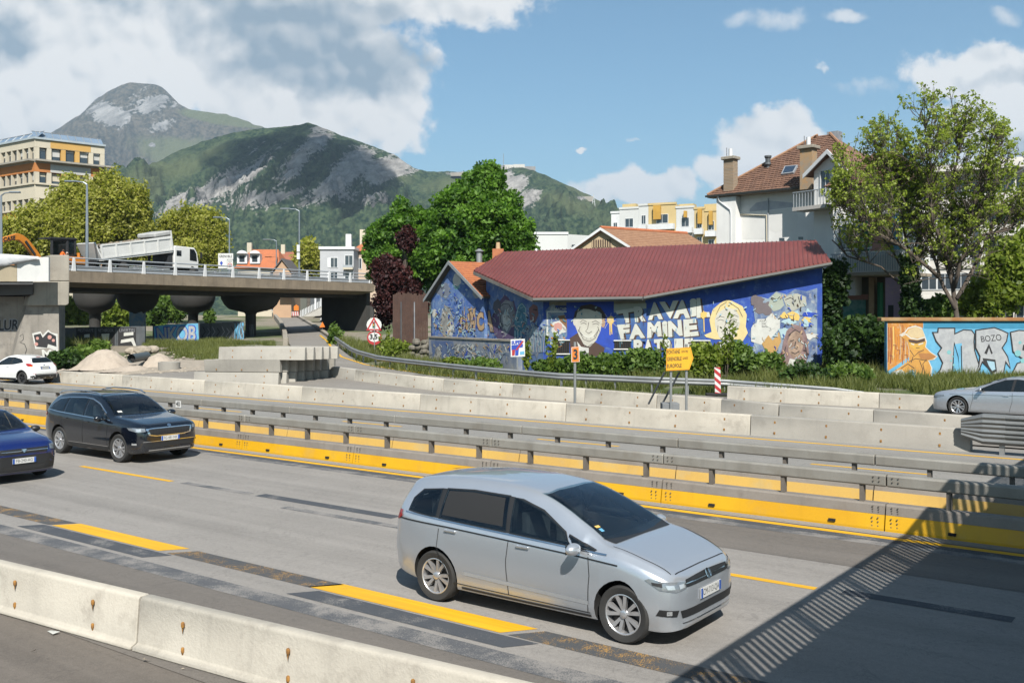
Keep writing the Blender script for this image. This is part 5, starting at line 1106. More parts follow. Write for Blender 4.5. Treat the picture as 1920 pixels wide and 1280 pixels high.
steps = [(1146, 1162, 400, WHITEP), (1162, 1198, 392, WALLW), (1198, 1216, 386, WALLW), (1216, 1268, 384, YW), (1268, 1302, 390, WALLW), (1302, 1322, 392, YW), (1322, 1346, 396, YW)]
for x0, x1, yt, m_ in steps:
    t0, t1 = fc.col(x0), fc.col(x1); zt = fc.zz((x0+x1)/2, yt); fc.slab('wall', m_, t0, t1-.02, 0, zt, -10, 0); fc.slab('parapet', m_, t0-.1, t1, zt, zt+.35, -.4, .12)
    for z in (zt-3, zt-6, zt-9): 
        fc.window((t0+t1)/2, z, (t1-t0)*.4, 1.4); fc.slab('balcony', WHITEP, t0+.2, t1-.2, z-1.1, z-.2, .05, .9)
for x0, x1, y0, y1 in ((1227, 1240, 386, 412), (1310, 1317, 392, 420), (1331, 1337, 396, 422), (1284, 1289, 396, 408)): fc.slab('bay', OB, fc.col(x0), fc.col(x1), fc.zz(x0, y1), fc.zz(x0, y0), .1, .7)
for x in (1172, 1232, 1280, 1328): t_ = fc.col(x); fc.slab('roof_box', YW, t_-1.2, t_+1.2, fc.zz(x, 392), fc.zz(x, 380), -4, -2)

# ================================================================ white house with the tiled hip roof
wh = thing('white_house', 'white rendered house with hipped brown tile roof, chimneys and skylight', 'house', at(1500, 600, 76))
HT = mat('house_tile', (.235, .125, .080), (.165, .088, .06), .85, scale=2.0, var=.35, bscale=9, dirt=(.12, .08, .06), dirtamt=.4)
REND = mat('white_render', (.88, .87, .84), (.80, .79, .77), .85, scale=.6, streak=.12, var=.08); RPATCH = mat('grey_render_patch', (.45, .47, .52), (.58, .59, .62), .85, scale=1.5); RGREY = mat('light_grey_render', (.74, .73, .71), (.80, .79, .76), .85, scale=1)
ae = at(1326, 590, 78); ae.z = 0; ee = Vector((.72, -.694, 0)); en = Vector((-.694, -.72, 0)); zEv = 13.0; zAp = 17.55
hp = lambda t_, z, o=0: ae+ee*t_+en*o+UP*z
b = MB(); prism_v(b, [hp(.9, 0, -.9), hp(12.5, 0, -.9), hp(12.5, 0, -9), hp(.9, 0, -9)], 0, zEv); b.build('wall', REND, wh)
apx = hp(6.6, zAp, -5.3); cor = [hp(-.0, zEv, 0), hp(13.4, zEv, 0), hp(13.4, zEv, -10.5), hp(0, zEv, -10.5)]
b = MB(); b.add(cor+[apx, hp(7.6, zAp, -5.3)], [(0, 1, 5, 4), (1, 2, 5), (2, 3, 4, 5), (3, 0, 4), (3, 2, 1, 0)]); b.build('roof', HT, wh)
def tilerows(a, c, p, q, n, m_, root):
    """courses of tiles: eave edge a-c, top edge p-q"""
    b = MB()
    for r_ in range(n):
        f0, f1 = r_/n, (r_+1)/n; x0, x1 = a.lerp(p, f0), c.lerp(q, f0); y0, y1 = a.lerp(p, f1), c.lerp(q, f1)
        nrm = (x1-x0).cross(y0-x0).normalized(); nrm = nrm if nrm.z > 0 else -nrm
        w = max(1, int((x1-x0).length/.32))
        for k in range(w):
            g0, g1 = k/w, (k+.82)/w; h_ = .05+random.uniform(0, .03)
            b.prism([x0.lerp(x1, g0)+nrm*.005, x0.lerp(x1, g0)+nrm*h_, y0.lerp(y1, g0)+nrm*.01], x0.lerp(x1, g1)-x0.lerp(x1, g0))
    return b.build('roof_tiles', m_, root, kind='stuff', fix=False)
tilerows(cor[0], cor[1], apx, hp(7.6, zAp, -5.3), 26, HT, wh); tilerows(cor[3], cor[0], apx, apx, 20, HT, wh)
MB().tube([cor[0]+UP*.1, apx+UP*.1], .11, 6).build('hip_tiles', TILEB, wh); MB().tube([cor[1]+UP*.1, hp(7.6, zAp+.1, -5.3)], .11, 6).build('hip_tiles', TILEB, wh)
b = MB(); b.sweep([(0, 0), (.05, -.14), (.13, -.14), (.17, 0)], [(hp(-.1, zEv+.02, 0), en, UP), (hp(9, zEv+.02, 0), en, UP)]); b.build('gutter', mat('dark_gutter', (.09, .10, .10), rough=.4, metal=.3), wh)
MB().prism([hp(.0, zEv-.06, .0), hp(9, zEv-.06, 0), hp(9, zEv-.06, -.9), hp(0, zEv-.06, -.9)], UP*-.1).build('soffit', mat('soffit_wood', (.34, .27, .21), scale=2), wh)
MB().box(hp(1.6, 6, -.55)+UP*.4, (1.7, .8, 12.8), ee, en).build('pier', REND, wh)
MB().tube([hp(1.0, zEv-.1, .05), hp(1.05, zEv-.5, -.1), hp(2.0, zEv-1.2, -.1), hp(2.05, zEv-1.5, -.12), hp(2.05, 0, -.12)], .055, 6).build('downpipe', WHITEP, wh, smooth=True)
whf = Face(hp(5, 8, -.9), en, wh)
whf.shape('render_patch', [(1406, 392), (1418, 380), (1440, 376), (1486, 380), (1488, 388), (1440, 394), (1406, 397)], RPATCH)
whf.shape('render_patch', [(1440, 396), (1484, 390), (1496, 402), (1496, 424), (1486, 434), (1470, 430), (1454, 436), (1442, 430)], RGREY); whf.shape('render_patch', [(1392, 404), (1416, 402), (1438, 412), (1438, 448), (1392, 448)], RGREY)
MB().tube([whf.w(1441, 372)+en*.06, whf.w(1441, 452)+en*.06], .05, 6).build('downpipe', GREYR, wh); MB().tube([whf.w(1390, 402)+en*.06, whf.w(1438, 404)+en*.06, whf.w(1439, 460)+en*.06], .07, 6).build('pipe', CREAM, wh)
whf.shape('window', [(1461, 446), (1471, 446), (1471, 452), (1461, 452)], GLASS); whf.shape('window', [(1497, 444), (1506, 444), (1506, 449), (1497, 449)], GLASS)
BRICK = None
m, t, b_ = new_mat('chimney_brick'); br_ = t.node('ShaderNodeTexBrick'); p = t.pos(); t.put(br_.inputs['Vector'], t.vm('MULTIPLY', t.comb(t.m('ADD', t.sep(p)[0], t.sep(p)[1]), t.sep(p)[2], 0), (1, 1, 1)))
br_.inputs['Scale'].default_value = 2.2; br_.inputs['Color1'].default_value = (.33, .22, .13, 1); br_.inputs['Color2'].default_value = (.24, .17, .11, 1); br_.inputs['Mortar'].default_value = (.34, .31, .26, 1); br_.inputs['Mortar Size'].default_value = .03
z_ = t.sep(p)[2]; t.put(b_.inputs['Base Color'], t.mix(t.ss(t.m('ADD', z_, t.m('MULTIPLY', t.noise(p, 3), .8)), 16.3, 16.6), br_.outputs[0], (.42, .17, .09))); b_.inputs['Roughness'].default_value = .9; BRICK = m
def chimney(px, py0, py1, Y, w, cap, body, pots=1):
    c = at(px, py1, Y); z1 = H+(HY-py0)/F*Y; MB().box((c.x, c.y, (c.z+z1)/2-.3), (w, w*.8, z1-c.z+.6), ee, en).build('chimney', body, wh); ch = wh.children[-1] if False else None
    MB().box((c.x, c.y, z1+.12), (w*1.35, w*1.2, .24), ee, en).build('chimney_cap', CONC3, wh, bevel=.03); MB().lathe((c.x, c.y, z1+.24), [(.16, 0), (.16, .62)], 10).build('chimney_pot', WHITEP, wh, smooth=True); MB().tube([(c.x-.3, c.y, z1), (c.x-.3, c.y, z1+.95)], .025, 5).build('rod', FB, wh)
chimney(1370, 300, 362, 77.2, .85, 0, BRICK); chimney(1516, 280, 340, 71.3, .95, 0, mat('stained_chimney', (.40, .25, .12), (.28, .24, .19), .9, scale=1.5, dirt=(.45, .20, .05), dirtamt=.7))
p = at(1565, 262, 78); MB().box((p.x, p.y, p.z-.6), (.9, .8, 2.4), ee, en).build('chimney', pGrey, wh)
p = at(1440, 312, 77); MB().lathe((p.x, p.y, p.z-.6), [(.13, 0), (.13, .6), (.26, .75), (.2, .9), (.2, 1.2), (.28, 1.3), (.28, 1.42)], 10).build('roof_vent', FB, wh)
# skylight lies in the roof slope
def roofhit(px, py):
    n_ = (cor[1]-cor[0]).cross(apx-cor[0]).normalized(); n_ = n_ if n_.z > 0 else -n_; return plane_hit(px, py, cor[0], n_), n_
q = [roofhit(x, y)[0] for x, y in ((1466, 330), (1489, 327), (1497, 313), (1473, 315))]; nr = roofhit(1480, 320)[1]
MB().prism([p+nr*.03 for p in q], nr*.16).build('skylight', GREYR, wh); c_ = sum(q, Vector())/4; MB().prism([c_+(p-c_)*.82+nr*.19 for p in q], nr*.02).build('skylight_glass', mat('skylight_glass', (.03, .055, .10), rough=.05, spec=1), wh)
# gabled wing with balcony, nearer the viewer
wg = Facade(wh, 1526, 69.5, 1604, 66.5)
zW = wg.zz(1530, 318); zP = wg.zz(1553, 284)
MB().prism([wg.P(0, 5), wg.P(wg.L, 5), wg.P(wg.L, zW-.6), wg.P(wg.L*.46, zP-.25), wg.P(0, zW)], -wg.n*3.2).build('wing_wall', REND, wh)
for x, z in ((-.5, zW-.35), (wg.L+.6, zW-1.25)):
    a, c = wg.P(wg.L*.46, zP, .5), wg.P(x, z, .5); MB().prism([a, c, c-wg.n*6, a-wg.n*6], UP*-.12).build('wing_roof', HT, wh); MB().prism([a+UP*.05, c+UP*.05, c-UP*.25, a-UP*.25], wg.n*.08).build('barge_board', WHITEP, wh)
wg.window(wg.L*.3, wg.zz(1540, 362), .8, 1.5); wg.window(wg.L*.62, wg.zz(1566, 362), .8, 1.5)
BW = mat('balcony_wall', (.58, .54, .50), (.50, .48, .46), streak=.2)
zb = wg.zz(1545, 388); wg.slab('balcony', BW, -.6, wg.L*.65, zb-.25, zb, 0, 1.5)
for k in range(14): t_ = -.55+k*.26; wg.slab('baluster', GREYR, t_, t_+.04, zb, zb+1.0, 1.42, 1.46)
wg.slab('handrail', GREYR, -.6, wg.L*.65, zb+1.0, zb+1.06, 1.40, 1.48)
# lower wing to the right behind the bare tree, with painted walls and dark recess
lw2 = Facade(wh, 1562, 65.5, 1692, 62.5); zt2, zm2, zb2 = lw2.zz(1600, 385), lw2.zz(1600, 470), lw2.zz(1600, 512)
lw2.slab('wing_wall', REND, 0, lw2.L, zb2, zt2, -5, 0); lw2.slab('wing_floor', mat('slab_edge', (.40, .33, .25), streak=.3), -.2, lw2.L+.1, zb2-.18, zb2+.02, -5, .4)
rl_ = wg.zz(1640, 302); a, c = lw2.P(-.4, zt2+1.3, .5), lw2.P(lw2.L+.4, zt2+1.3, .5); p0_, p1_ = lw2.P(1.2, zt2+3.9, -4), lw2.P(lw2.L*.55, zt2+3.9, -4)
MB().add([a, c, p1_, p0_, a-lw2.n*7, c-lw2.n*7], [(0, 1, 2, 3), (1, 5, 2), (4, 0, 3), (5, 4, 3, 2), (0, 4, 5, 1)]).build('wing_roof', HT, wh); tilerows(a, c, p0_, p1_, 15, HT, wh)
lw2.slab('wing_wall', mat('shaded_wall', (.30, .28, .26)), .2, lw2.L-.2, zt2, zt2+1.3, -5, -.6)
for k in range(30): t_ = .1+k*lw2.L/30; lw2.slab('baluster', GREYR, t_, t_+.05, zb2+.1, zb2+1.2, .32, .36)
lw2.slab('handrail', GREYR, 0, lw2.L, zb2+1.2, zb2+1.27, .30, .38)
for t_, m_ in ((.55, pPink), (.7, pYel), (.82, pSky), (.38, pGreen)): lw2.slab('painted_panel', m_, lw2.L*t_, lw2.L*t_+.7, zb2+1.4, zt2-.8, 0, .03)
for t_ in (.2, .45): lw2.window(lw2.L*t_, zb2+1.6, 1.0, 1.5)
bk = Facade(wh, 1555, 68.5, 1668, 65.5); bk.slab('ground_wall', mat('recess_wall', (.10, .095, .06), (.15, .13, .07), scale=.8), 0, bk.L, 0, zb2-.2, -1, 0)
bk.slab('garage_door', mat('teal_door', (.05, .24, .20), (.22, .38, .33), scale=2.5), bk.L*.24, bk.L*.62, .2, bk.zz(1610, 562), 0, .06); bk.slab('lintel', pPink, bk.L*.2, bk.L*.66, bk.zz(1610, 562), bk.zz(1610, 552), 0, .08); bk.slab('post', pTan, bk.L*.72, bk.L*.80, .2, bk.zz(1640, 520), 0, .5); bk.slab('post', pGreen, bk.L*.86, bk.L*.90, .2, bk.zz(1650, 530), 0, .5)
lk = Facade(wh, 1660, 62, 1716, 61); LIL = mat('lilac_wall', (.42, .28, .36), (.36, .24, .33), scale=1.5, dirt=(.5, .35, .3), dirtamt=.5); lk.slab('porch_wall', LIL, 0, lk.L, 0, lk.zz(1690, 520), -.6, 0); lk.slab('porch_opening', pK, lk.L*.1, lk.L*.28, 1, lk.zz(1670, 572), 0, .02); lk.slab('porch_opening', pK, lk.L*.5, lk.L*.68, 1, lk.zz(1690, 572), 0, .02)
# ---- white apartment building at the far right
wa = thing('apartment_building', 'white apartment building with long balconies behind the bare tree at the right', 'building', at(1830, 590, 96)); fc = Facade(wa, 1700, 98, 2080, 90); WA = mat('apartment_white', (.66, .63, .58), (.60, .57, .53), .8, scale=.25, var=.06)
ztop = fc.zz(1880, 315); fc.slab('wall', WA, 0, fc.L, 0, ztop, -12, -1.2); fc.slab('parapet', WA, -.2, fc.L+.2, ztop, ztop+.6, -12, .2)
fc.slab('penthouse', WA, fc.col(1840), fc.L, ztop+.6, fc.zz(1880, 292), -8, -1.5)
z = ztop-3.1; fl = 0
while z > 0:
    fc.slab('balcony', WA, fc.col(1838), fc.L, z-.3, z+.75, -1.2, .1); fc.slab('floor_band', WA, 0, fc.col(1838), z-.25, z+.05, -1.2, -1.05)
    for x in range(1712, 1836, 30): fc.a += fc.n*-1.2; fc.window(fc.col(x), z+.75, 1.3, 1.5, bars=1); fc.a += fc.n*1.2
    for x in range(1852, 2060, 34): fc.a += fc.n*-1.2; fc.window(fc.col(x), z+.6, 1.6, 1.7, bars=1); fc.a += fc.n*1.2
    for x in (1838, 1900, 1990): fc.slab('partition', WA, fc.col(x), fc.col(x)+.25, z+.75, z+2.8, -1.2, 0)
    z -= 3.0
c_ = fc.P(fc.col(1905), fc.zz(1905, 307), .25); b = MB(); b.sweep([(-.06, 0), (-.06, .08), (.06, .08), (.06, 0)], [(c_+fc.d*(.85*math.cos(a))+UP*(.85*math.sin(a)), fc.d*math.cos(a)+UP*math.sin(a), fc.n) for a in np.linspace(0, 2*math.pi, 25)]); b.build('logo_ring', FB, wa)
b = MB(); b.tube([c_+fc.d*-.35+UP*.1, c_+fc.d*-.1-UP*.3, c_+fc.d*.15-UP*.3, c_+fc.d*.35+UP*.15], .06, 6); b.build('logo_mark', FB, wa); MB().tube([fc.P(fc.col(1905), ztop, .2), c_-UP*1.5], .06, 5).build('logo_post', FB, wa)
# ---- fort on the hill
ft = thing('fort', 'pale fort with a mast on top of the far rocky hill', 'fort', at(970, 318, 1900)); FW = mat('fort_stone', (.62, .60, .55), (.5, .48, .44), scale=.05, bscale=.5); FS = mat('fort_grey', (.30, .29, .28), (.24, .23, .23), scale=.05, bscale=.5)
def fort(x0, x1, y0, y1, m_, Y=1890, dep=14, nm='wall'):
    b = MB(); b.prism([at(x0, y1, Y), at(x1, y1, Y), at(x1, y0, Y), at(x0, y0, Y)], (0, dep, 0)); return b.build(nm, m_, ft)
fort(930, 946, 310, 326, FS); fort(944, 966, 309, 322, FW); fort(963, 984, 308, 324, FW, 1886); fort(984, 1004, 312, 322, FS, 1888)
for x in range(948, 982, 5): fort(x, x+2, 313, 317, FS, 1884, 1, 'window')
MB().tube([at(944, 312, 1895), at(944, 288, 1895)], .45, 5).build('mast', FS, ft)
for x0, x1, y0, y1 in ((845, 900, 324, 330), (1046, 1096, 369, 374), (1096, 1112, 368, 378), (938, 970, 336, 350)): fort(x0, x1, y0, y1, mat('fort_rampart', (.34, .31, .27), (.28, .26, .22), scale=.05, bscale=.5), 1840, 10, 'rampart')
py_ = thing('pylon', 'small white lattice pylon on the hillside below the fort', 'pylon', at(1113, 388, 1780))
for dx_ in (-5, 5): MB().tube([at(1113+dx_*.55, 388, 1780), at(1113, 364, 1780)], .5, 4).build('leg', WHITEP, py_)
MB().tube([at(1110.5, 379, 1780), at(1115.5, 379, 1780)], .4, 4).build('brace', WHITEP, py_)
# ================================================================ lamp posts and signs
LAMP = mat('lamp_grey', (.30, .34, .38), (.26, .30, .34), .4, metal=.5, scale=1)
def lamp(px, y0, y1, Y, arm, label, r=.10):
    a, c = at(px, y1, Y), at(px, y0, Y); root = thing('street_lamp', label, 'street lamp', a, 0, 'street lamps'); MB().tube([a, a.lerp(c, .5), c], [r, r*.8, r*.6], 8).build('pole', LAMP, root, smooth=True)
    e = c+Vector((arm, 0, .25)); MB().tube([c, c+Vector((arm*.3, 0, .18)), e], [r*.5, r*.4, r*.4], 6).build('arm', LAMP, root); MB().box(e+Vector((arm*.25, 0, 0)), (abs(arm)*.7+.2, .28, .12)).build('lamp_head', LAMP, root, bevel=.03); return root
lamp(163, 346, 512, 76.5, -1.0, 'tall grey street lamp on the viaduct in front of the yellow green trees', .14)
lamp(430, 412, 520, 105, -1.0, 'thin grey street lamp right of the white truck', .10); lamp(561, 396, 530, 98, -1.1, 'grey street lamp carrying two small boxes near the viaduct middle', .10)
lamp(518, 452, 520, 150, -1.2, 'faint far street lamp in front of the orange roofs', .10); lamp(2, 367, 500, 72, .8, 'street lamp at the very left edge in front of the office building', .12)
lb_ = [o for o in bpy.data.objects if o.get('label', '').startswith('grey street lamp carrying')][0]
for y0, y1 in ((459, 472), (474, 486)): c = at(559.5, (y0+y1)/2, 97.8); MB().box(c, (.28, .2, (y1-y0)/F*97)).build('box', WHITEP, lb_)
def sign_post(root, px, y0, y1, Y, r=.04, m_=None): 
    a = at(px, y1, Y); g = zg(a.x, a.y); c = at(px, y0, Y); MB().tube([(a.x, a.y, g-.05), c], r, 8).build('post', m_ or GALV, root, smooth=True)
WSH = mat('sign_white', (.70, .70, .68), (.62, .62, .60), .5, scale=3, var=.05, dirt=(.5, .5, .48), dirtamt=.3); RSH = mat('sign_red', (.45, .02, .025), (.38, .02, .025), .5); OSH = mat('sign_orange', (.75, .20, .01), (.68, .18, .01), .5); YSH = mat('sign_yellow', (.80, .42, .01), (.74, .39, .012), .5, scale=3)
# city sign on the viaduct
cs = thing('city_sign', 'white town name sign with a small speed zone plate on the viaduct', 'sign', at(422, 520, 91)); Ys = 91
MB().prism([at(409, 503, Ys), at(425.4, 503, Ys), at(425.4, 486, Ys), at(437, 486, Ys), at(437, 475, Ys), at(409, 475, Ys)], (0, .06, 0)).build('board', WSH, cs); MB().prism([at(426, 504, Ys), at(436.5, 504, Ys), at(436.5, 487, Ys), at(426, 487, Ys)], (0, .06, 0)).build('board', WSH, cs)
cf = Face(at(420, 490, Ys), (0, -1, 0), cs); cf.glyph('lettering', 'GRENOBLE', [(411, 478), (435, 478), (435, 483), (411, 483)], INK, .02); cf.shape('symbol', [(415, 489), (418, 493), (415, 498), (412, 493)], pBlue)
cf.shape('symbol_ring', circ(431, 497, 4.2, 4.2), RSH); cf.shape('symbol_disc', circ(431, 497, 3, 3), WSH); cf.glyph('lettering', '30', [(429, 495), (433, 495), (433, 499), (429, 499)], INK, .03); cf.glyph('lettering', 'ZONE', [(428, 489), (434.5, 489), (434.5, 491.5), (428, 491.5)], INK, .01)
for x in (412, 434): MB().tube([at(x, 486, Ys+.1), at(x, 524, Ys+.1)], .05, 6).build('post', GALV, cs)
# traffic light warning triangle over a round ban sign
ts_ = thing('road_sign', 'red triangle traffic light warning above a round red and white ban sign', 'road sign', gat(701, 71)); Ys = 71
sign_post(ts_, 702, 600, 663, Ys, .045)
def tri(cx, y0, y1, hw): return [(cx, y0), (cx+hw, y1), (cx-hw, y1)]
pl_ = lambda pts, d=.03, Y=Ys: MB().prism([at(x, y, Y) for x, y in pts][::-1], (0, -d, 0))
pl_(circ(701.5, 609, 14.2, 13.6)).build('backing', WSH, ts_); tf = Face(at(701, 610, Ys-.03), (0, -1, 0), ts_)
tf.shape('triangle', tri(701, 594, 619.5, 14.6), RSH); tf.shape('triangle_field', tri(701, 600, 616.6, 9.6), WSH); tf.shape('symbol', [(698.4, 603), (703.6, 603), (703.6, 615), (698.4, 615)], pK)
for y, m_ in ((605, RSH), (609, YSH), (613, pGreen)): tf.shape('light_dot', circ(701, y, 1.6, 1.6), m_)
pl_(circ(702, 633, 14, 13.5)).build('disc', RSH, ts_); tf.k = 2; tf.shape('disc_field', circ(702, 632, 11.4, 9), WSH); tf.glyph('lettering', '3,5', [(693, 626), (708, 626), (708, 638), (693, 638)], INK, .05); tf.glyph('lettering', 't', [(709, 629), (712, 629), (712, 638), (709, 638)], INK, .05)
# blue and white stickered board
bs_ = thing('road_sign', 'white blue and red stickered board on a post in front of the mural', 'road sign', gat(971, 52)); Ys = 52; sign_post(bs_, 970, 670, 712, Ys, .045)
MB().prism([at(x, y, Ys) for x, y in ((957.5, 669), (984.5, 668), (984, 635), (957.5, 636))], (0, -.03, 0)).build('board', WSH, bs_); sf = Face(at(970, 650, Ys-.03), (0, -1, 0), bs_)
sf.glyph('lettering', 'SUPER', [(959, 639), (980, 637), (980, 645), (959, 646)], pBlue, .06); sf.shape('blue_patch', [(959, 647), (981, 645), (980, 651), (973, 652), (972, 666), (966, 667), (966, 655), (959, 656)], pBlue); sf.shape('red_patch', [(960, 656), (966, 655), (965, 666), (960, 667)], RSH); sf.line('red_stripe', [(981, 639), (968, 656)], 3, RSH); sf.shape('blue_patch', [(975, 659), (983, 658), (983, 664), (975, 665)], pSky)
# orange number plate on a post
n3 = thing('number_sign', 'orange plate with a black 3 on a slim post', 'sign', gat(1078, 36.8)); Ys = 36.8; sign_post(n3, 1078, 641, 748, Ys, .05)
MB().prism([at(x, y, Ys-.06) for x, y in ((1071, 679.5), (1087, 678.5), (1086, 649.5), (1071, 650.5))], (0, -.03, 0)).build('plate', OSH, n3, bevel=.008); nf = Face(at(1078, 660, Ys-.09), (0, -1, 0), n3); nf.line('edge', [(1072, 651.5), (1085.5, 650.7), (1086.2, 677.8), (1072, 678.6)], 1.0, WSH, True); nf.glyph('lettering', '3', [(1075, 654.5), (1083, 654), (1083, 674), (1075, 674.5)], INK, .04)
# yellow diversion arrow board
dv = thing('direction_sign', 'yellow arrow shaped diversion board with place names on two posts', 'direction sign', gat(1272, 34.6)); Ys = 34.6
for x in (1258, 1287): sign_post(dv, x, 645, 760, Ys, .045)
MB().prism([at(x, y, Ys-.06) for x, y in ((1248.5, 695), (1292, 693), (1300, 671), (1294.5, 650.5), (1249.5, 653.5))], (0, -.04, 0)).build('board', YSH, dv); df_ = Face(at(1270, 670, Ys-.1), (0, -1, 0), dv); df_.line('edge', [(1250, 694), (1291, 692), (1298.5, 671), (1293.6, 652), (1250.6, 655)], .7, OSH, True)
for tx, x0, x1, y in (('FONTAINE', 1251, 1275, 659), ('GRENOBLE', 1251, 1278, 672), ('EUROPOLE', 1251, 1278, 685)): df_.glyph('lettering', tx, [(x0, y-2.6), (x1, y-3.8), (x1, y+3.6), (x0, y+4.8)], INK, .015)
for tx, x0, x1, y in (('CENTRE', 1277, 1290, 659), ('GARES', 1280, 1290, 671.5)): df_.glyph('lettering', tx, [(x0, y-2.4), (x1, y-2.8), (x1, y+1.6), (x0, y+2)], INK, .0)
MB().box(gat(1256, 34.9)+UP*.32, (.6, .5, .6)).build('ballast_box', mat('ballast_grey', (.20, .21, .22), scale=2), dv, bevel=.02); 
for x0, y0, x1, y1 in ((1246, 698, 1216, 757), (1274, 698, 1240, 760)): MB().tube([at(x0, y0, 34.7), at(x1, y1, 35.4)], .035, 6).build('brace', FB, dv)
# striped beacon
bc = thing('traffic_beacon', 'red and white striped beacon on a black rubber foot', 'beacon', gsolve(1345, 742)); p = bc.location.copy(); Ys = p.y
MB().box(p+UP*.06, (1.0, .4, .12)).build('foot', HOLE, bc, bevel=.03); bq = lambda f, w: p+UP*(.12+1.14*f)+Vector((w*.13-.03*(1-f)*-1, 0, 0))
b = MB(); b.prism([bq(0, -1), bq(0, 1), bq(1, 1), bq(1, -1)], (0, .05, 0)); b.build('panel', WSH, bc); ff = Face((p.x, Ys, 1), (0, -1, 0), bc)
for k in range(-1, 4):
    a0, a1 = k*.30, k*.30+.15; q = [bq(min(max(a1+.2, 0), 1), -1), bq(min(max(a0+.2, 0), 1), -1), bq(min(max(a0, 0), 1), 1), bq(min(max(a1, 0), 1), 1)]; MB().poly([v_+Vector((0, -.006, 0)) for v_ in q]).build('stripe', RSH, bc)
# small work-site signs on the ramp
w1_ = thing('work_sign', 'orange triangle works sign beside the ramp kerb', 'road sign', at(604, 615, 86)); MB().prism([at(x, y, 86) for x, y in ((599, 614), (609.5, 613), (604.5, 603))], (0, -.04, 0)).build('board', OSH, w1_); MB().tube([at(604.5, 612, 86.1), at(604.5, 618, 86.1)], .04, 5).build('post', FB, w1_)
w2_ = thing('work_sign', 'orange diamond works sign with striped board at the top of the ramp', 'road sign', at(555, 592, 140)); MB().prism([at(x, y, 140) for x, y in ((551, 582), (560, 582), (560, 574), (555.5, 571), (551, 574))], (0, -.05, 0)).build('board', OSH, w2_); MB().prism([at(x, y, 140) for x, y in ((547, 592), (560.5, 592), (560.5, 584), (547, 584))], (0, -.05, 0)).build('striped_board', WSH, w2_)
for k in range(4): MB().prism([at(547.5+k*3.4+a_, y, 139.94) for a_, y in ((0, 592), (1.6, 592), (2.6, 584), (1, 584))], (0, -.02, 0)).build('stripe', RSH, w2_)
# ================================================================ vehicles
def carpaint(name, c, metal=.0, rough=.25, coat=.8, dirtk=.25):
    m, t, b = new_mat(name); p = t.node('ShaderNodeTexCoord').outputs['Object']
    n = t.noise(p, 90, 2, .6); k = t.m('MULTIPLY_ADD', n, .10, .95)
    dirt = t.ss(t.m('ADD', t.m('MULTIPLY', t.sep(p)[2], -1.6), t.m('MULTIPLY', t.noise(p, 5, 5, .7), .9)), -.35, .25)
    col = t.mix(t.m('MULTIPLY', dirt, dirtk), t.vm('MULTIPLY', t.comb(k, k, k), c), (.20, .18, .15))
    t.put(b.inputs['Base Color'], col); b.inputs['Metallic'].default_value = metal; t.put(b.inputs['Roughness'], t.m('MULTIPLY_ADD', dirt, .3, rough))
    b.inputs['Coat Weight'].default_value = coat; b.inputs['Coat Roughness'].default_value = .03; MATS[name] = m; return m
CGLASS = mat('car_glass', (.012, .018, .022), (.010, .015, .018), .02, spec=.5, scale=1, var=.02); CTRIM = mat('car_black_trim', (.018, .018, .019), rough=.5, var=.05); CRUB = mat('tyre_rubber', (.022, .022, .022), (.03, .029, .027), .85, scale=4)
ALLOY = mat('alloy_wheel', (.55, .55, .56), (.48, .48, .49), .3, metal=.8, scale=3, var=.05); ALLOYD = mat('wheel_dark', (.03, .03, .032), rough=.6, metal=.3); CHROME = mat('chrome', (.70, .70, .70), rough=.12, metal=1, var=.02); LENS = mat('lamp_lens', (.34, .37, .40), (.22, .25, .28), .08, metal=.4, spec=1, scale=6); LENSW = mat('lamp_reflector', (.82, .84, .86), rough=.1, metal=.6)
REDL = mat('tail_red', (.40, .012, .012), (.28, .008, .008), .12, scale=8, spec=.9); ORL = mat('indicator_orange', (.75, .16, .01), rough=.15); PLATE = mat('plate_white', (.66, .66, .64), rough=.4, var=.03); PBLUE = mat('plate_blue', (.02, .10, .45), rough=.4)
LINER = mat('wheel_arch', (.010, .010, .010), rough=.9)
def lerpf(tab): 
    xs = [a for a, _ in tab]; ys = [b for _, b in tab]
    # monotone cubic
    n = len(xs); h = [xs[i+1]-xs[i] for i in range(n-1)]; d = [(ys[i+1]-ys[i])/h[i] for i in range(n-1)]; m_ = [0]*n
    m_[0], m_[-1] = d[0], d[-1]
    for i in range(1, n-1): m_[i] = 0 if d[i-1]*d[i] <= 0 else 2*d[i-1]*d[i]/(d[i-1]+d[i])
    def f(x):
        if x <= xs[0]: return ys[0]
        if x >= xs[-1]: return ys[-1]
        i = max(k for k in range(n-1) if xs[k] <= x); t_ = (x-xs[i])/h[i]; 
        return ys[i]*(2*t_**3-3*t_**2+1)+h[i]*m_[i]*(t_**3-2*t_**2+t_)+ys[i+1]*(-2*t_**3+3*t_**2)+h[i]*m_[i+1]*(t_**3-t_**2)
    return f
m, t, b_ = new_mat('car_glass_clear'); n_ = t.n; n_.remove(b_)
tr_ = t.node('ShaderNodeBsdfTransparent'); tr_.inputs[0].default_value = (.55, .64, .65, 1); gl_ = t.node('ShaderNodeBsdfGlossy'); gl_.inputs[0].default_value = (.9, .95, 1, 1); gl_.inputs[1].default_value = .012
fr2 = t.node('ShaderNodeFresnel'); fr2.inputs[0].default_value = 1.55; mx_ = t.node('ShaderNodeMixShader'); t.l.new(t.m('MULTIPLY', fr2.outputs[0], 1.25), mx_.inputs[0]); t.l.new(tr_.outputs[0], mx_.inputs[1]); t.l.new(gl_.outputs[0], mx_.inputs[2]); t.l.new(mx_.outputs[0], n_['Material Output'].inputs[0]); CLEAR = m; MATS['car_glass_clear'] = m
SEATM = mat('seat_fabric', (.05, .052, .056), (.035, .036, .04), .9, scale=6)
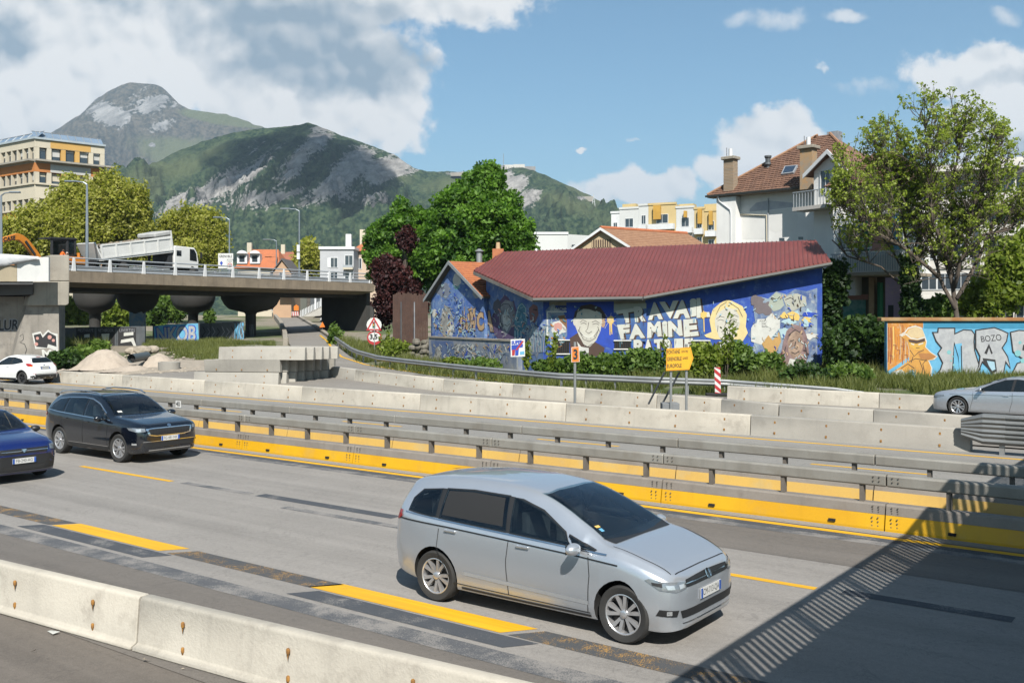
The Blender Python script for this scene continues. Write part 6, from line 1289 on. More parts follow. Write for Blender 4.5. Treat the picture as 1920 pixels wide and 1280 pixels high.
class Car:
    """local frame: nose at x = 0 and the tail at x = -L, y to the left, z up; t counts metres back from the nose"""
    def __init__(s, name, label, sp, paint, loc, rz, group=None, cat='car'):
        s.sp = sp; s.L, s.W = sp['L'], sp['W']; s.root = thing(name, label, cat, (0, 0, 0), 0, group); s.paint = paint; s.final = (loc, rz)
        f = {k: lerpf(sp[k]) for k in ('top', 'belt', 'w', 'wr', 'bot')}; s.f = f
        st = sorted(set([round(a, 3) for k in ('top', 'w', 'wr') for a, _ in sp[k]]+[s.L*i/64 for i in range(65)]))
        rings = []; NR = 0
        for t_ in st:
            w, wr, zt, zb_, zbt = f['w'](t_), f['wr'](t_), f['top'](t_), f['bot'](t_), f['belt'](t_)
            zbt = min(zbt, zt-.03); wr = min(wr, w*.97); h_ = zt-zbt; dr = min(.09, h_*.3)
            mid = zb_+(zbt-zb_)*.42; tuck = sp.get('tuck', .03)
            pts = [(0, zb_), (w*.7, zb_), (w*.93, zb_+.015), (w-tuck, zb_+.06), (w-tuck*.5, zb_+.16), (w, mid), (w+.004, mid+.08), (w-.012, zbt-.11), (w-.02, zbt-.05), (w-.045, zbt)]
            w0 = w-.045
            for q in (.15, .4, .65, .85): x = w0+(wr-w0)*q+.02*math.sin(math.pi*q)*(1 if h_ > .25 else 0); pts.append((x, zbt+(h_-dr)*q))
            pts += [(wr, zt-dr), (wr-.035, zt-dr*.55), (wr-.11, zt-dr*.25), (wr*.72, zt-dr*.12-.004), (wr*.4, zt-.004), (0, zt)]
            rings.append([(t_, y, z) for y, z in pts]); NR = len(pts)
        V = []; Fc = []
        full = [[(-t_, y, z) for t_, y, z in r_]+[(-t_, -y, z) for t_, y, z in r_[-2:0:-1]] for r_ in rings]; N = len(full[0])
        for r_ in full: V += r_
        for i in range(len(full)-1):
            for k in range(N): k2 = (k+1) % N; Fc.append((i*N+k, (i+1)*N+k, (i+1)*N+k2, i*N+k2))
        Fc.append(tuple(range(N))); Fc.append(tuple((len(full)-1)*N+k for k in reversed(range(N))))
        s.bvh = BVHTree.FromPolygons([Vector(v) for v in V], Fc)
        me = bpy.data.meshes.new('body'); me.from_pydata(V, [], Fc); me.materials.append(paint); me.materials.append(LINER)
        bm = bmesh.new(); bm.from_mesh(me); bmesh.ops.recalc_face_normals(bm, faces=bm.faces); bm.to_mesh(me); bm.free()
        body = bpy.data.objects.new('body', me); COL.objects.link(body); body.parent = s.root
        # wheel housings are cut out of the body
        r_ = sp['R']; cut = MB()
        for tw in sp['wheels']:
            for sg in (1, -1):
                n = 28; o = len(cut.v); ra = r_+sp.get('gap', .055)
                for y in (s.W/2+.2, s.W/2-.30):
                    for k in range(n): a = 2*math.pi*k/n; cut.v.append(Vector((-tw+ra*math.cos(a), sg*y, r_+.01+ra*math.sin(a))))
                for k in range(n): k2 = (k+1) % n; cut.f.append((o+k, o+k2, o+n+k2, o+n+k))
                cut.f.append(tuple(o+k for k in range(n))); cut.f.append(tuple(o+n+k for k in reversed(range(n))))
        co = cut.build('cutter', LINER); md = body.modifiers.new('cut', 'BOOLEAN'); md.operation = 'DIFFERENCE'; md.object = co; md.solver = 'EXACT'
        try: md.material_mode = 'TRANSFER'
        except Exception: pass
        dg = bpy.context.evaluated_depsgraph_get(); new = bpy.data.meshes.new_from_object(body.evaluated_get(dg))
        body.modifiers.clear(); body.data = new; new.name = 'body'; bpy.data.objects.remove(co)
        for p in new.polygons: p.use_smooth = True
        new.set_sharp_from_angle(angle=R(32)); s.body = body
    def cut(s, sides, fronts, rears, t0, t1, seats=(), dash=None):
        """hollow cabin and real window openings"""
        f = s.f; cs = []; b = MB(); n = 16; ring = lambda t_: None
        for i in range(n+1):
            t_ = t0+(t1-t0)*i/n; w = f['w'](t_)-.13; zb = f['belt'](t_); zl = zb-.42; zt = max(f['top'](t_)-.07, zl+.06); zb = min(zb, zt-.02); wr = min(f['wr'](t_), w+.04)-.08
            b.v += [Vector((-t_, y, z)) for y, z in ((-w, zl), (w, zl), (w, zb), (wr, zt), (-wr, zt), (-w, zb))]
            if i: 
                for k in range(6): k2 = (k+1) % 6; b.f.append(((i-1)*6+k, (i-1)*6+k2, i*6+k2, i*6+k))
        b.f.append(tuple(range(6))); b.f.append(tuple(n*6+k for k in reversed(range(6)))); cs.append(b)
        for pts in sides: q = s.outline(pts, -.014); c_ = MB(); c_.prism([(-t_, -1.6, z) for t_, z in q], (0, 3.2, 0)); cs.append(c_)
        for pts in fronts: q = s.outline(pts, -.014); c_ = MB(); c_.prism([(.2, y, z) for y, z in q], (-2.6, 0, 0)); cs.append(c_)
        for pts in rears: q = s.outline(pts, -.014); c_ = MB(); c_.prism([(-s.L-.3, y, z) for y, z in q], (.62, 0, 0)); cs.append(c_)
        obs = []
        for c_ in cs:
            o = c_.build('cutter', LINER); obs.append(o); md = s.body.modifiers.new('cut', 'BOOLEAN'); md.operation = 'DIFFERENCE'; md.object = o; md.solver = 'EXACT'
            try: md.material_mode = 'TRANSFER'
            except Exception: pass
        dg = bpy.context.evaluated_depsgraph_get(); new = bpy.data.meshes.new_from_object(s.body.evaluated_get(dg)); s.body.modifiers.clear(); s.body.data = new
        for o in obs: bpy.data.objects.remove(o)
        for p in new.polygons: p.use_smooth = True
        new.set_sharp_from_angle(angle=R(32))
        for t_, y, z, w in seats:
            st = MB(); st.box((-t_, y, z), (.13, w, .62), (.97, 0, .22)); st.box((-t_+.25, y, z-.30), (.5, w, .14)); o = st.build('seat', SEATM, s.root, world=False, bevel=.03)
            for yy in ((y,) if w < .8 else (y-.42, y+.42)): h_ = MB(); h_.box((-t_-.09, yy, z+.42), (.10, .27, .18), (.97, 0, .2)); h_.build('headrest', SEATM, o, world=False, bevel=.03)
        if dash:
            t_, z = dash; d_ = MB(); d_.lathe((0, 0, 0), [(.17, -.012), (.19, 0), (.17, .012), (.155, 0), (.17, -.012)], 20, 'x', False); o = d_.build('steering_wheel', CTRIM, s.root, world=False, smooth=True); o.location = (-t_, .38, z); o.rotation_euler = (0, R(-25), 0)
    def hit(s, p, d):
        d = Vector(d).normalized(); p = Vector(p); o, n, _, _ = s.bvh.ray_cast(p-d*4, d)
        return (o, n) if o is not None else (p, -d)
    def panel(s, name, pts, d, m, off=.004, parent=None, mirror=False, fine=.10, quads=None):
        """pts: approximate 3-D outline, laid onto the body along d"""
        out = []
        for sg in ((1, -1) if mirror else (1,)):
            bm = bmesh.new(); vs_ = [bm.verts.new((p[0], p[1]*sg, p[2])) for p in pts]
            for q in (quads or [tuple(range(len(pts)))]): bm.faces.new([vs_[i] for i in q])
            bmesh.ops.triangulate(bm, faces=bm.faces, ngon_method='EAR_CLIP')
            for _ in range(4):
                ed = [e for e in bm.edges if e.calc_length() > fine]
                if not ed: break
                bmesh.ops.subdivide_edges(bm, edges=ed, cuts=1); bmesh.ops.triangulate(bm, faces=[f for f in bm.faces if len(f.verts) > 3])
            dd_ = Vector((d[0], d[1]*sg, d[2])).normalized()
            for v in bm.verts:
                o, n = s.hit(v.co, dd_); n = n if n.dot(-dd_) > 0 else -n; v.co = o+n*off-dd_*off*.5
            bm.normal_update()
            if sum(f.normal.dot(-dd_)*f.calc_area() for f in bm.faces) < 0: bmesh.ops.reverse_faces(bm, faces=bm.faces)
            me = bpy.data.meshes.new(name); bm.to_mesh(me); bm.free(); me.materials.append(m)
            for p in me.polygons: p.use_smooth = True
            o = bpy.data.objects.new(name, me); COL.objects.link(o); o.parent = parent or s.root; out.append(o)
        return out
    def side(s, name, pts, m, **k): return s.panel(name, [(-t_, s.W/2, z) for t_, z in pts], (0, -1, 0), m, mirror=True, **k)
    def front(s, name, pts, m, mirror=False, **k): return s.panel(name, [(0, y, z) for y, z in pts], (-1, 0, 0), m, mirror=mirror, **k)
    def rear(s, name, pts, m, mirror=False, **k): return s.panel(name, [(-s.L, y, z) for y, z in pts], (1, 0, 0), m, mirror=mirror, **k)
    def corner(s, name, pts3, m, sg=1, **k): return s.panel(name, [(-t_, y, z) for t_, y, z in pts3], (-.75*sg, -.66, 0), m, mirror=True, **k)
    def strip(s, name, path, w, m, **k):
        L_, R2 = [], []
        for i, (t_, z) in enumerate(path):
            cl = path[0] == path[-1]; n = len(path)
            a = Vector(path[(i-1 if i else n-2) if cl else max(i-1, 0)]); c = Vector(path[(i+1 if i < n-1 else 1) if cl else min(i+1, n-1)]); d_ = (c-a).normalized(); n_ = Vector((-d_.y, d_.x))*w/2; L_.append((t_+n_.x, z+n_.y)); R2.append((t_-n_.x, z-n_.y))
        n = len(path); return s.side(name, L_+R2, m, quads=[(i, i+1, n+i+1, n+i) for i in range(n-1)], **k)
    def outline(s, pts, g):
        c = Vector((sum(p[0] for p in pts)/len(pts), sum(p[1] for p in pts)/len(pts))); return [tuple(c+(Vector(p)-c)*(1+g/max((Vector(p)-c).length, .05))) for p in pts]
    def wheels(s, style=5, rimm=None, twin=True, steer=0.0):
        r_, w = s.sp['R'], s.sp.get('TW', .215); rr_ = r_*s.sp.get('rim', .66); proto = None
        for tw in s.sp['wheels']:
            for sg in (1, -1):
                if proto is None:
                    wr_ = bpy.data.objects.new('wheel', None); COL.objects.link(wr_)
                    b = MB(); b.lathe((0, 0, 0), [(rr_, -w*.45), (r_*.93, -w*.5), (r_*.985, -w*.40), (r_, -w*.25), (r_, w*.25), (r_*.985, w*.40), (r_*.93, w*.5), (rr_*1.04, w*.45), (rr_, w*.42)], 40, 'y', False); b.build('tyre', CRUB, wr_, smooth=True, world=False)
                    b = MB(); b.lathe((0, 0, 0), [(rr_*1.01, w*.43), (rr_*.97, w*.44), (rr_*.93, w*.40), (rr_*.90, w*.15), (rr_*.90, -w*.4)], 40, 'y', False); rim = b.build('rim', rimm or ALLOY, wr_, smooth=True, world=False)
                    b = MB(); b.lathe((0, 0, 0), [(.02, w*.02), (rr_*.9, w*.0)], 24, 'y'); b.build('brake_disc', ALLOYD, wr_, world=False)
                    for k in range(style):
                        for o_ in ((-.085, .085) if twin else (0,)):
                            a = 2*math.pi*k/style+o_*1.6; d_ = Vector((math.cos(a), 0, math.sin(a))); q_ = Vector((-math.sin(a), 0, math.cos(a))); b = MB(); w0, w1 = rr_*.075, rr_*(.10 if twin else .16)
                            i0 = d_*rr_*.16; i1 = d_*rr_*.95+q_*rr_*o_*1.4; y0, y1 = w*.40, w*.40
                            b.add([i0+q_*w0+Vector((0, y0-.02, 0)), i0-q_*w0+Vector((0, y0-.02, 0)), i1-q_*w1+Vector((0, y1, 0)), i1+q_*w1+Vector((0, y1, 0)), i0+q_*w0+Vector((0, y0-.06, 0)), i0-q_*w0+Vector((0, y0-.06, 0)), i1-q_*w1+Vector((0, y1-.06, 0)), i1+q_*w1+Vector((0, y1-.06, 0))], [(0, 1, 2, 3), (7, 6, 5, 4), (0, 4, 5, 1), (1, 5, 6, 2), (2, 6, 7, 3), (3, 7, 4, 0)]); b.build('spoke', rimm or ALLOY, wr_, world=False)
                    b = MB(); b.lathe((0, 0, 0), [(rr_*.2, w*.30), (rr_*.2, w*.40), (rr_*.14, w*.43), (.004, w*.435)], 16, 'y'); b.build('hub_cap', rimm or ALLOY, wr_, smooth=True, world=False)
                    proto = wr_; wr_.parent = s.root; o = wr_
                else: o = copy_tree(proto, s.root)
                o.location = (-tw, sg*(s.W/2-w*.5-.012), r_); o.rotation_euler = (0, random.random()*1.2, (0 if sg > 0 else math.pi)+(steer if tw < 1.5 else 0))
    def mirror(s, t_, z, m, w=.24, h=.15, off=.17):
        for sg in (1, -1):
            o, n = s.hit((-t_, sg*s.W/2, z), (0, -sg, 0)); c = Vector((o.x+.03, o.y+sg*off, z+.03)); bm = bmesh.new(); bmesh.ops.create_icosphere(bm, subdivisions=3, radius=.5, matrix=Matrix.Translation(c) @ Matrix.Diagonal((.17, w, h, 1)))
            for v in bm.verts: 
                if v.co.x < c.x-.035: v.co.x = c.x-.035
            me = bpy.data.meshes.new('mirror'); bm.to_mesh(me); bm.free(); me.materials.append(m)
            for p in me.polygons: p.use_smooth = True
            ob_ = bpy.data.objects.new('mirror', me); COL.objects.link(ob_); ob_.parent = s.root
            b = MB(); b.tube([o, c+Vector((0, -sg*.03, -.05))], .025, 8); b.build('mirror_arm', CTRIM, ob_, world=False)
            b = MB(); b.box(c+Vector((-.037, 0, 0)), (.006, w*.8, h*.75)); b.build('mirror_glass', CGLASS, ob_, world=False)
    def handle(s, t_, z, m, l=.19):
        for sg in (1, -1):
            o, n = s.hit((-t_, sg*s.W/2, z), (0, -sg, 0)); b = MB(); b.box(o+Vector((0, sg*.018, 0)), (l, .022, .028)); b.box(o+Vector((l*.42, sg*.006, 0)), (.02, .03, .024)); b.box(o+Vector((-l*.42, sg*.006, 0)), (.02, .03, .024)); b.build('door_handle', m, s.root, world=False, bevel=.006)
    def plate(s, front=True, z=.5, txt='', w=.52, y=0.0, h=.115):
        d_ = (-1, 0, 0) if front else (1, 0, 0); o, n = s.hit((0 if front else -s.L, y, z), d_); sg = 1 if front else -1; x = o.x+sg*.022
        b = MB(); b.box((x, y, z), (.012, w, h)); pl_ = b.build('number_plate', PLATE, s.root, world=False)
        for e, q in ((w/2-.022, PBLUE), (-w/2+.022, PBLUE)):
            b = MB(); b.box((x+sg*.0065, y+e, z), (.003, .044, h*.96)); b.build('plate_band', q, pl_, world=False)
        if txt: letter('plate_number', txt, .1, (x+sg*.0068, y, z), (0, sg, 0), (0, 0, 1), INK, pl_, 0, .82, world=False)
    def windows(s, outlines, m=None):
        for pts in outlines: s.side('window', pts, m or CGLASS, off=.006, fine=.08)
    def squash(s, x0, kx, z0, kz):
        todo = list(s.root.children)
        while todo:
            o = todo.pop()
            if o.type != 'MESH': continue
            todo += list(o.children)
            for v in o.data.vertices:
                if v.co.x > x0: v.co.x = x0+(v.co.x-x0)*kx
                if v.co.z > z0: v.co.z = z0+(v.co.z-z0)*kz
    def finish(s):
        (x, y, z), rz_ = s.final; s.root.location = (x, y, z); s.root.rotation_euler = (0, 0, rz_); return s.root
HEAD = math.atan2(-CA, SA)      # nose points along the road towards the lower right
# ---------------------------------------------------------------- silver people carrier
tour = dict(L=4.53, W=1.83, R=.325, wheels=(.90, 3.69), TW=.215, rim=.70, gap=.05, tuck=.035,
  top=[(0, .62), (.03, .70), (.10, .775), (.3, .87), (.6, .955), (.95, 1.03), (1.17, 1.075), (1.45, 1.24), (1.8, 1.425), (2.1, 1.55), (2.35, 1.605), (2.8, 1.645), (3.3, 1.652), (3.8, 1.625), (4.2, 1.57), (4.32, 1.53), (4.39, 1.40), (4.44, 1.22), (4.475, 1.02), (4.50, .85), (4.53, .74)],
  belt=[(0, .55), (.1, .70), (.3, .79), (.6, .87), (.95, .935), (1.2, .965), (2, 1.0), (3, 1.05), (4, 1.10), (4.35, 1.12), (4.45, .98), (4.53, .60)],
  w=[(0, .40), (.02, .56), (.06, .68), (.14, .785), (.3, .86), (.6, .90), (1.0, .915), (3.4, .915), (4.0, .895), (4.3, .85), (4.45, .79), (4.5, .73), (4.53, .62)],
  wr=[(0, .36), (.06, .55), (.14, .64), (.3, .72), (.6, .765), (1.1, .80), (1.45, .76), (1.8, .70), (2.1, .655), (2.8, .645), (3.6, .625), (4.2, .59), (4.32, .58), (4.44, .66), (4.53, .56)],
  bot=[(0, .26), (.06, .19), (.3, .17), (1, .18), (3.6, .19), (4.2, .24), (4.5, .32), (4.53, .40)])
SILV = carpaint('silver_paint', (.46, .485, .52), .72, .30, .8, .16)
cc_ = rd(7.08, 10.60)
def place(s_mid, d_mid, wheels, ang=0.0):
    """location of the nose so that the wheelbase is centred on (s, d); heading = road towards the viewer plus ang"""
    rz_ = HEAD+ang; mid = rd(s_mid, d_mid); tm = sum(wheels)/2; return (mid.x+math.cos(rz_)*tm, mid.y+math.sin(rz_)*tm, .004), rz_
loc, rz_ = place(7.08, 10.62, tour['wheels'])
c = Car('people_carrier', 'silver people carrier in the near lane, nose towards the lower right', tour, SILV, loc, rz_)
W1_ = [(3.78, 1.09), (4.20, 1.13), (4.17, 1.28), (4.06, 1.40), (3.72, 1.45), (3.70, 1.10)]; W2_ = [(2.56, 1.045), (3.64, 1.085), (3.64, 1.46), (3.2, 1.485), (2.62, 1.475)]; W3_ = [(1.62, 1.0), (2.50, 1.04), (2.55, 1.47), (2.42, 1.45), (2.1, 1.355), (1.72, 1.14)]; W4_ = [(1.27, .985), (1.57, .998), (1.66, 1.115)]
WS_ = [(-.70, 1.10), (-.35, 1.075), (0, 1.07), (.35, 1.075), (.70, 1.10), (.655, 1.3), (.58, 1.545), (.3, 1.568), (0, 1.572), (-.3, 1.568), (-.58, 1.545), (-.655, 1.3)]; RW_ = [(-.52, 1.22), (.52, 1.22), (.47, 1.46), (-.47, 1.46)]
c.cut([W1_, W2_, W3_, W4_], [WS_], [RW_], 1.2, 4.25, [(2.45, .38, .98, .5), (2.45, -.38, .98, .5), (3.3, 0, 1.0, 1.3), (4.0, 0, .98, 1.1)], (1.85, .98))
for q in (W1_, W2_, W3_, W4_): c.strip('window_seal', q+[q[0]], .035, CTRIM, off=.005)
for q in ([(2.49, 1.03), (2.57, 1.03), (2.63, 1.48), (2.54, 1.475)], [(3.63, 1.08), (3.79, 1.085), (3.74, 1.46), (3.63, 1.465)]): c.side('door_pillar', q, CTRIM, off=.004)
(lambda *a, **k: None)('window_surround', [(1.18, .972), (2.5, 1.026), (3.7, 1.082), (4.22, 1.115), (4.24, 1.2), (4.19, 1.32), (4.08, 1.425), (3.7, 1.48), (3.2, 1.51), (2.6, 1.505), (2.38, 1.475), (2.05, 1.37), (1.7, 1.16)], CTRIM, off=.003, fine=.07)
c.windows([W1_, W2_, W3_, W4_], CLEAR)
c.front('windscreen', WS_, CLEAR, off=.006, fine=.08)
c.rear('rear_window', RW_, CLEAR); 
c.strip('belt_moulding', [(.95, .865), (1.5, .90), (2.5, .945), (3.5, .985), (4.38, 1.0)], .018, CTRIM); c.strip('belt_moulding', [(1.12, .96), (2.5, 1.014), (3.7, 1.068), (4.25, 1.098)], .016, CHROME, off=.007)
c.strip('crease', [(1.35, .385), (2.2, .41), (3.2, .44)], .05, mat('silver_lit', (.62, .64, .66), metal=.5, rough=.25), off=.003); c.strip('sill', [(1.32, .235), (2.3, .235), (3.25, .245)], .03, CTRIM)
for t0, t1 in ((1.30, 1.36), (2.50, 2.50), (3.62, 3.40)): c.strip('door_gap', [(t0+.06 if t0 < 2 else t0, .95), (t0+.03, .7), (t1, .28)], .010, CTRIM, off=.0025)
c.strip('door_gap', [(1.33, .27), (3.38, .29)], .010, CTRIM, off=.0025)
c.handle(2.28, .90, SILV); c.handle(3.42, .945, SILV); c.mirror(1.50, .98, SILV)
c.panel('bonnet_gap', [(-.16, -.62, 0), (-.16, .62, 0), (-.175, .62, 0), (-.175, -.62, 0)], (0, 0, -1), CTRIM, off=.002)
c.panel('cowl', [(-1.12, -.66, 1.1), (-1.12, .66, 1.1), (-1.26, .70, 1.1), (-1.26, -.70, 1.1)], (0, 0, -1), CTRIM, off=.004)
for sg in (-1, 1): c.panel('bonnet_gap', [(-.2, sg*.68, 0), (-.6, sg*.735, 0), (-1.1, sg*.76, 0), (-1.1, sg*.75, 0), (-.6, sg*.725, 0), (-.2, sg*.668, 0)], (0, 0, -1), CTRIM, off=.002)
c.front('grille', [(-.55, .655), (.55, .655), (.52, .735), (0, .752), (-.52, .735)], CTRIM, off=.006); c.front('grille_bar', [(-.56, .69), (.56, .69), (.56, .70), (-.56, .70)], CHROME, off=.010); c.front('badge', [(.07*math.cos(a), .705+.05*math.sin(a)) for a in np.linspace(0, 5.9, 14)], CHROME, off=.014)
c.corner('headlight', [(.03, .54, .64), (.10, .70, .625), (.30, .82, .66), (.52, .86, .755), (.46, .84, .775), (.24, .77, .745), (.05, .55, .72)], LENS, off=.006, fine=.06); c.corner('headlight_lens', [(.12, .70, .66), (.2, .76, .665), (.24, .77, .71), (.14, .70, .705)], LENSW, off=.010, fine=.06); c.corner('headlight_lens', [(.04, .57, .66), (.08, .64, .655), (.09, .65, .70), (.05, .58, .70)], LENSW, off=.010, fine=.06); c.corner('headlight_shade', [(.26, .80, .69), (.40, .84, .71), (.42, .84, .74), (.28, .79, .73)], CTRIM, off=.009)
c.front('lower_intake', [(-.62, .33), (.62, .33), (.66, .42), (-.66, .42)], CTRIM, off=.005); c.corner('fog_surround', [(.10, .68, .36), (.34, .84, .38), (.30, .82, .45), (.08, .66, .43)], CTRIM, off=.006); c.corner('fog_lamp', [(.14, .74, .385), (.2, .78, .385), (.2, .78, .43), (.14, .74, .43)], LENSW, off=.009)
c.front('bumper_crease', [(-.6, .265), (.6, .265), (.62, .28), (-.62, .28)], CHROME, off=.004)
c.corner('tail_lamp', [(4.50, .72, .96), (4.40, .82, .97), (4.30, .84, 1.03), (4.33, .82, 1.11), (4.42, .72, 1.10), (4.48, .62, 1.06)], REDL, sg=-1, off=.008, fine=.06)
c.plate(True, .53, 'CM-713-QA'); c.plate(False, .78, ''); c.wheels(5); 
c.panel('roof_aerial', [(-4.0, -.04, 2), (-4.0, .04, 2), (-4.12, .05, 2), (-4.12, -.05, 2)], (0, 0, -1), CTRIM, off=.02)
# things seen on the dashboard and a sunshade in the rear side window
c.side('sun_blind', [(2.62, 1.10), (3.60, 1.13), (3.60, 1.44), (3.2, 1.465), (2.68, 1.45)], mat('blind_black', (.010, .010, .011), rough=.7), off=.0075); c.front('sticker', [(-.62, 1.16), (-.56, 1.16), (-.56, 1.19), (-.62, 1.19)], pSky, off=.009); c.front('sticker', [(-.63, 1.20), (-.55, 1.20), (-.55, 1.22), (-.63, 1.22)], pYel, off=.009)
c.squash(-1.0, .74, 1.0, .92); c.finish()
# ---------------------------------------------------------------- black sport utility car
kod = dict(L=4.70, W=1.88, R=.355, wheels=(.93, 3.72), TW=.235, rim=.68, gap=.06, tuck=.03,
  top=[(0, .78), (.03, .88), (.10, .955), (.3, 1.0), (.7, 1.06), (1.15, 1.11), (1.3, 1.135), (1.55, 1.29), (1.9, 1.48), (2.15, 1.575), (2.5, 1.625), (3.0, 1.645), (3.6, 1.63), (4.1, 1.58), (4.36, 1.53), (4.46, 1.40), (4.55, 1.2), (4.61, 1.02), (4.66, .85), (4.70, .72)],
  belt=[(0, .70), (.1, .87), (.3, .93), (.7, .975), (1.2, 1.01), (2, 1.04), (3, 1.075), (4, 1.12), (4.4, 1.15), (4.55, 1.0), (4.70, .62)],
  w=[(0, .62), (.02, .70), (.08, .79), (.18, .86), (.4, .91), (.8, .94), (3.6, .94), (4.2, .92), (4.5, .86), (4.62, .80), (4.70, .66)],
  wr=[(0, .58), (.08, .66), (.18, .72), (.5, .77), (1.2, .82), (1.55, .78), (1.9, .73), (2.2, .69), (3, .68), (4, .65), (4.36, .62), (4.5, .70), (4.70, .6)],
  bot=[(0, .34), (.06, .26), (.3, .23), (1, .22), (3.7, .22), (4.3, .30), (4.65, .38), (4.7, .46)])
BLK = carpaint('black_blue_paint', (.004, .006, .011), .0, .15, 1.0, .04)
loc, rz_ = place(24.2, 15.05, kod['wheels'])
c = Car('suv', 'black estate suv with chrome window line in the far lane beside the yellow barrier', kod, BLK, loc, rz_)
KW_ = ([(1.38, 1.035), (2.5, 1.077), (2.52, 1.495), (2.38, 1.475), (2.0, 1.37), (1.62, 1.165)], [(2.60, 1.08), (3.50, 1.118), (3.47, 1.475), (2.8, 1.507), (2.60, 1.50)], [(3.58, 1.122), (4.27, 1.165), (4.2, 1.30), (3.98, 1.42), (3.56, 1.47)])
KF_ = [(-.74, 1.15), (-.35, 1.135), (0, 1.13), (.35, 1.135), (.74, 1.15), (.69, 1.33), (.62, 1.565), (.3, 1.585), (0, 1.59), (-.3, 1.585), (-.62, 1.565), (-.69, 1.33)]; KR_ = [(-.56, 1.2), (.56, 1.2), (.5, 1.46), (-.5, 1.46)]
c.cut(KW_, [KF_], [KR_], 1.3, 4.3, [(2.5, .40, 1.0, .5), (2.5, -.40, 1.0, .5), (3.4, 0, 1.02, 1.35)], (1.9, 1.02)); c.windows(KW_, CLEAR); c.front('windscreen', KF_, CLEAR, off=.006, fine=.09); c.rear('rear_window', KR_, CLEAR)
for q in KW_: c.strip('window_seal', q+[q[0]], .035, CTRIM, off=.005)
c.strip('window_trim', [(1.34, 1.02), (2.5, 1.058), (3.8, 1.112), (4.31, 1.15), (4.24, 1.31), (4.0, 1.44), (3.5, 1.495), (2.8, 1.525), (2.4, 1.50), (2.0, 1.39), (1.6, 1.18)], .022, CHROME, off=.006)
c.strip('cladding', [(1.35, .29), (3.25, .29)], .13, CTRIM); c.strip('cladding_edge', [(1.38, .37), (3.22, .37)], .012, CHROME, off=.006); c.strip('crease', [(.8, .90), (2.4, .93), (4.4, .985)], .012, CTRIM, off=.002)
for t0, t1 in ((1.42, 1.42), (2.56, 2.56), (3.60, 3.35)): c.strip('door_gap', [(t0, 1.0), (t0, .7), (t1, .34)], .010, CTRIM, off=.0025)
c.handle(2.35, .935, BLK); c.handle(3.38, .97, BLK); c.mirror(1.62, 1.04, BLK, .25, .17)
for sg in (-1, 1):
    b = MB(); pts = [(-2.15, sg*.63, 1.59), (-2.35, sg*.63, 1.655), (-2.9, sg*.63, 1.685), (-3.6, sg*.625, 1.675), (-4.1, sg*.61, 1.62), (-4.25, sg*.60, 1.565)]; b.tube(pts, .018, 6); b.build('roof_rail', CHROME, c.root, world=False, smooth=True)
c.panel('sunroof', [(-2.4, -.5, 2), (-2.4, .5, 2), (-3.7, .48, 2), (-3.7, -.48, 2)], (0, 0, -1), CGLASS, off=.004, fine=.15)
c.front('grille_frame', [(-.60, .70), (-.40, .66), (.40, .66), (.60, .70), (.66, .86), (.5, .875), (-.5, .875), (-.66, .86)], CHROME, off=.005, fine=.08); c.front('grille', [(-.55, .715), (-.38, .685), (.38, .685), (.55, .715), (.60, .84), (.5, .85), (-.5, .85), (-.60, .84)], CTRIM, off=.009, fine=.08)
for k in range(13): y = -.48+k*.08; c.front('grille_slat', [(y-.006, .70), (y+.006, .70), (y+.006, .845), (y-.006, .845)], ALLOYD, off=.013)
c.corner('headlight', [(.05, .66, .80), (.14, .80, .78), (.42, .91, .83), (.50, .92, .885), (.25, .86, .89), (.06, .68, .875)], LENS, off=.006, fine=.07); c.corner('headlight_lens', [(.10, .75, .805), (.2, .82, .80), (.22, .83, .865), (.11, .76, .86)], LENSW, off=.010); c.front('badge', [(.055*math.cos(a), .91+.035*math.sin(a)) for a in np.linspace(0, 5.9, 12)], CHROME, off=.008)
c.front('lower_intake', [(-.68, .40), (.68, .40), (.74, .52), (-.74, .52)], CTRIM, off=.005); c.front('intake_trim', [(-.74, .535), (.74, .535), (.74, .55), (-.74, .55)], CHROME, off=.006); c.front('skid_plate', [(-.6, .315), (.6, .315), (.6, .34), (-.6, .34)], CHROME, off=.006); c.corner('fog_lamp', [(.16, .84, .47), (.3, .9, .47), (.3, .9, .515), (.16, .84, .515)], LENSW, off=.008)
c.corner('tail_lamp', [(4.62, .76, .98), (4.45, .88, .98), (4.36, .89, 1.05), (4.45, .85, 1.10), (4.56, .74, 1.09)], REDL, sg=-1, off=.008); c.front('sticker', [(-.62, 1.19), (-.5, 1.19), (-.5, 1.23), (-.62, 1.23)], pW, off=.009); c.plate(True, .60, 'FG-481-NK'); c.plate(False, .85); c.wheels(5, steer=.06); c.squash(-1.0, .90, 9, 1); c.finish()
# ---------------------------------------------------------------- blue hatchback cut by the left edge
dac = dict(L=4.06, W=1.75, R=.31, wheels=(.83, 3.42), TW=.195, rim=.66, tuck=.03,
  top=[(0, .70), (.03, .80), (.10, .87), (.3, .94), (.7, 1.0), (1.0, 1.04), (1.3, 1.2), (1.7, 1.40), (2.0, 1.485), (2.5, 1.515), (3.2, 1.49), (3.7, 1.42), (3.82, 1.32), (3.92, 1.1), (4.0, .9), (4.06, .72)],
  belt=[(0, .62), (.1, .78), (.4, .86), (.9, .92), (2, .96), (3.4, 1.0), (3.8, 1.0), (4.06, .6)],
  w=[(0, .52), (.02, .62), (.08, .72), (.18, .80), (.4, .85), (.8, .875), (3.3, .875), (3.8, .83), (4.0, .76), (4.06, .62)],
  wr=[(0, .48), (.1, .62), (.4, .72), (1.0, .76), (1.4, .72), (1.8, .64), (2.5, .62), (3.4, .59), (3.82, .58), (4.06, .5)],
  bot=[(0, .28), (.06, .20), (.4, .18), (3.4, .19), (4.0, .30), (4.06, .4)])
